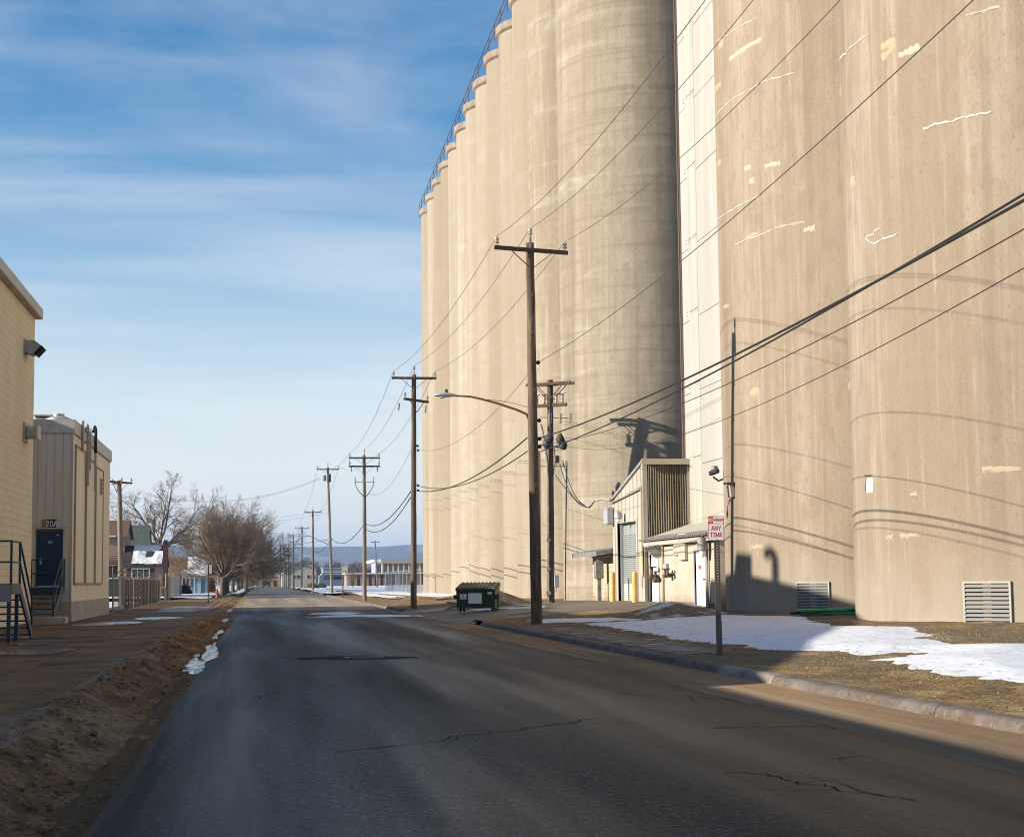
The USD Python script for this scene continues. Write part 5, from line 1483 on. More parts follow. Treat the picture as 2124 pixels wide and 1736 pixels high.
span(vert_at(852, 934, b2), at_depth(759, 1020, 127.5), 1.0, 0.010, "slack thin wire halfway up between the second and third pole")
for k_ in range(0, 6):
    (ba, ta, ea), (bb, tb, eb) = far[k_], far[k_ + 1]
    if not eb or not ea:
        continue
    nm = ("third", "fourth", "fifth", "sixth", "seventh", "eighth", "ninth")
    if len(eb[0]) == 2:
        for s_, side in ((0, "left"), (1, "right")):
            span(ea[0][s_], eb[0][s_], 0.8, 0.013, f"far wire along the {side} side from the {nm[k_]} pole to the {nm[k_ + 1]}")
    if k_ < 2:
        za = 1.6 + (1207 - 1092) / 3500 * 127.5 if k_ == 0 else 1.6 + (1207 - 1118) / 3500 * 181
        zb_ = 1.6 + (1207 - 1118) / 3500 * 181 if k_ == 0 else 1.6 + (1207 - 1140) / 3500 * 241
        span([ba[0] - 0.1, ba[1], za], [bb[0] - 0.1, bb[1], zb_], 0.9, 0.03, f"black cable sagging from the {nm[k_]} pole to the {nm[k_ + 1]}", m=CABLE)
# wires crossing to the left
for k_, (py0, py1) in enumerate(((991, 1027), (993, 1030))):
    a, b = at_depth(664, py0, 181), at_depth(300, py1 - 6, 175)
    span(a, b, 1.6, 0.012, ("upper" if k_ == 0 else "lower") + " of two faint wires crossing the sky from the leaning pole to the left")
for k_, py in enumerate((1057, 1064)):
    span(at_depth(688, py - 2, 181), at_depth(250, py + 3, 190), 1.2, 0.012, ("upper" if k_ == 0 else "lower") + " of two faint level wires from the leaning pole above the round trees")
span(at_depth(690, 1118, 181), at_depth(230, 1135, 260), 1.0, 0.022, "dark service wire running left past the snowy roof from the leaning pole", m=CABLE)
# drip loops from the transformer pole to the shed
hd = on_x(1266, 1037, XG - 0.2)
wh = on_x(1234, 1037, XG - 0.25)
for k_, (px, py, dip) in enumerate(((1160, 962, 2.2), (1168, 962, 2.5), (1150, 985, 1.2))):
    a = tp(px, py, 0.15)
    low = a + (wh - a) * (0.62 if k_ < 2 else 0.72)
    low[2] = on_x(1200 + 3 * k_, 1049, XG - 0.5)[2]
    t = np.linspace(0, 1, 14)[:, None]
    pts = np.vstack([(1 - t) ** 2 * a + 2 * t * (1 - t) * np.array([low[0], low[1], low[2] - 1.0 + (0.6 if k_ == 2 else 0)] if k_ == 2 else [a[0] + 0.1, low[1], low[2] + 0.3]) + t ** 2 * low,
                     low + (wh - low) * np.linspace(0.15, 1, 8)[:, None] + np.c_[np.zeros((8, 2)), -0.25 * np.sin(np.linspace(0.15, 1, 8) * PI)]])
    solo("service_cable", MB().tube(pts, 0.022, 6), CABLE, ("left slack service cable curving down to the shed", "right slack service cable hanging steeply to the shed", "lowest slack service cable from the pole to the shed")[k_], "cable")
solo("service_mast", MB().tube([wh, wh + (hd - wh) * 0.5 + [0, 0, 0.05], hd], 0.06, 8), PIPE, "bent pale service pipe sticking out from the shed eave", "pipe")

# ================================================================== no parking sign
sb = at_depth(1492.5, 1363, 31.3)
sz = float(gz(sb[0], sb[1]))
sb[2] = sz
POST = mat("sign_post_steel", (0.10, 0.085, 0.06), [((0.16, 0.13, 0.09), 4, (1, 1, 0.4), (0.45, 0.62), 0.7)], rough=0.55, metallic=0.4)
SIGNW = mat("sign_white", (0.70, 0.66, 0.62), [((0.62, 0.57, 0.52), 4, U, (0.45, 0.65), 0.6)], rough=0.45)
SIGNR = mat("sign_red", (0.52, 0.045, 0.035), rough=0.45)
ns = thing("no_parking_sign", "white and red no parking any time sign on a perforated steel post by the kerb", "sign", sb)
ph = vert_at(1490, 1124, sb)[2] - sz
post = MB()
hz0 = sz + 0.5
hh = 0.028
for sx in (-1, 1):
    post.box(sb[0] + sx * 0.034 - 0.013, sb[1] - 0.004, sz - 0.2, sb[0] + sx * 0.034 + 0.013, sb[1] + 0.004, sz + ph + 0.45)
    post.box(sb[0] + sx * 0.047 - 0.003, sb[1] + 0.004, sz - 0.2, sb[0] + sx * 0.047 + 0.003, sb[1] + 0.03, sz + ph + 0.45)
z = sz - 0.2
while z < sz + ph + 0.45:
    if z > sz + 0.7:
        post.box(sb[0] - 0.021, sb[1] - 0.004, z, sb[0] + 0.021, sb[1] + 0.004, z + hh)
        z += 0.052
    else:
        post.box(sb[0] - 0.021, sb[1] - 0.004, z, sb[0] + 0.021, sb[1] + 0.004, z + 0.3)
        z += 0.3
part(ns, "post", post, POST)
part(ns, "post_sleeve", MB().box(sb[0] - 0.055, sb[1] - 0.012, sz - 0.2, sb[0] + 0.055, sb[1] - 0.005, sz + 0.62), POST)
cz = vert_at(1490, 1094.5, sb)[2]
sgc = np.array([sb[0] - 0.02, sb[1] - 0.02, cz])
tiltA = -0.16
nsg = np.array([sin(tiltA), -cos(tiltA), 0.0])
F = facing(nsg)


def sgp(u, v, d): return sgc + F[0] * u + F[1] * v + nsg * d


def rrect(w, h, r, n=5):
    pts = []
    for cx_, cy_, a0 in ((w / 2 - r, h / 2 - r, 0), (-w / 2 + r, h / 2 - r, 90), (-w / 2 + r, -h / 2 + r, 180), (w / 2 - r, -h / 2 + r, 270)):
        for k in range(n + 1):
            a = radians(a0 + 90 * k / n)
            pts.append((cx_ + r * cos(a), cy_ + r * sin(a)))
    return pts


def plate(mb, outer, holes, d0, d1, at=sgp):
    pg = Polygon(outer, holes)
    tm = trimesh.creation.extrude_polygon(pg, d1 - d0, engine="earcut")
    v = np.array(tm.vertices)
    w = np.array([at(a, b, c + d0) for a, b, c in v])
    return mb.add(w, np.array(tm.faces))


W_, H_ = 0.305, 0.457
pan = part(ns, "panel", plate(MB(), rrect(W_, H_, 0.035), [], -0.003, 0.0), SIGNW)
part(pan, "red_border", plate(MB(), rrect(W_ - 0.012, H_ - 0.012, 0.03), [rrect(W_ - 0.028, H_ - 0.028, 0.024)], 0.0, 0.0015), SIGNR)
part(pan, "red_rule", plate(MB(), [(-W_ / 2 + 0.012, 0.082), (W_ / 2 - 0.012, 0.082), (W_ / 2 - 0.012, 0.089), (-W_ / 2 + 0.012, 0.089)], [], 0.0, 0.0014), SIGNR)
part(pan, "red_field", plate(MB(), [(-W_ / 2 + 0.012, 0.089), (-0.052, 0.089), (-0.052, H_ / 2 - 0.012), (-W_ / 2 + 0.03, H_ / 2 - 0.012), (-W_ / 2 + 0.012, H_ / 2 - 0.03)], [], 0.0, 0.0016), SIGNR)
part(pan, "lettering", letters(MB(), "NO", 0.068, sgp(-0.097, 0.153, 0.0014), nsg, True, 0.002, squeeze=0.62), SIGNW)
part(pan, "lettering", letters(MB(), "PARKING", 0.046, sgp(0.047, 0.153, 0.0004), nsg, True, 0.002, squeeze=0.72), SIGNR)
part(pan, "lettering", letters(MB(), "ANY", 0.082, sgp(0.0, 0.0, 0.0004), nsg, True, 0.002, squeeze=0.78), SIGNR)
part(pan, "lettering", letters(MB(), "TIME", 0.082, sgp(0.0, -0.122, 0.0004), nsg, True, 0.002, squeeze=0.82), SIGNR)
part(pan, "bolt", MB().cyl(sgp(0.0, 0.2, 0.0), sgp(0.0, 0.2, 0.008), 0.008, 0.008, 8).cyl(sgp(0.0, -0.205, 0.0), sgp(0.0, -0.205, 0.008), 0.008, 0.008, 8), ZINC_D)

# ================================================================== dumpster, gravel heap, verge clutter
GREEN = mat("dumpster_green", (0.009, 0.052, 0.023), [((0.006, 0.032, 0.015), 1.2, U, (0.42, 0.62), 0.8), ((0.09, 0.06, 0.035), 3, (1, 1, 0.4), (0.66, 0.74), 0.8)], rough=0.42, spec=0.5)
OLIVE = mat("lid_plastic", (0.20, 0.16, 0.10), [((0.12, 0.10, 0.065), 2, U, (0.45, 0.62), 0.8)], rough=0.65)
STICK = mat("sticker_white", (0.62, 0.62, 0.62), rough=0.5)
STICKY = mat("sticker_yellow", (0.55, 0.5, 0.2), rough=0.5)
db = at_depth(992, 1262, 75.0)
dzz = float(gz(db[0], db[1])) + 0.02
db[2] = dzz
dm = thing("dumpster", "dark green steel dumpster with a ribbed olive lid on the driveway", "dumpster", db, rz=radians(-19))
LW, LD, LH = 1.72, 1.0, 1.0


def dl(mb):     # local metres -> part
    return mb


body = MB()
c8 = [(-LW / 2, -LD / 2 + 0.0, 0.16), (LW / 2, -LD / 2, 0.16), (LW / 2, LD / 2, 0.16), (-LW / 2, LD / 2, 0.16), (-LW / 2 - .02, -LD / 2 - 0.06, 1.0), (LW / 2 + .02, -LD / 2 - 0.06, 1.0), (LW / 2 + .02, LD / 2 + 0.02, 1.2), (-LW / 2 - .02, LD / 2 + 0.02, 1.2)]
body.add(c8, [[3, 2, 1, 0], [0, 1, 5, 4], [1, 2, 6, 5], [2, 3, 7, 6], [3, 0, 4, 7]])
part(dm, "body", body, GREEN, local=True)
part(dm, "top_rail", MB().obox((0, -LD / 2 - 0.06, 0.98), (LW + 0.1, 0.08, 0.07), bev=0.01).obox((-LW / 2 - 0.03, 0, 1.08), (0.07, LD + 0.1, 0.07), rx=0.19, bev=0.01).obox((LW / 2 + 0.03, 0, 1.08), (0.07, LD + 0.1, 0.07), rx=0.19, bev=0.01), GREEN, local=True)
part(dm, "bottom_rail", MB().obox((0, -LD / 2 - 0.02, 0.2), (LW + 0.02, 0.05, 0.08)), GREEN, local=True)
for s_ in (-1, 1):
    part(dm, "fork_pocket", MB().obox((s_ * (LW / 2 + 0.1), -0.02, 0.66), (0.14, 0.86, 0.2), bev=0.015), GREEN, local=True)
    part(dm, "side_brace", MB().obox((s_ * (LW / 2 + 0.02), 0.15, 0.5), (0.05, 0.08, 0.7)), GREEN, local=True)
for s_ in (-1, 1):
    ld = part(dm, "lid", MB().obox((s_ * (LW / 4 + 0.01), 0.0, 1.155), (LW / 2 + 0.06, LD + 0.22, 0.035), rx=0.19), OLIVE, local=True)
    for k_ in range(5):
        part(ld, "rib", MB().obox((s_ * (LW / 4 + 0.01) - LW / 4 + 0.09 + k_ * 0.175, 0.0, 1.19), (0.085, LD + 0.18, 0.05), rx=0.19, bev=0.015), OLIVE, local=True)
for sx in (-0.72, 0.72):
    for sy in (-0.38, 0.38):
        w_ = part(dm, "wheel", MB().cyl((sx - 0.03, sy, 0.085), (sx + 0.03, sy, 0.085), 0.085, 0.085, 14), BLACKW, local=True)
        part(w_, "fork", MB().box(sx - 0.055, sy - 0.03, 0.07, sx - 0.04, sy + 0.03, 0.17).box(sx + 0.04, sy - 0.03, 0.07, sx + 0.055, sy + 0.03, 0.17), RUSTY, local=True)
fy = -LD / 2 - 0.035
part(dm, "notice", MB().obox((-0.03, fy - 0.01, 0.60), (0.62, 0.012, 0.46), rx=0.07), STICK, local=True, label="large blank white notice on the front")
part(dm, "notice", MB().obox((-0.56, fy - 0.016, 0.68), (0.3, 0.012, 0.24), rx=0.07), STICK, local=True, label="small white safety notice with a black figure")
part(dm, "figure_mark", MB().obox((-0.56, fy - 0.024, 0.73), (0.05, 0.006, 0.07)).obox((-0.56, fy - 0.022, 0.64), (0.2, 0.006, 0.012)).obox((-0.56, fy - 0.021, 0.61), (0.2, 0.006, 0.01)), BLACKW, local=True)
part(dm, "notice", MB().obox((0.64, fy - 0.018, 0.83), (0.2, 0.012, 0.12), rx=0.07), STICKY, local=True, label="small yellow sticker at the upper right")

GRAVEL = mat("gravel", (0.16, 0.115, 0.075), [((0.09, 0.065, 0.045), 10, U, (0.45, 0.6), 0.8), ((0.25, 0.19, 0.13), 18, U, (0.55, 0.68), 0.7)], rough=0.95, bump=(20, U, 0.8, 0.03))
X, Y = np.meshgrid(np.linspace(-2.6, 2.6, 70), np.linspace(-2.6, 2.6, 60), indexing="ij")
pc = at_depth(1012, 1245, 83.5)
rr = np.sqrt((X / 2.3) ** 2 + (Y / 1.9) ** 2) + 0.18 * (fbm2(X, Y, 0.8, 41) - 0.5)
Zp = 1.0 * np.clip(1 - rr, -0.1, 1) ** 1.0 + 0.05 * (fbm2(X, Y, 3, 42) - 0.5)
solo("gravel_heap", MB().grid(X + pc[0], Y + pc[1], gz(X + pc[0], Y + pc[1]) - 0.02 + Zp), GRAVEL, "heap of brown gravel against the silos behind the green dumpster", "gravel heap", smooth=True)
# snow left in the lee of the dumpster
for i, (px, py, rx, ry) in enumerate([(965, 1261, 0.5, 0.9), (1062, 1262, 1.0, 1.2), (985, 1262, 0.9, 0.6)]):
    p = on_ground(px, py, gz)
    struct("snow_patch", blob((p[0], p[1]), rx, ry, float(gz(p[0], p[1])) + 0.08, 60 + i, 36, 0.5, dz=0.07), SNOW, smooth=True)
# painted-over patches on the slender silos (where old signs were)
# embedded rails crossing the yard
RAILM = mat("rail_steel", (0.17, 0.095, 0.055), [((0.1, 0.06, 0.04), 4, U, (0.45, 0.6), 0.8)], rough=0.7, metallic=0.3)
rt = thing("railway_track", "two rusty rails sunk in the yard beyond the driveway", "railway track", (12, 120, 0.3))
for (a, b, c, d) in ((764, 1232, 1000, 1247.5), (822, 1240, 960, 1254.5)):
    p, q = on_ground(a, b, gz), on_ground(c, d, gz)
    part(rt, "rail", MB().bar(p + [0, 0, 0.05], q + [0, 0, 0.05], 0.14, 0.12), RAILM)
# little bent pipe by the silo foot
p = on_z(960, 1240, 0.35)
solo("bent_pipe", MB().tube([on_z(905, 1244, 0.35), on_z(940, 1243, 0.35) + [0, 0, 0.06], p + [0, 0, 0.2], p + [0.3, 0, 0.9]], 0.04, 6), BLACKW, "thin dark bent pipe rising from the yard by the slender silos", "pipe")
# white notice boards on a silo
bd = thing("notice_board", "white rectangular boards on the slender silos above the gravel heap", "notice board", (15.2, 101, 2))
for (x0, x1, y0, y1) in ((1054, 1069, 1181, 1210), (1071, 1085, 1183, 1208)):
    k_ = 0
    a, b = on_x(x0, y0, 15.55), on_x(x1, y1, 15.45)
    th0, _ = hit_cyl(x0 / 0.8496, y0 / 0.8496, (XS + R1, 163.3 - P1 * (10 if x0 > 1070 else 9), 0), R1)
C_ = (XS + R1, 163.3 - P1 * 10, 0.0)
for (x0, x1, y0, y1) in ((1056, 1067, 1181, 1210), (1072, 1083, 1183, 1208)):
    C_ = (XS + R1, 163.3 - P1 * (10 if x0 < 1070 else 11), 0.0)
    part(bd, "board", cyl_quad([(a_ / 0.8496, b_ / 0.8496) for a_, b_ in ((x0, y0), (x1, y0), (x1, y1), (x0, y1))], np.array(C_), R1, 0.04), SEAL)
# ================================================================== left side: block warehouse
XB = -7.24
BLOCK = usdkit.material(stage, "/World/Looks/painted_block_wall", {
    "geo": ("geometry", {}), "s": ("separate_xyz", {}), "c": ("combine_xyz", {"z": 0.0}),
    "br": ("brick_texture", {"scale": 1.0, "brick_width": 0.41, "row_height": 0.205, "mortar_size": 0.008, "mortar_smooth": 0.3, "color1": (0.86, 0.69, 0.46), "color2": (0.80, 0.64, 0.42), "mortar": (0.60, 0.46, 0.28)}),
    "n": ("noise_texture", {"scale": 0.6, "detail": 6.0}), "nm": ("mapping", {"scale": (1, 1, 0.3)}), "r": ("map_range", {"from_min": 0.42, "from_max": 0.66, "to_min": 0.0, "to_max": 0.5, "clamp": True}),
    "mx": ("mix", {"color2": (0.68, 0.53, 0.33)}), "b": ("bump", {"strength": 0.6, "distance": 0.012, "invert": True}),
    "n2": ("noise_texture", {"scale": 25.0, "detail": 4.0}), "b2": ("bump", {"strength": 0.3, "distance": 0.006}),
    "p": ("principled_bsdf", {"roughness": 0.75, "specular_ior_level": 0.3})},
    [("geo.position", "s.vector"), ("s.y", "c.x"), ("s.z", "c.y"), ("c.vector", "br.vector"), ("geo.position", "nm.vector"), ("nm.vector", "n.vector"), ("n.fac", "r.value"), ("r.result", "mx.fac"),
     ("br.color", "mx.color1"), ("mx.color", "p.base_color"), ("br.fac", "b.height"), ("n2.fac", "b2.height"), ("geo.position", "n2.vector"), ("b.normal", "b2.normal"), ("b2.normal", "p.normal")], surface="p.BSDF")
COPING = mat("metal_coping", (0.52, 0.49, 0.45), [((0.36, 0.32, 0.27), 0.8, U, (0.45, 0.65), 0.7)], rough=0.55)
GALV = mat("vent_galvanised", (0.40, 0.39, 0.35), [((0.3, 0.28, 0.24), 2.5, U, (0.45, 0.62), 0.7)], rough=0.55, metallic=0.2)
yE = on_x(69, 900, XB)[1]
hB = on_x(72, 660, XB)[2]
wh_ = thing("warehouse", "tall cream painted block warehouse at the left edge of the picture", "warehouse", (XB, 45, 0))
part(wh_, "wall", MB().box(-30, 40.7, 0, XB, yE, hB), BLOCK)
part(wh_, "coping", MB().box(-30.2, 40.5, hB, XB + 0.22, yE + 0.22, hB + 0.34, bev=0.02), COPING)
# unseen wings of the warehouse, roofline shaped to cast shade on the street
part(wh_, "sloping_wing", MB().prism([(22.2, 0), (40.68, 0), (40.68, hB - 0.35), (22.2, 5.75)], 0, -30, XB), BLOCK)
part(wh_, "low_wing", MB().box(-30, -22, 0, XB, 22.18, 5.35), BLOCK)
part(wh_, "penthouse", MB().box(-26, 41.2, hB + 0.3, -12.0, 51.5, hB + 2.0), BLOCK)  # unseen block added on the roof to raise its shadow on the silo
part(wh_, "roof_unit", MB().box(-14.5, 48.2, hB + 2.0, -12.3, 49.4, hB + 3.1, bev=0.05), GALV)
part(wh_, "roof_pipe", MB().tube([(-12.3, 47.0, hB + 2.0), (-12.3, 47.0, hB + 3.05), (-12.3, 47.08, hB + 3.22), (-12.3, 47.28, hB + 3.27), (-12.3, 47.45, hB + 3.1)], 0.17, 10), GALV)
part(wh_, "footing", MB().box(XB, 40.7, 0.1, XB + 0.04, yE - 0.02, 0.42), KERB)
part(wh_, "rear_link", MB().box(-30, yE + 0.01, 0, -9.3, on_x(149, 1100, -7.15)[1] - 0.05, 8.3), BLOCK)  # unseen block added to shut out sun between the two buildings
# vent hood: duct elbow pointing down to the street
q0, q1 = on_x(53, 704, XB), on_x(53, 741, XB)
zc_, yc_ = (q0[2] + q1[2]) / 2, q0[1]
hh_ = (q0[2] - q1[2]) / 2
hood = MB().prism([(XB + 0.02, zc_ + hh_ * 0.78), (XB + 0.30, zc_ + hh_ * 0.78), (XB + 0.50, zc_ + 0.05), (XB + 0.28, zc_ - hh_ * 0.72), (XB + 0.17, zc_ - hh_ * 0.78), (XB + 0.02, zc_ - hh_ * 0.55)], 1, yc_ - 0.3, yc_ + 0.35)
vh = thing("vent_hood", "grey sheet-metal vent hood with a dark mouth, high on the warehouse wall", "vent", (XB, yc_, zc_))
part(vh, "duct", hood, GALV)
part(vh, "flange", MB().box(XB, yc_ - 0.42, zc_ - hh_, XB + 0.02, yc_ + 0.47, zc_ + hh_), GALV)
dv = np.array([0.43, 0, 0.70 * hh_ + 0.05]); dv /= np.linalg.norm(dv)
m0, m1 = np.array([XB + 0.29, yc_, zc_ - hh_ * 0.72]), np.array([XB + 0.51, yc_, zc_ + 0.05])
nn_ = np.cross((m1 - m0) / np.linalg.norm(m1 - m0), [0, 1, 0]); nn_ = nn_ * (1 if nn_[0] > 0 else -1)
mid = (m0 + m1) / 2 + nn_ * 0.05
part(vh, "mouth", MB().obox(mid, (np.linalg.norm(m1 - m0), 0.66, 0.10), ry=-math.atan2((m1 - m0)[2], (m1 - m0)[0])), DARKHOLE)
# square box lower down
q0, q1 = on_x(50, 882, XB), on_x(50, 910, XB)
q2 = on_y(79, 895, q0[1] + 0.1)
eb = thing("extractor_box", "square grey extractor box on the warehouse wall above the shorter building", "vent", (XB, q0[1], q1[2]))
part(eb, "case", MB().box(XB + 0.06, q0[1] - 0.1, q1[2] + 0.03, XB + 0.40, q0[1] + 0.5, q0[2] - 0.03, bev=0.02), GALV)
part(eb, "flange", MB().box(XB, q0[1] - 0.25, q1[2] - 0.1, XB + 0.055, q0[1] + 0.62, q0[2] + 0.08), GALV)
part(eb, "lip", MB().box(XB + 0.37, q0[1] - 0.14, q1[2] - 0.02, XB + 0.43, q0[1] + 0.54, q0[2] + 0.0), COPING)
part(eb, "nameplate", MB().box(XB + 0.16, q0[1] - 0.105, (q0[2] + q1[2]) / 2 + 0.08, XB + 0.26, q0[1] - 0.101, (q0[2] + q1[2]) / 2 + 0.16), COPING)

# ------------------------------------------------------------------ blue steel stair at the warehouse
BLUE = mat("blue_steel_paint", (0.014, 0.045, 0.075), [((0.024, 0.075, 0.10), 2, U, (0.45, 0.65), 0.6), ((0.012, 0.03, 0.05), 5, U, (0.58, 0.7), 0.6)], rough=0.5)
NAVY = mat("navy_panel", (0.012, 0.026, 0.07), rough=0.5)
GREYP = mat("grey_plate", (0.22, 0.23, 0.24), rough=0.6)


def stair(label, x0, x1, yt0, yt1, yb, zt, zb, nsteps, side_right=True, panel=False, dirn=1, legs=True):
    """landing between yt0 and yt1 at height zt; steps run from yt1 to yb"""
    t = thing("steel_stair", label, "stair", ((x0 + x1) / 2, yt1, zb))
    part(t, "landing", MB().box(x0, yt0, zt - 0.06, x1, yt1, zt), BLUE)
    part(t, "landing_edge", MB().box(x1 - 0.005, yt0, zt - 0.24, x1 + 0.03, yt1, zt + 0.02).box(x0, min(yt0, yt1) - 0.02, zt - 0.24, x1 + 0.03, min(yt0, yt1), zt + 0.02), BLUE)
    for k in range(nsteps):
        f = (k + 0.6) / nsteps
        y, z = yt1 + (yb - yt1) * f, zt + (zb - zt) * (k + 1) / (nsteps + 0.6)
        part(t, "tread", MB().box(x0 + 0.03, y - 0.14, z - 0.04, x1 - 0.03, y + 0.14, z), BLUE)
    for x in (x0, x1):
        part(t, "stringer", MB().bar((x, yt1, zt - 0.12), (x, yb, zb + 0.08), 0.05, 0.24), BLUE)
        for h in (0.55, 1.06):
            part(t, "handrail", MB().tube([(x, yt0, zt + h), (x, yt1, zt + h), (x, yb, zb + h - 0.05)], 0.027, 6), BLUE)
        for yy, zz_ in ((yt0, zt), (yt1, zt), (yb, zb)):
            part(t, "rail_post", MB().box(x - 0.028, yy - 0.028, zz_ - 0.1, x + 0.028, yy + 0.028, zz_ + 1.08), BLUE)
    for h in (0.55, 1.06):
        part(t, "handrail", MB().tube([(x0, yt0, zt + h), (x1, yt0, zt + h)], 0.027, 6), BLUE)
    if legs:
        for yy in (yt0 + 0.1, yt1 - 0.1):
            for x in (x0 + 0.05, x1 - 0.05):
                part(t, "leg", MB().box(x - 0.045, yy - 0.045, zb - 0.1, x + 0.045, yy + 0.045, zt - 0.06), BLUE)
    return t


zw = 0.2
xs_ = on_z(65, 1322, zw)          # foot of the stringer
ytp = xs_[1] - 2.35
x1_ = xs_[0]
zt = at_depth(40, 1212, (np.array([x1_, ytp, 1.4]) - EYE) @ -CAM[2])[2]
st1 = stair("blue steel stair with a landing at the foot of the tall warehouse, left edge", XB + 0.05, x1_, ytp - 1.5, ytp, xs_[1], zt, zw, 7)
part(st1, "navy_panel", MB().box(XB + 0.03, ytp - 1.545, zt - 0.42, x1_ - 0.75, ytp - 1.525, zt + 0.0), NAVY)
part(st1, "grey_plate", MB().box(x1_ - 0.74, ytp - 1.545, zt - 0.42, x1_ + 0.02, ytp - 1.525, zt + 0.0), GREYP)

# ------------------------------------------------------------------ shorter metal-clad building 20A
XC = -7.15
c0 = on_x(149, 1100, XC)
Y2 = c0[1]
Y3 = on_x(227, 1100, XC)[1]
h2 = on_x(151, 869, XC)[2]
CLADL = mat("grey_cream_cladding", (0.60, 0.545, 0.475), [((0.50, 0.45, 0.38), 1.0, (1, 1, 0.1), (0.42, 0.62), 0.7), ((0.22, 0.19, 0.15), 6, U, (0.66, 0.74), 0.7)], rough=0.6)
CLADS = mat("cream_cladding", (0.80, 0.66, 0.46), [((0.70, 0.57, 0.385), 1.0, (1, 1, 0.1), (0.42, 0.62), 0.6), ((0.25, 0.2, 0.13), 6, U, (0.66, 0.74), 0.6)], rough=0.6)
PARA = mat("pale_parapet", (0.50, 0.475, 0.44), [((0.40, 0.37, 0.33), 1.2, U, (0.45, 0.62), 0.7)], rough=0.5)
CONC_B = mat("plinth_concrete", (0.42, 0.37, 0.31), [((0.31, 0.26, 0.21), 1.4, U, (0.42, 0.6), 0.8), ((0.52, 0.48, 0.42), 4, (1, 1, 0.3), (0.56, 0.68), 0.7)], rough=0.9)
bl = thing("clad_building", "shorter cream metal-clad building with a blue door numbered 20A", "building", (XC, Y2, 0))
zp = 0.95
part(bl, "core", MB().box(-22, Y2 + 0.05, zp - 0.3, XC - 0.06, Y3 - 0.02, h2 - 0.6), CLADS)
part(bl, "plinth", MB().box(-22, Y2 - 0.02, 0.05, XC + 0.03, Y3 + 0.02, zp), CONC_B)
zpar = on_x(151, 898, XC)[2]
part(bl, "parapet", MB().box(-22, Y2 - 0.06, zpar, XC + 0.07, Y2 + 0.2, h2, bev=0.01).box(XC - 0.2, Y2 + 0.2, zpar, XC + 0.07, Y3 + 0.05, h2, bev=0.01), PARA)
part(bl, "roof", MB().box(-22, Y2 + 0.2, h2 - 0.5, XC - 0.2, Y3, h2 - 0.4), KERB)
dX0, dX1 = on_y(75, 1150, Y2)[0], on_y(129, 1150, Y2)[0]
dZ0, dZ1 = on_y(101, 1214, Y2)[2], on_y(101, 1099, Y2)[2]
x = XC - 0.05
k = 0
while x > -11.5:
    xa = x - 0.31
    if not (xa < dX1 + 0.08 and x > dX0 - 0.08):
        part(bl, "cladding_strip", MB().box(xa + 0.005, Y2, zp - 0.18, x - 0.005, Y2 + 0.05, zpar - 0.005, bev=0.01), CLADL)
    else:
        part(bl, "cladding_strip", MB().box(xa + 0.005, Y2, dZ1 + 0.1, x - 0.005, Y2 + 0.05, zpar - 0.005, bev=0.01), CLADL)
        part(bl, "cladding_strip", MB().box(xa + 0.005, Y2, zp - 0.18, x - 0.012, Y2 + 0.05, dZ0 - 0.08, bev=0.01), CLADL)
    x -= 0.31
part(bl, "corner_trim", MB().box(XC - 0.055, Y2 - 0.01, zp - 0.18, XC + 0.012, Y2 + 0.07, zpar - 0.002), PARA)
# street side: tall framed panels
ns_ = 22
for i in range(ns_):
    ya, yb = Y2 + 0.08 + (Y3 - Y2 - 0.1) * i / ns_, Y2 + 0.08 + (Y3 - Y2 - 0.1) * (i + 1) / ns_
    part(bl, "cladding_strip", MB().box(XC - 0.055, ya + 0.01, zp - 0.02, XC, yb - 0.01, zpar - 0.005, bev=0.01), CLADS)
FRAME = mat("panel_frame", (0.30, 0.24, 0.16), rough=0.6)
for (pxa, pxb, pya, pyb) in ((153, 173.5, 920, 1210), (176, 194, 945, 1210), (196, 211, 965, 1210)):
    ya, yb = on_x(pxa, 1100, XC)[1], on_x(pxb, 1100, XC)[1]
    zt_ = on_x(pxa, pya, XC)[2]
    zb_ = on_x(pxa, 1212, XC)[2]
    f_ = MB()
    for (a, b) in ((ya, ya + 0.07), (yb - 0.07, yb)):
        f_.box(XC + 0.001, a, zb_, XC + 0.07, b, zt_)
    f_.box(XC + 0.001, ya + 0.07, zt_ - 0.07, XC + 0.07, yb - 0.07, zt_).box(XC + 0.001, ya + 0.07, zb_, XC + 0.07, yb - 0.07, zb_ + 0.07)
    pn = part(bl, "wall_panel", MB().box(XC + 0.001, ya + 0.07, zb_ + 0.07, XC + 0.035, yb - 0.07, zt_ - 0.07), CLADS)
    part(pn, "frame", f_, FRAME)
lv = on_x(207, 1010, XC)
lz0, lz1 = on_x(207, 1025, XC)[2], on_x(207, 993, XC)[2]
lvp = part(bl, "louvre", MB().box(XC + 0.04, lv[1] - 0.38, lz0 - 0.05, XC + 0.08, lv[1] + 0.38, lz1 + 0.05), PARA)
for i in range(4):
    z = lz0 + (lz1 - lz0) * (i + 0.15) / 4
    part(lvp, "slot", MB().box(XC + 0.081, lv[1] - 0.28, z, XC + 0.09, lv[1] + 0.28, z + (lz1 - lz0) * 0.17), DARKHOLE)
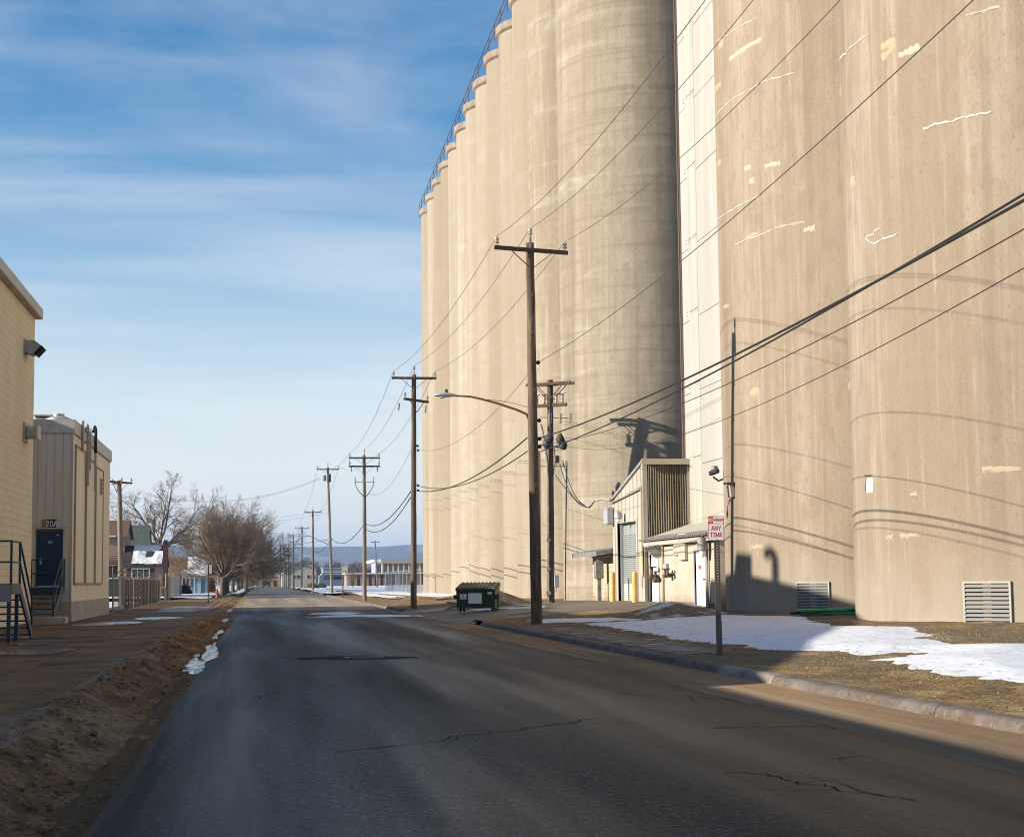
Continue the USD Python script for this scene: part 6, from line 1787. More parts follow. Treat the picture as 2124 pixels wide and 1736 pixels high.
# pipes running up the wall and over the parapet
def wpipe(name, pts, r, m): part(bl, name, MB().tube(pts, r, 7), m, smooth=60)
ya = on_x(162, 950, XC)[1]; za = on_x(162, 937, XC)[2]
wpipe("pipe", [(XC + 0.16, ya, za), (XC + 0.16, ya, h2 + 0.12)], 0.06, PIPE)
ya = on_x(174, 950, XC)[1]; za = on_x(174, 1008, XC)[2]; yb = on_x(163, 950, XC)[1]
wpipe("pipe", [(XC + 0.16, ya, za), (XC + 0.16, ya, h2 - 0.15), (XC + 0.16, ya - 0.12, h2 + 0.05), (XC + 0.16, ya - 0.4, h2 + 0.12), (XC + 0.16, ya - 0.62, h2 + 0.02), (XC + 0.16, ya - 0.7, h2 - 0.2)], 0.06, PIPE)
ya = on_x(190, 950, XC)[1]; za = on_x(190, 1016, XC)[2]
wpipe("pipe", [(XC + 0.16, ya, za), (XC + 0.16, ya, h2 - 0.7)], 0.05, PIPE)
wpipe("black_pipe", [(XC + 0.16, ya, h2 - 0.75), (XC + 0.16, ya, h2 + 0.12), (XC + 0.16, ya - 0.12, h2 + 0.27), (XC + 0.16, ya - 0.45, h2 + 0.32), (XC + 0.16, ya - 0.7, h2 + 0.15), (XC + 0.16, ya - 1.1, h2 + 0.05)], 0.065, BLACKW)
ya = on_x(179, 950, XC)[1]
wpipe("pipe", [(XC + 0.16, ya, h2 - 1.6), (XC + 0.16, ya, h2 + 0.1)], 0.035, ZINC)
# door
dr = part(bl, "door", MB().box(dX0 + 0.06, Y2 + 0.02, dZ0, dX1 - 0.04, Y2 + 0.06, dZ1 - 0.05), mat("blue_door", (0.008, 0.034, 0.085), [((0.010, 0.042, 0.10), 1.2, U, (0.45, 0.62), 0.6)], rough=0.5))
part(dr, "frame", MB().box(dX0, Y2 - 0.06, dZ0 - 0.04, dX0 + 0.055, Y2 + 0.1, dZ1 + 0.03).box(dX1 - 0.035, Y2 - 0.06, dZ0 - 0.04, dX1 + 0.02, Y2 + 0.1, dZ1 + 0.03).box(dX0 + 0.055, Y2 - 0.06, dZ1 - 0.03, dX1 - 0.035, Y2 + 0.1, dZ1 + 0.03), BLUE)
part(dr, "drip_edge", MB().box(dX0 - 0.06, Y2 - 0.1, dZ1 + 0.035, dX1 + 0.08, Y2 + 0.02, dZ1 + 0.08), PARA)
part(dr, "threshold", MB().box(dX0 - 0.03, Y2 - 0.12, dZ0 - 0.07, dX1 + 0.02, Y2 + 0.06, dZ0 - 0.041), ZINC)
part(dr, "handle", MB().box(dX0 + 0.13, Y2 - 0.03, dZ0 + 0.78, dX0 + 0.20, Y2 + 0.015, dZ0 + 1.02, bev=0.01), LAMPBODY)
nY = np.array([0, -1.0, 0])
dcx = (dX0 + dX1) / 2
part(dr, "lettering", letters(MB(), "20", 0.10, (dcx + 0.03, Y2 + 0.018, dZ0 + 1.62), nY, True), LAMPBODY)
part(dr, "sticker", MB().box(dX1 - 0.24, Y2 + 0.012, dZ1 - 0.21, dX1 - 0.12, Y2 + 0.018, dZ1 - 0.17), STICKY)
pc_ = on_y(107.5, 1086, Y2 - 0.06)
sg = part(bl, "number_sign", MB().box(pc_[0] - 0.165, Y2 - 0.06, pc_[2] - 0.165, pc_[0] + 0.165, Y2 - 0.04, pc_[2] + 0.165), NAVY)
part(sg, "lettering", letters(MB(), "20A", 0.21, (pc_[0], Y2 - 0.066, pc_[2]), nY, True, squeeze=0.78), SIGNW)
part(sg, "tan_plate", MB().box(pc_[0] - 0.36, Y2 - 0.055, pc_[2] - 0.13, pc_[0] - 0.17, Y2 - 0.04, pc_[2] + 0.165), mat("tan_plate", (0.26, 0.17, 0.07), rough=0.7))
# rooftop fans
pf = on_y(122, 860, Y2 + 2.2)
fan = thing("roof_fan", "low round aluminium fan on the roof of the clad building", "roof fan", (pf[0], Y2 + 2.2, h2 - 0.4))
part(fan, "cowl", MB().lathe([(0.35, 0.0), (0.35, 0.35), (0.52, 0.42), (0.5, 0.62), (0.32, 0.7), (0.22, 0.72), (0.22, 0.82), (0.0, 0.85)], (pf[0], Y2 + 2.2, h2 - 0.4), 20), ZINC, smooth=35)
pf = on_y(99, 860, Y2 + 2.8)
ac = thing("roof_vent_box", "brown louvred vent box on the roof of the clad building, left of the fan", "roof vent", (pf[0], Y2 + 2.8, h2 - 0.4))
part(ac, "case", MB().box(pf[0] - 0.38, Y2 + 2.4, h2 - 0.4, pf[0] + 0.38, Y2 + 3.2, h2 + 0.34), DARKPOT)
part(ac, "cap", MB().box(pf[0] - 0.46, Y2 + 2.32, h2 + 0.345, pf[0] + 0.46, Y2 + 3.28, h2 + 0.41), GALV)
for i in range(4):
    part(ac, "louvre", MB().box(pf[0] - 0.4, Y2 + 2.36, h2 - 0.2 + i * 0.14, pf[0] + 0.4, Y2 + 2.39, h2 - 0.12 + i * 0.14), PIPE)
# stair to door 20A, falling towards the camera
zL = dZ0 - 0.1
st2 = stair("narrow blue steel stair leading up to the door numbered 20A", dX0 - 0.15, dX1 + 0.1, Y2 - 0.15, Y2 - 1.15, Y2 - 3.3, zL, 0.45, 5, legs=False)
solo("stair_base", MB().box(dX0 - 0.5, Y2 - 3.5, 0.15, dX1 + 0.55, Y2 - 2.6, 0.45, bev=0.03), CONC_B, "low concrete block under the foot of the narrow blue stair", "step")

# unseen hall added behind the clad building; its roof shades the street
hall = thing("storage_hall", "unseen hall added behind the clad building to shade the street", "hall", (-12, 90, 0))
part(hall, "wall", MB().box(-40, Y3 + 0.3, 0, -11.3, 93.5, 8.6), BLOCK)
part(hall, "coping", MB().box(-40.1, Y3 + 0.2, 8.6, -11.2, 93.6, 8.85), COPING)

# ------------------------------------------------------------------ chain-link fences with barbed arms
CHAIN = mat("chain_wire", (0.34, 0.33, 0.30), rough=0.5, metallic=0.4)
SLATS = mat("privacy_slats", (0.055, 0.052, 0.03), [((0.03, 0.03, 0.018), 3, U, (0.42, 0.6), 0.8), ((0.19, 0.17, 0.11), 5, U, (0.58, 0.7), 0.7)], rough=0.7)


def chain_fence(label, p, q, h, every=3.0, pitch=0.3, slats=None, arms=True, zb=0.15, wr=0.006):
    p, q = np.array(p, float), np.array(q, float)
    L = np.linalg.norm(q - p)
    d = (q - p) / L
    n = np.array([-d[1], d[0]])
    t = thing("chain_link_fence", label, "fence", (p[0], p[1], zb))
    def w(s, z, o=0.0): return np.array([p[0] + d[0] * s + n[0] * o, p[1] + d[1] * s + n[1] * o, zb + z])
    k = max(1, int(round(L / every)))
    for i in range(k + 1):
        s_ = L * i / k
        big = i in (0, k)
        part(t, "post", MB().cyl(w(s_, -0.1), w(s_, h + (0.12 if big else 0.0)), 0.045 if big else 0.03, None, 8), CHAIN)
        if arms:
            part(t, "barbed_arm", MB().bar(w(s_, h), w(s_, h + 0.36, -0.42), 0.05, 0.04), ZINC_D)
    part(t, "top_rail", MB().tube([w(0, h), w(L, h)], 0.025, 6), CHAIN)
    if arms:
        for o in (0.1, 0.2, 0.29):
            part(t, "barbed_wire", MB().tube([w(0, h + o * 1.1, -o * 1.3), w(L, h + o * 1.1, -o * 1.3)], 0.009, 4), CHAIN)
    mb = MB()
    m_ = int((L + h) / pitch)
    for i in range(m_):
        s0 = i * pitch - h
        for sg_ in (1, -1):
            a, b = (s0, 0.0), (s0 + h, h)
            if a[0] < 0: a = (0.0, -s0)
            if b[0] > L: b = (L, L - s0)
            if b[1] - a[1] < 0.05: continue
            A_, B_ = ((a[0], a[1]), (b[0], b[1])) if sg_ == 1 else ((a[0], h - a[1]), (b[0], h - b[1]))
            mb.tube([w(A_[0], A_[1], 0.012 * sg_), w(B_[0], B_[1], 0.012 * sg_)], wr, 3, caps=False)
    part(t, "wire_mesh", mb, CHAIN, kind="stuff")
    if slats:
        a, b, cover = slats
        s_ = a
        sm = MB()
        r_ = np.random.RandomState(5)
        while s_ < b:
            if r_.rand() < cover:
                sm.obox(w(s_ + 0.05, h * 0.48), (0.085 if r_.rand() < 0.9 else 0.06, 0.006, h * 0.9), rz=math.atan2(d[1], d[0]))
            s_ += 0.1
        part(t, "privacy_slats", sm, SLATS, kind="stuff")
    return t


fa, fb = on_z(234, 1272, 0.15), on_z(332, 1249, 0.15)
fh = vert_at(234, 1196, fa)[2] - 0.15
chain_fence("chain-link fence with green slats and barbed arms running back from the clad building", fa[:2], fb[:2], fh, 4.0, 0.34, wr=0.004, slats=(8, 46, 0.72))
fc, fd = on_z(343, 1246, 0.15), on_z(376, 1238.5, 0.15)
chain_fence("pale chain-link gate section with barbed arms beyond the green slatted fence", fc[:2], fd[:2], 2.15, 5.0, 0.34, wr=0.005, slats=(2, 26, 0.35))

# small pole behind the fence with a little street lamp
q0, q1 = at_depth(252, 1255, 115), at_depth(247.5, 996, 115)
lp_, el_ = pole("short weathered pole with a crooked crossarm behind the slatted fence on the left", [q0[0], q0[1], 0.1], q1, 0.2, 0.15, [(q1[2] - 0.15, 0.85, 0.5, -0.05), (q1[2] - 0.2, 0.6, -0.9, 0.05)], WOODG, top_pin=False)
la = [at_depth(*p, 115) for p in ((249.5, 1058), (243, 1052), (237, 1050.5))]
arm = part(lp_, "lamp_arm", MB().tube(la, 0.03, 6), LAMPBODY)
part(arm, "lamp_head", MB().obox(la[-1] - [0.12, 0, 0], (0.36, 0.2, 0.1), bev=0.03), LAMPBODY)
# ================================================================== trees
BARK = mat("bark", (0.13, 0.095, 0.07), [((0.075, 0.055, 0.04), 2, (1, 1, 0.3), (0.42, 0.6), 0.8), ((0.24, 0.19, 0.14), 3, U, (0.55, 0.68), 0.6)], rough=0.95)
TWIG = mat("twigs", (0.165, 0.115, 0.078), [((0.25, 0.18, 0.115), 0.7, U, (0.45, 0.62), 0.7)], rough=0.95)
BIGBARK = mat("grey_bark", (0.105, 0.085, 0.062), [((0.06, 0.05, 0.037), 2, (1, 1, 0.3), (0.42, 0.6), 0.8)], rough=0.95)
LEAF = mat("withered_leaves", (0.15, 0.095, 0.04), [((0.085, 0.065, 0.03), 0.8, U, (0.4, 0.6), 0.8), ((0.17, 0.10, 0.04), 2.5, U, (0.55, 0.68), 0.8)], rough=0.9)
NEEDLE = mat("spruce_needles", (0.025, 0.038, 0.022), rough=0.9)


def branch(mbs, r, p, d, L, rad, level, spec):
    """one curved limb with its side shoots"""
    n = 5 if level < 2 else 4
    pts = [p]
    dd = d
    for i in range(n - 1):
        dd = dd + r.randn(3) * spec["wob"][level] + np.array([0, 0, spec["up"][level]])
        dd = dd / np.linalg.norm(dd)
        pts.append(pts[-1] + dd * L / (n - 1))
    pts = np.array(pts)
    taper = np.linspace(rad, rad * (0.35 if level < 3 else 0.5), n)
    mbs[0 if level < spec["bark"] else 1].tube(pts, taper, (7, 5, 4, 3, 3)[level], caps=False)
    if level + 1 >= len(spec["n"]) + 1:
        return
    k = spec["n"][level]
    for i in range(k):
        f = spec["from"][level] + (1 - spec["from"][level]) * (i + r.rand()) / k
        q = np.array([np.interp(f * (n - 1), np.arange(n), pts[:, c]) for c in range(3)])
        t = pts[min(int(f * (n - 1)) + 1, n - 1)] - pts[min(int(f * (n - 1)), n - 2)]
        t = t / np.linalg.norm(t)
        a = r.randn(3)
        a -= t * (a @ t)
        a /= np.linalg.norm(a)
        sp = spec["ang"][level] * (0.75 + 0.5 * r.rand())
        nd = t * cos(sp) + a * sin(sp)
        branch(mbs, r, q, nd, L * spec["len"][level] * (0.7 + 0.6 * r.rand()) * (1.15 - 0.5 * f if level else 1), max(rad * spec["rad"][level] * (1 - 0.45 * f), 0.010), level + 1, spec)


def tree(label, loc, seed, trunk_h, trunk_r, spec, first_dirs, L0, group=None, barkm=None, name="bare_tree"):
    r = np.random.RandomState(seed)
    mbs = [MB(), MB()]
    loc = np.asarray(loc, float)
    lean = np.array([r.randn() * 0.03, r.randn() * 0.03, 1.0])
    top = loc + lean * trunk_h
    t = thing(name, label, "tree", loc, group=group)
    tk = MB().tube([loc - [0, 0, 0.3], loc + [0, 0, 0.05], loc + lean * 0.35 * trunk_h, loc + lean * 0.75 * trunk_h, top + lean * 0.25], [trunk_r * 1.6, trunk_r * 1.25, trunk_r, trunk_r * 0.95, trunk_r * 0.6], 10)
    part(t, "trunk", tk, barkm or BARK, smooth=60)
    for (az, el, f) in first_dirs(r):
        d = np.array([cos(az) * cos(el), sin(az) * cos(el), sin(el)])
        branch(mbs, r, loc + lean * trunk_h * (0.72 + 0.33 * r.rand()), d, L0 * f, trunk_r * 0.52 * (0.7 + 0.5 * r.rand()), 0, spec)
    part(t, "limbs", mbs[0], barkm or BARK)
    part(t, "crown", mbs[1], TWIG)
    return t


ROUND = dict(n=[9, 8, 6, 3], len=[0.55, 0.52, 0.55, 0.6], rad=[0.5, 0.5, 0.55, 0.6], ang=[0.55, 0.62, 0.6, 0.5], wob=[0.07, 0.09, 0.1, 0.1, 0.1], up=[0.05, 0.05, 0.04, 0.02, 0.02], bark=1)
ROUND["from"] = [0.15, 0.15, 0.15, 0.2]


def rd(r):
    out = []
    for i in range(13):
        el = [0.18, 0.42, 0.7, 0.98, 1.3][i % 5] + 0.12 * r.randn()
        out.append((i * 2.4 + r.rand() * 0.5, el, 0.95 + 0.2 * r.rand()))
    return out


rowg = "row of round bare trees along the left kerb"
tA = tree("round dense bare tree nearest in the row on the left, pale thick trunk", [(464 - 546) / 3500 * 192 * 1.0, 191, 0.15], 11, 2.3, 0.30, ROUND, rd, 5.6, rowg)
for (px, dep, rz, sc, lab) in ((473, 226, 1.2, 1.0, "second round bare tree, its trunk just right of the nearest one"), (485, 268, 2.6, 0.97, "third round bare tree in the row, trunk standing clear in the snow"),
                               (496, 310, 4.0, 0.95, "fourth round bare tree, behind the third trunk"), (502, 352, 0.7, 0.95, "fifth round bare tree, close before the parked car"), (508, 400, 5.0, 0.9, "farthest round bare tree of the row, behind the parked car")):
    dup(tA, [(px - 546) / 3500 * dep, dep, 0.15], rz, lab, rowg, sc)
# tree that kept its withered leaves
r_ = np.random.RandomState(8)
ol = [(523 - 546) / 3500 * 262 - 0.9, 262, 0.15]
ot = thing("leafy_tree", "tree with brown withered leaves leaning over the road behind the round trees", "tree", ol)
part(ot, "trunk", MB().tube([np.array(ol), np.array(ol) + [0.1, 0, 2.5], np.array(ol) + [0.5, 0, 6]], [0.3, 0.24, 0.12], 8), BARK)
n = 9000
u = r_.randn(n, 3); u /= np.linalg.norm(u, axis=1, keepdims=True)
rad = r_.rand(n) ** 0.45
cpos = u * rad[:, None] * [3.3, 3.3, 3.3] + np.array(ol) + [0.6, 0, 6.0]
dn = meshkit.fbm(cpos * 0.7, 3)
cpos = cpos[dn > 0.47]
n = len(cpos)
a1 = r_.randn(n, 3) * 0.13; a2 = r_.randn(n, 3) * 0.13
lf = MB().add(np.stack([cpos, cpos + a1, cpos + a2], 1).reshape(-1, 3), np.arange(3 * n).reshape(-1, 3))
part(ot, "crown", lf, LEAF)
# the tall open-crowned tree
TALL = dict(n=[7, 7, 6, 4], len=[0.45, 0.5, 0.5, 0.6], rad=[0.45, 0.5, 0.55, 0.6], ang=[0.65, 0.7, 0.7, 0.6], wob=[0.12, 0.16, 0.18, 0.15, 0.1], up=[0.07, 0.03, 0.0, 0.0, 0.0], bark=2)
TALL["from"] = [0.25, 0.15, 0.15, 0.2]


def td(r): return [(0.2, 1.25, 1.0), (2.9, 1.05, 0.9), (0.6, 0.85, 0.85), (3.6, 0.5, 0.95), (5.6, 0.45, 0.9), (1.9, 0.95, 0.8), (4.6, 0.9, 0.85), (6.1, 0.25, 0.6), (3.0, 0.2, 0.55)]


tree("tall open bare tree with spreading grey limbs behind the low snowy house", [(337 - 546) / 3500 * 215, 213, 0.2], 23, 6.4, 0.34, TALL, td, 6.9, None, BIGBARK, name="tall_tree")
# small saplings
SAP = dict(n=[6, 5, 3], len=[0.5, 0.5, 0.5], rad=[0.5, 0.6, 0.7], ang=[0.6, 0.6, 0.5], wob=[0.08, 0.1, 0.1, 0.1], up=[0.06, 0.04, 0.03, 0.0], bark=1)
SAP["from"] = [0.2, 0.2, 0.2]
tree("small twiggy bare tree before the long garage building", [(728 - 546) / 3500 * 330, 330, 0.2], 31, 1.0, 0.09, SAP, lambda r: [(i * 1.3, 1.0 + 0.3 * r.randn(), 1.0) for i in range(6)], 2.3, name="small_tree")


def bush(label, c, rx, rz_, seed, m, name="bush", n=2600):
    r = np.random.RandomState(seed)
    t = thing(name, label, "bush", c)
    st = MB()
    for i in range(26):
        a, e = r.rand() * 2 * PI, 0.5 + 0.9 * r.rand()
        d = np.array([cos(a) * cos(e) * rx, sin(a) * cos(e) * rx, sin(e) * rz_ * 1.0])
        st.tube([np.array(c), np.array(c) + d * 0.5 + [0, 0, 0.1], np.array(c) + d], [0.03, 0.02, 0.01], 3, caps=False)
    part(t, "stems", st, BARK)
    u = r.randn(n, 3); u[:, 2] = np.abs(u[:, 2]); u /= np.linalg.norm(u, axis=1, keepdims=True)
    p = u * (r.rand(n) ** 0.4)[:, None] * [rx, rx, rz_] + c
    a1, a2 = r.randn(n, 3) * 0.10, r.randn(n, 3) * 0.10
    part(t, "twigs", MB().add(np.stack([p, p + a1, p + a2], 1).reshape(-1, 3), np.arange(3 * n).reshape(-1, 3)), m)


RUSSET = mat("russet_twigs", (0.12, 0.06, 0.035), [((0.07, 0.035, 0.022), 2, U, (0.42, 0.6), 0.8)], rough=0.95)
bush("round russet bush in the snow before the blue house", np.array([(389 - 546) / 3500 * 205, 205, 0.1]), 0.8, 1.35, 3, RUSSET)
bush("rusty brown shrub right of the white plank fence", np.array([(438 - 546) / 3500 * 235, 236, 0.1]), 0.9, 2.4, 5, LEAF)
for px, lab in ((645, "brown clipped hedge bush on the right, left one of the pair"), (664, "brown clipped hedge bush on the right, right one of the pair")):
    bush(lab, np.array([(px - 546) / 3500 * 330, 330, 0.25]), 1.05, 1.1, px, TWIG)
# spruce tip behind the clad building
sp = thing("spruce", "dark spruce whose edge shows behind the clad building's far corner", "tree", [-16.6, 182, 0])
part(sp, "trunk", MB().cyl((-16.6, 182, 0), (-16.6, 182, 9), 0.2, 0.05), BARK)
r = np.random.RandomState(2)
n = 3000
h = r.rand(n); a = r.rand(n) * 2 * PI; rr = (1 - h) * 2.0 * r.rand(n) ** 0.5
p = np.c_[-16.6 + rr * np.cos(a), 182 + rr * np.sin(a), 1 + 8.2 * h - 0.3 * rr]
part(sp, "crown", MB().add(np.stack([p, p + r.randn(n, 3) * 0.16, p + r.randn(n, 3) * 0.16], 1).reshape(-1, 3), np.arange(3 * n).reshape(-1, 3)), NEEDLE)

# brown woods far behind the buildings: one mass
wp = "/World/far_woods"
pi = UsdGeom.PointInstancer.Define(stage, wp)
pi.GetPrim().SetCustomDataByKey("kind", "stuff")
r = np.random.RandomState(12)
n = 1500
u = r.randn(n, 3); u /= np.linalg.norm(u, axis=1, keepdims=True)
p = u * (r.rand(n) ** 0.5)[:, None] * [3.4, 3.4, 3.2] * (0.7 + 0.6 * meshkit.fbm(u * 2.2 + 5, 3))[:, None] + [0, 0, 4.0]
d3 = r.randn(n, 3) * [0.12, 0.12, 0.1]
d2 = (p - [0, 0, 1.0]); d2 /= np.linalg.norm(d2, axis=1, keepdims=True)
mb = MB().add(np.stack([p, p + d2 * (0.5 + r.rand(n, 1)) + d3, p + d3 * 0.8 + [0.05, 0, 0]], 1).reshape(-1, 3), np.arange(3 * n).reshape(-1, 3))
mb.tube([(0, 0, -0.3), (0, 0, 2), (0.2, 0, 5)], [0.3, 0.22, 0.08], 5)
WOODS = mat("far_wood_twigs", (0.125, 0.085, 0.068), [((0.085, 0.055, 0.045), 0.02, U, (0.42, 0.6), 0.8), ((0.16, 0.095, 0.06), 0.06, U, (0.52, 0.66), 0.8)], rough=1.0)
usdkit.mesh(stage, wp + "/tree", mb.get(), WOODS)
pos, sc, rot = [], [], []
for i in range(150):
    x = r.uniform(-60, 150); y = r.uniform(640, 820)
    if -9 < x - 0.002 * y < 12 and y < 700: continue
    pos.append(Gf.Vec3f(x, y, 0)); s_ = r.uniform(0.7, 1.25); sc.append(Gf.Vec3f(s_, s_, s_ * r.uniform(0.85, 1.15)))
    a = r.rand() * 2 * PI; rot.append(Gf.Quath(cos(a / 2), 0, 0, sin(a / 2)))
for i in range(170):
    x = r.uniform(-300, 520); y = r.uniform(1000, 1600)
    pos.append(Gf.Vec3f(x, y, 0)); s_ = r.uniform(0.9, 1.5); sc.append(Gf.Vec3f(s_, s_, s_)); rot.append(Gf.Quath(1, 0, 0, 0))
pi.CreatePrototypesRel().SetTargets([Sdf.Path(wp + "/tree")])
pi.CreateProtoIndicesAttr(Vt.IntArray([0] * len(pos)))
pi.CreatePositionsAttr(Vt.Vec3fArray(pos)); pi.CreateScalesAttr(Vt.Vec3fArray(sc)); pi.CreateOrientationsAttr(Vt.QuathArray(rot))

# ================================================================== houses on the left
GL = glass("house_glass")
FRAMEW = mat("white_window_frame", (0.6, 0.6, 0.6), rough=0.6)


def siding_wall(t, x0, x1, y, z0, z1, m, step=0.19):
    part(t, "wall", MB().box(x0, y, z0, x1, y + 0.2, z1), m)
    k = 0
    while z0 + k * step < z1 - 0.05:
        z = z0 + k * step
        part(t, "siding_board", MB().prism([(y - 0.004, z + step - 0.01), (y - 0.035, z), (y - 0.004, z)], 0, x0, x1), m)
        k += 1


def window(t, xc, y, zc, w, h, shutters=None, bars=1):
    f = MB()
    for s_ in (-1, 1):
        f.box(xc + s_ * w / 2 - 0.05, y - 0.08, zc - h / 2, xc + s_ * w / 2 + 0.05, y, zc + h / 2)
        f.box(xc - w / 2 + 0.05, y - 0.08, zc + s_ * h / 2 - 0.05, xc + w / 2 - 0.05, y, zc + s_ * h / 2 + 0.05)
    for i in range(bars):
        x = xc - w / 2 + w * (i + 1) / (bars + 1)
        f.box(x - 0.03, y - 0.07, zc - h / 2 + 0.05, x + 0.03, y, zc + h / 2 - 0.05)
    wn = part(t, "window", f, FRAMEW)
    part(wn, "pane", MB().box(xc - w / 2 + 0.05, y - 0.045, zc - h / 2 + 0.05, xc + w / 2 - 0.05, y - 0.04, zc + h / 2 - 0.05), GL)
    if shutters:
        for s_ in (-1, 1):
            part(t, "shutter", MB().box(xc + s_ * (w / 2 + 0.28) - 0.2, y - 0.06, zc - h / 2 - 0.05, xc + s_ * (w / 2 + 0.28) + 0.2, y, zc + h / 2 + 0.05), shutters)


def gable_house(label, x0, x1, y0, y1, z_eave, z_ridge, wallm, roofm, ridge_axis="x", over=0.3, z0=0.0, side=True):
    t = thing("house", label, "house", ((x0 + x1) / 2, y0, z0))
    if ridge_axis == "x":
        siding_wall(t, x0, x1, y0, z0, z_eave, wallm)
        part(t, "gable_wall", MB().prism([(y0 + 0.2, z0), (y1, z0), (y1, z_eave), ((y0 + y1) / 2, z_ridge - 0.1), (y0 + 0.2, z_eave)], 0, x1 - 0.15, x1), wallm)
        part(t, "gable_wall", MB().prism([(y0 + 0.2, z0), (y1, z0), (y1, z_eave), ((y0 + y1) / 2, z_ridge - 0.1), (y0 + 0.2, z_eave)], 0, x0, x0 + 0.15), wallm)
        ym = (y0 + y1) / 2
        sl = (z_ridge - z_eave) / (ym - y0)
        rf = part(t, "roof", MB().prism([(y0 - over, z_eave - over * sl), (ym, z_ridge), (y1 + over, z_eave - over * sl), (y1 + over, z_eave - over * sl + 0.14), (ym, z_ridge + 0.16), (y0 - over, z_eave - over * sl + 0.14)], 0, x0 - over, x1 + over), roofm)
    else:
        xm = (x0 + x1) / 2
        part(t, "gable_wall", MB().prism([(x0, z0), (x1, z0), (x1, z_eave), (xm, z_ridge - 0.1), (x0, z_eave)], 1, y0, y0 + 0.2), wallm)
        part(t, "wall", MB().box(x1 - 0.2, y0 + 0.2, z0, x1, y1, z_eave).box(x0, y0 + 0.2, z0, x0 + 0.2, y1, z_eave), wallm)
        sl = (z_ridge - z_eave) / (xm - x0)
        rf = part(t, "roof", MB().prism([(x0 - over, z_eave - over * sl), (xm, z_ridge), (x1 + over, z_eave - over * sl), (x1 + over, z_eave - over * sl + 0.14), (xm, z_ridge + 0.16), (x0 - over, z_eave - over * sl + 0.14)], 1, y0 - over, y1 + over), roofm)
    return t, rf


def roof_snow(rf, x0, x1, ya, yb, za, zb, seed, gap=0.5):
    """snow lying on the slope that rises from (ya,za) to (yb,zb)"""
    X, T = np.meshgrid(np.linspace(x0, x1, 60), np.linspace(0, 1, 30), indexing="ij")
    h = 0.14 * np.clip((fbm2(X, T * 4, 0.45, seed, 4) - gap) * 7 + 1.2 * np.minimum((X - x0), (x1 - X)).clip(0, 0.5) - 0.3, -1, 1)
    part(rf, "snow_cover", MB().grid(X, ya + (yb - ya) * T, za + (zb - za) * T + 0.15 + h), SNOW, smooth=True)


PINK = mat("mauve_siding", (0.30, 0.215, 0.20), [((0.24, 0.17, 0.16), 1, U, (0.45, 0.6), 0.6)], rough=0.7)
BROWNR = mat("brown_shingles", (0.145, 0.085, 0.055), [((0.09, 0.055, 0.038), 3, U, (0.42, 0.6), 0.8)], rough=0.95, bump=(8, U, 0.5, 0.02))
DARKR = mat("dark_shingles", (0.03, 0.028, 0.03), [((0.06, 0.045, 0.04), 3, U, (0.48, 0.62), 0.8)], rough=0.95, bump=(8, U, 0.5, 0.02))
GREENR = mat("greygreen_shingles", (0.085, 0.10, 0.085), [((0.055, 0.065, 0.055), 3, U, (0.42, 0.6), 0.8)], rough=0.95)
BRICKD = mat("dark_brick", (0.085, 0.032, 0.028), [((0.05, 0.02, 0.018), 6, U, (0.42, 0.6), 0.8)], rough=0.9)
BLUEH = mat("blue_siding", (0.10, 0.25, 0.33), [((0.08, 0.2, 0.27), 1, U, (0.45, 0.6), 0.6)], rough=0.7)
GREYH = mat("pale_grey_siding", (0.36, 0.37, 0.40), rough=0.7)
TANR = mat("tan_shingles", (0.22, 0.125, 0.065), [((0.14, 0.08, 0.045), 3, U, (0.42, 0.6), 0.8)], rough=0.95)
MAROON = mat("maroon_paint", (0.22, 0.05, 0.045), rough=0.6)


def X_at(px, dep): return (px - 546) / 3500 * dep


def Z_at(py, dep): return 1.6 + (1207 - py) / 3500 * dep


D = 172
h1, rf1 = gable_house("two-storey mauve house with a brown shingle roof, right behind the clad building", X_at(185, D), X_at(268, D), D, D + 8, Z_at(1113, D), Z_at(1083, D + 4), PINK, BROWNR)
part(h1, "porch_roof", MB().prism([(D - 2.0, Z_at(1160, D)), (D - 0.04, Z_at(1156, D)), (D - 0.04, Z_at(1166, D)), (D - 2.0, Z_at(1168, D))], 0, X_at(185, D), X_at(264, D)), BROWNR)
part(h1, "porch_shadow_wall", MB().box(X_at(190, D), D - 0.12, 0.2, X_at(258, D), D - 0.045, Z_at(1168, D)), mat("painted_porch_shade", (0.03, 0.045, 0.045), rough=0.4))  # dark sheet painting the shade under the porch roof
window(h1, X_at(240, D), D - 0.13, Z_at(1183, D), 1.6, 1.3, None, 2)
part(rf1, "snow_cover", MB().box(X_at(205, D), D - 0.45, Z_at(1113, D) - 0.02, X_at(252, D), D - 0.05, Z_at(1113, D) + 0.10, bev=0.05), SNOW)
gable_house("grey-green shingled house gable between the mauve house and the tall tree", X_at(278, 198), X_at(312, 198), 198, 206, Z_at(1141, 198), Z_at(1092, 202), GREYH, GREENR, "x", 0.15)
D2 = 170
xL0, xL1 = X_at(262, D2), X_at(343, D2)
h3, rf3 = gable_house("low mauve house with a dark roof half covered in snow and a tall brick chimney", xL0, xL1, D2 - 0.3, D2 + 7, Z_at(1171, D2), Z_at(1134, D2 + 3.5), PINK, DARKR)
window(h3, X_at(301, D2), D2 - 0.335, Z_at(1187, D2), 1.7, 0.9, BRICKD, 2)
roof_snow(rf3, X_at(283, D2), X_at(343, D2), D2 - 0.5, D2 + 3.2, Z_at(1172, D2), Z_at(1136, D2 + 3.4), 5, 0.46)
cx_ = X_at(350.5, D2)
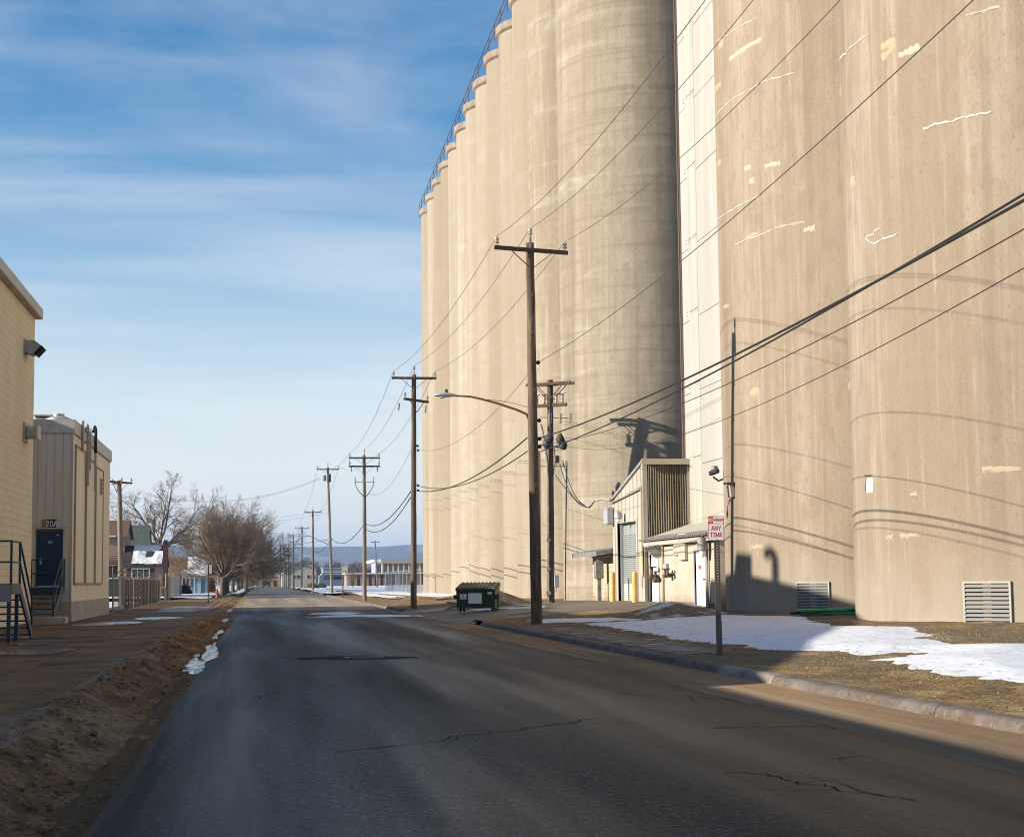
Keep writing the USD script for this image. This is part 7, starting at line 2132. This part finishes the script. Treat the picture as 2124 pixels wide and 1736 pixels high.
part(h3, "chimney", MB().box(cx_ - 0.24, D2 - 0.9, 0.1, cx_ + 0.24, D2 - 0.38, Z_at(1126, D2), bev=0.02).box(cx_ - 0.29, D2 - 0.95, Z_at(1126, D2) + 0.003, cx_ + 0.29, D2 - 0.33, Z_at(1124, D2)).box(cx_ - 0.17, D2 - 0.8, Z_at(1124, D2) + 0.003, cx_ + 0.17, D2 - 0.45, Z_at(1120, D2)), BRICKD)
D3 = 222
h4, rf4 = gable_house("brown-roofed bungalow with snow on its slopes behind the gate fence", X_at(352, D3), X_at(432, D3), D3, D3 + 10, Z_at(1186, D3), Z_at(1158, D3 + 5), GREYH, TANR)
roof_snow(rf4, X_at(392, D3), X_at(432, D3), D3 - 0.2, D3 + 4.8, Z_at(1186, D3), Z_at(1159, D3 + 5), 9, 0.40)
D4 = 216
h5 = thing("house", "small bright blue house front with a white window beyond the russet bush", "house", (X_at(405, D4), D4, 0))
siding_wall(h5, X_at(384, D4), X_at(430, D4), D4, 0.1, Z_at(1189, D4), BLUEH)
part(h5, "roof", MB().prism([(D4 - 0.5, Z_at(1189, D4) - 0.1), (D4 + 3, Z_at(1189, D4) + 0.55), (D4 + 3, Z_at(1189, D4) + 0.4), (D4 - 0.5, Z_at(1189, D4) - 0.25)], 0, X_at(381, D4), X_at(433, D4)), SNOW)
window(h5, X_at(391, D4), D4 - 0.04, Z_at(1203, D4), 0.95, 1.0, None, 1)
part(h5, "door", MB().box(X_at(414, D4), D4 - 0.1, 0.2, X_at(421, D4), D4 - 0.04, Z_at(1196, D4)), GREYH)
part(h5, "porch_post", MB().box(X_at(407, D4), D4 - 0.5, 0.1, X_at(409, D4), D4 - 0.4, Z_at(1190, D4)), FRAMEW)
# white awning of snow by the chimney
part(h4, "awning", MB().prism([(X_at(355, D3), Z_at(1186, D3)), (X_at(378, D3), Z_at(1196, D3)), (X_at(378, D3), Z_at(1199, D3)), (X_at(355, D3), Z_at(1193, D3))], 1, D3 - 1.6, D3 - 0.05), SNOW)
# plank fence
pf_ = thing("plank_fence", "low white two-rail plank fence in the snowy yard", "fence", (X_at(430, 240), 240, 0.1))
for py in (1211.5, 1216):
    part(pf_, "rail", MB().box(X_at(412, 240), 239.95, Z_at(py, 240) - 0.07, X_at(450, 240), 240.0, Z_at(py, 240) + 0.07), FRAMEW)
for px in (413, 425, 437, 449.5):
    part(pf_, "post", MB().box(X_at(px, 240) - 0.08, 240.0, 0, X_at(px, 240) + 0.08, 240.14, Z_at(1209, 240)), FRAMEW)
# fire hydrant
ORANGE = mat("hydrant_orange", (0.42, 0.115, 0.035), [((0.3, 0.08, 0.03), 4, U, (0.45, 0.6), 0.7)], rough=0.55)
hb = at_depth(450, 1240, 161); hb[2] = 0.2
hy = thing("fire_hydrant", "orange fire hydrant at the kerb below the nearest round tree", "fire hydrant", hb)
part(hy, "barrel", MB().lathe([(0.17, -0.05), (0.17, 0.06), (0.115, 0.08), (0.11, 0.5), (0.15, 0.52), (0.15, 0.57), (0.12, 0.62), (0.08, 0.72), (0.04, 0.76), (0.04, 0.82), (0, 0.82)], hb, 14), ORANGE, smooth=40)
part(hy, "outlet", MB().cyl(hb + [-0.2, 0, 0.42], hb + [0.2, 0, 0.42], 0.06, 0.06, 10), ORANGE)
part(hy, "outlet", MB().cyl(hb + [0, -0.2, 0.38], hb + [0, 0, 0.38], 0.075, 0.075, 10), ORANGE)
part(hy, "marker_rod", MB().cyl(hb + [0.08, 0, 0.5], hb + [0.08, 0, 2.1], 0.015, 0.015, 6), FRAMEW)
# sign post on the left
lb = at_depth(431.8, 1253.6, 118); lb[2] = 0.18
ls = thing("sign_post", "brown post with two white sign backs on the grass strip at the left", "sign", lb)
part(ls, "post", MB().cyl(lb - [0, 0, 0.1], lb + [0, 0, 2.75], 0.045, 0.045, 8), RUST)
SIGNBACK = mat("sign_back", (0.50, 0.50, 0.48), rough=0.5)
part(ls, "panel", MB().obox(lb + [-0.13, -0.06, 2.35], (0.2, 0.015, 0.62), bev=0.004), SIGNBACK)
part(ls, "panel", MB().obox(lb + [0.15, -0.06, 2.35], (0.2, 0.015, 0.62), bev=0.004), SIGNBACK)
# yellow sign and barrier at the gate
yb_ = at_depth(355, 1240, 150); yb_[2] = 0.1
ys_ = thing("yellow_sign", "small yellow plate on a post just right of the chimney", "sign", yb_)
part(ys_, "post", MB().cyl(yb_, yb_ + [0, 0, 2.4], 0.03, 0.03, 6), CHAIN)
YEL = mat("sign_yellow", (0.6, 0.33, 0.02), rough=0.5)
part(ys_, "plate", MB().obox((yb_[0], yb_[1] - 0.05, Z_at(1188.5, 150)), (0.55, 0.02, 0.18)), YEL)
ga, gb_ = at_depth(329, 1207, 126), at_depth(342, 1221, 126)
gbar = thing("barrier_arm", "slanting yellow barrier arm between the two fence sections", "barrier", gb_)
part(gbar, "arm", MB().bar(ga, gb_, 0.08), YEL)
part(gbar, "post", MB().cyl([gb_[0], gb_[1], 0], gb_ + [0, 0, 0.12], 0.06, 0.06, 8), CHAIN)


# ================================================================== cars
def car(label, x, y, z, rz, paint, kind):
    t = thing(kind, label, "car" if kind == "parked_car" else "pickup", (x, y, z), rz=rz)
    w = 0.9 if kind == "parked_car" else 0.98
    if kind == "parked_car":
        low = [(-2.2, 0.25), (2.2, 0.25), (2.25, 0.55), (2.18, 0.8), (1.3, 0.95), (-1.9, 1.0), (-2.2, 0.9), (-2.28, 0.5)]
        top = [(1.05, 0.96), (0.35, 1.45), (-1.2, 1.5), (-2.05, 1.02)]
    else:
        low = [(-2.7, 0.4), (2.7, 0.4), (2.75, 0.75), (2.65, 1.12), (1.2, 1.18), (-2.65, 1.2), (-2.75, 0.7)]
        top = [(1.0, 1.19), (0.45, 1.88), (-2.2, 1.92), (-2.5, 1.21)]
    part(t, "body", MB().prism(low, 0, -w, w).move(lambda v: v * [1 - 0.0, 1, 1]), paint, local=True)
    cab = MB().prism(top, 0, -w + 0.02, w - 0.02)
    cab.move(lambda v: np.c_[v[:, 0] * np.where(v[:, 2] > 1.3, 0.82, 1.0), v[:, 1], v[:, 2]])
    part(t, "cabin", cab, paint, local=True)
    def gl_(y0, z0, y1, z1, wf):
        v = [(-w * wf[0], y0, z0), (w * wf[0], y0, z0), (w * wf[1], y1, z1), (-w * wf[1], y1, z1)]
        n_ = np.cross(np.array(v[1], float) - v[0], np.array(v[3], float) - v[0]); n_ /= np.linalg.norm(n_)
        if n_[2] < 0: n_ = -n_
        v = np.array(v, float)
        return MB().add(np.vstack([v + n_ * 0.012, v - n_ * 0.02]), [[0, 1, 2, 3], [7, 6, 5, 4], [0, 4, 5, 1], [1, 5, 6, 2], [2, 6, 7, 3], [3, 7, 4, 0]])
    zt = top[1][1]
    part(t, "windscreen", gl_(top[0][0] - 0.06, top[0][1] + 0.06, top[1][0] + 0.05, zt - 0.05, (0.82, 0.72)), GL, local=True)
    part(t, "rear_window", gl_(top[3][0] + 0.06, top[3][1] + 0.06, top[2][0] - 0.05, zt - 0.04, (0.82, 0.72)), GL, local=True)
    for sx in (-1, 1):
        part(t, "side_window", MB().add([(sx * (w - 0.015), 0.85, top[0][1] + 0.05), (sx * (w - 0.015), top[3][0] + 0.35, top[0][1] + 0.05), (sx * (w * 0.83), top[2][0] + 0.05, zt - 0.08), (sx * (w * 0.83), 0.3, zt - 0.08)], [[0, 1, 2, 3]]), GL, local=True)
        part(t, "headlight", MB().obox((sx * (w - 0.22), low[2][0] - 0.06, low[2][1] + 0.1), (0.3, 0.2, 0.16), bev=0.03), LAMPG, local=True)
        part(t, "tail_light", MB().obox((sx * (w - 0.12), low[0][0] - 0.02, low[2][1] + 0.25), (0.18, 0.1, 0.3), bev=0.02), mat_red, local=True)
        part(t, "mirror", MB().obox((sx * (w + 0.12), 0.75, top[0][1] + 0.12), (0.22, 0.1, 0.16), bev=0.03), paint, local=True)
        for yw in (low[1][0] - 0.85, low[0][0] + 0.85):
            wr_ = 0.32 if kind == "parked_car" else 0.4
            wh = part(t, "wheel", MB().lathe([(0, -0.1), (wr_ * 0.6, -0.11), (wr_, -0.08), (wr_, 0.08), (wr_ * 0.6, 0.11), (0, 0.1)], (0, 0, 0), 16).move(lambda v: np.c_[v[:, 2] + sx * (w - 0.1), v[:, 0] + yw, v[:, 1] + wr_]), BLACKW, local=True)
            part(wh, "rim", MB().lathe([(0, 0.0), (wr_ * 0.55, 0.0), (wr_ * 0.55, 0.02), (0, 0.02)], (0, 0, 0), 12).move(lambda v: np.c_[sx * (v[:, 2] + w + 0.012), v[:, 0] + yw, v[:, 1] + wr_]), ZINC, local=True)
    part(t, "bumper", MB().obox((0, low[1][0] + 0.04, 0.42), (w * 1.8, 0.16, 0.2), bev=0.04).obox((0, low[0][0] - 0.04, 0.5), (w * 1.8, 0.16, 0.2), bev=0.04), ZINC_D, local=True)
    part(t, "grille", MB().obox((0, low[2][0] + 0.01, low[2][1] + 0.08), (w * 0.9, 0.05, 0.16)), ZINC, local=True)
    part(t, "number_plate", MB().obox((0, low[0][0] - 0.13, 0.75), (0.32, 0.02, 0.16)), SIGNBACK, local=True)
    return t


mat_red = mat("tail_lamp_red", (0.4, 0.02, 0.015), rough=0.3)
car("dark green parked car facing us under the far end of the tree row", X_at(517.5, 358), 356, 0, PI, mat("dark_green_paint", (0.012, 0.028, 0.027), rough=0.25, spec=0.6), "parked_car")
car("dark boxy pickup driving away in the middle of the far road", X_at(553.5, 466), 464, 0, 0.0, mat("black_paint", (0.012, 0.013, 0.015), rough=0.25, spec=0.6), "pickup_truck")

# ================================================================== buildings far on the right
PIER = mat("grey_pier", (0.31, 0.25, 0.23), rough=0.8)
FASC = mat("white_fascia", (0.78, 0.75, 0.70), rough=0.7)
D = 450
gr = thing("garage_row", "long low row of maroon garage doors with a white roof edge, far on the right", "garage", (X_at(790, D), D, 0))
xa, xb = X_at(716, D), X_at(880, D)
zr = Z_at(1190.5, D)
part(gr, "wall", MB().box(xa, D + 0.1, 0, xb, D + 14, zr - 0.3), PIER)
part(gr, "roof", MB().box(xa - 0.5, D - 0.9, zr - 0.3, xb, D + 14, zr), FASC)
for i in range(9):
    x = xa + 0.4 + i * 1.55
    part(gr, "pier", MB().box(x, D - 0.5, 0.1, x + 0.75, D + 0.1, zr - 0.31), PIER)
    part(gr, "garage_door", MB().box(x + 0.76, D - 0.1, 0.1, x + 1.54, D + 0.09, zr - 0.5), MAROON)
x = xa + 0.4 + 9 * 1.55
for i in range(5):
    part(gr, "garage_door", MB().box(x + 0.1, D - 0.1, 0.1, x + 2.5, D + 0.09, zr - 0.4), MAROON)
    part(gr, "pier", MB().box(x + 2.52, D - 0.3, 0.1, x + 2.75, D + 0.09, zr - 0.31), PIER)
    x += 2.77
D = 520
ob = thing("office_block", "flat-roofed beige building with a row of white vertical fins, behind the garage row", "building", (X_at(830, D), D, 0))
xa, xb = X_at(788, D), X_at(890, D)
zt_ = Z_at(1163, D)
OFF = mat("beige_panel", (0.46, 0.39, 0.29), rough=0.8)
part(ob, "wall", MB().box(xa, D, 0, xb, D + 22, zt_ - 1.3), OFF)
part(ob, "fascia", MB().box(xa - 0.3, D - 1.5, zt_ - 1.3, xb, D + 22, zt_), OFF)
for i in range(12):
    x = xa + i * 1.62
    part(ob, "fin", MB().box(x, D - 1.2, 2.6, x + 0.36, D - 0.003, zt_ - 1.31), FASC)
part(ob, "side_roof", MB().prism([(D, zt_ - 0.0), (D + 40, zt_), (D + 40, zt_ - 0.9), (D, zt_ - 0.9)], 0, X_at(772, D), xa - 0.31), FASC)
part(ob, "side_wall", MB().box(X_at(775, D), D + 0.5, 0, xa - 0.01, D + 20, zt_ - 0.91), GREYH)
for i in range(3):
    part(ob, "side_window", MB().box(X_at(776, D) + i * 0.62, D + 0.44, 3.0, X_at(776, D) + i * 0.62 + 0.5, D + 0.49, zt_ - 1.6), GL)
D = 530
hl = thing("gabled_hall", "beige gabled hall with a row of small dark windows at the end of the road", "hall", (X_at(620, D), D, 0))
xa, xm, xb = X_at(584, D), X_at(630, D), X_at(654, D)
HALL = mat("hall_beige", (0.45, 0.40, 0.34), rough=0.85)
part(hl, "gable_wall", MB().prism([(xa, 0), (xb, 0), (xb, Z_at(1181, D)), (xm, Z_at(1164, D)), (xa, Z_at(1186, D))], 1, D, D + 0.4), HALL)
part(hl, "roof", MB().prism([(xa - 0.4, Z_at(1187, D)), (xm, Z_at(1164, D) + 0.05), (xb + 0.4, Z_at(1182, D)), (xb + 0.4, Z_at(1181, D)), (xm, Z_at(1162.5, D)), (xa - 0.4, Z_at(1185, D))], 1, D - 0.4, D + 30), PIER)
part(hl, "side_wall", MB().box(xb - 0.3, D + 0.4, 0, xb, D + 30, Z_at(1182, D)).box(xa, D + 0.4, 0, xa + 0.3, D + 30, Z_at(1188, D)), HALL)
for px in (609, 617, 637.5, 646):
    wn = part(hl, "window", MB().box(X_at(px, D) - 0.5, D - 0.08, Z_at(1201, D), X_at(px, D) + 0.5, D - 0.01, Z_at(1193, D)), FRAMEW)
    part(wn, "pane", MB().box(X_at(px, D) - 0.4, D - 0.1, Z_at(1200.3, D), X_at(px, D) + 0.4, D - 0.085, Z_at(1193.8, D)), GL)
part(hl, "wall_unit", MB().box(X_at(626, D) - 0.5, D - 0.6, Z_at(1174, D), X_at(626, D) + 0.5, D - 0.01, Z_at(1170, D)), DARKPOT)
D = 500
bb = thing("blue_store", "pale blue low shop building with white roof bands beyond the leaning pole", "building", (X_at(685, D), D, 0))
SKYB = mat("pale_blue_cladding", (0.15, 0.20, 0.30), rough=0.6)
xa, xb = X_at(660, D), X_at(716, D)
part(bb, "wall", MB().box(xa, D, 0, xb, D + 12, Z_at(1194, D)), SKYB)
part(bb, "canopy", MB().box(xa + 0.6, D - 0.6, Z_at(1193.8, D), xb + 0.2, D + 12, Z_at(1191.5, D)), GREYH)
part(bb, "upper_wall", MB().box(xa + 1.0, D + 0.5, Z_at(1189.9, D), xb, D + 12, Z_at(1181, D)), mat("pale_blue_light", (0.26, 0.33, 0.44), rough=0.6))
part(bb, "roof", MB().box(xa + 0.8, D + 0.2, Z_at(1180.9, D), xb + 0.2, D + 12, Z_at(1179.3, D)), GREYH)
part(bb, "window", MB().box(xa + 1.2, D - 0.06, Z_at(1203, D), xb - 1.0, D - 0.01, Z_at(1198, D)), GL)
D = 560
for lab, p0, p1, e, rdg, m_ in (("low grey-roofed house left of the road's end", 538, 557, 1191, 1184, HALL), ("small ochre building at the end of the road, left of the hall", 558, 583, 1196, 1189, mat("ochre_wall", (0.34, 0.25, 0.15), rough=0.8))):
    t_, _ = gable_house(lab, X_at(p0, D), X_at(p1, D), D, D + 8, Z_at(e, D), Z_at(rdg, D + 4), m_, PIER)
    part(t_, "door", MB().box(X_at((p0 + p1) / 2 - 3, D), D - 0.1, 0, X_at((p0 + p1) / 2 + 2, D), D - 0.04, 2.1), DARKHOLE)
# billboard seen from behind
D = 440
bbd = thing("billboard", "grey back of a billboard on two posts among the far poles", "billboard", (X_at(597, D), D, 0))
part(bbd, "panel", MB().box(X_at(590, D), D, Z_at(1166, D), X_at(603, D), D + 0.2, Z_at(1153, D)), mat("billboard_back", (0.36, 0.38, 0.36), rough=0.8))
part(bbd, "frame", MB().box(X_at(589.5, D), D - 0.1, Z_at(1153, D), X_at(603.5, D), D + 0.2, Z_at(1152, D)), DARKPOT)
for px in (592.5, 600.5):
    part(bbd, "post", MB().box(X_at(px, D) - 0.12, D + 0.2, 0, X_at(px, D) + 0.12, D + 0.45, Z_at(1154, D)), DARKPOT)
# railway crossing cross
D = 500
cb = thing("crossing_sign", "white railway crossing cross beside the farthest pole", "sign", (X_at(580.5, D), D, 0))
part(cb, "post", MB().cyl((X_at(580.5, D), D, 0), (X_at(580.5, D), D, 3.6), 0.06), FRAMEW)
for a_ in (-0.75, 0.75):
    part(cb, "blade", MB().obox((X_at(580.5, D), D - 0.08 - 0.03 * (a_ > 0), 3.1), (1.5, 0.025, 0.24), ry=a_), FRAMEW)
# sign boards right
D = 300
sb2 = thing("signboard", "beige signboard on posts before the far brown woods", "sign", (X_at(712, D), D, 0))
part(sb2, "panel", MB().box(X_at(705.5, D), D, Z_at(1191, D), X_at(718, D), D + 0.1, Z_at(1176, D)), mat("signboard_beige", (0.48, 0.42, 0.32), rough=0.7))
part(sb2, "dark_rule", MB().box(X_at(708, D), D - 0.02, Z_at(1188, D), X_at(716, D), D - 0.002, Z_at(1186.5, D)), BROWNP)
for px in (707, 716.5):
    part(sb2, "post", MB().box(X_at(px, D) - 0.06, D + 0.1, 0, X_at(px, D) + 0.06, D + 0.22, Z_at(1176, D)), PIER)
b_ = at_depth(711, 1239, 148)
sp2 = thing("sign_post", "thin brown sign post with its sign seen edge-on, right of the leaning pole", "sign", b_)
part(sp2, "post", MB().cyl(b_ - [0, 0, 0.1], b_ + [0, 0, 1.9], 0.05, 0.05, 7), RUST)
part(sp2, "panel", MB().obox(b_ + [0.03, 0, 1.65], (0.03, 0.45, 0.6)), MAROON)
q0, q1 = at_depth(782.5, 1218, 330), at_depth(778, 1121, 330)
pole("thin distant pole with a small crossarm standing before the garage row", [q0[0], q0[1], 0.2], q1, 0.16, 0.11, [(q1[2] - 0.3, 0.9, 0.0, 0.0)], WOODG, top_pin=False)
# chain-link fence at the foot of the last silo
chain_fence("chain-link fence running back from the last slender silo", at_depth(873, 1236, 155)[:2], at_depth(800, 1227, 200)[:2], 2.35, 5.0, 0.4, arms=False, zb=0.25, wr=0.005)
# low roadside fence far on the left

# ================================================================== air
hz = MB().box(-5200, -400, -1.2, 6200, 9000, 180)
hp_ = usdkit.material(stage, "/World/Looks/haze_air", {"v": ("principled_volume", {"color": (0.50, 0.70, 1.0), "density": 0.00016, "anisotropy": 0.2})}, [], volume="v.volume")
HAZE = True
if HAZE:
    solo("haze", hz, hp_, kind="stuff")
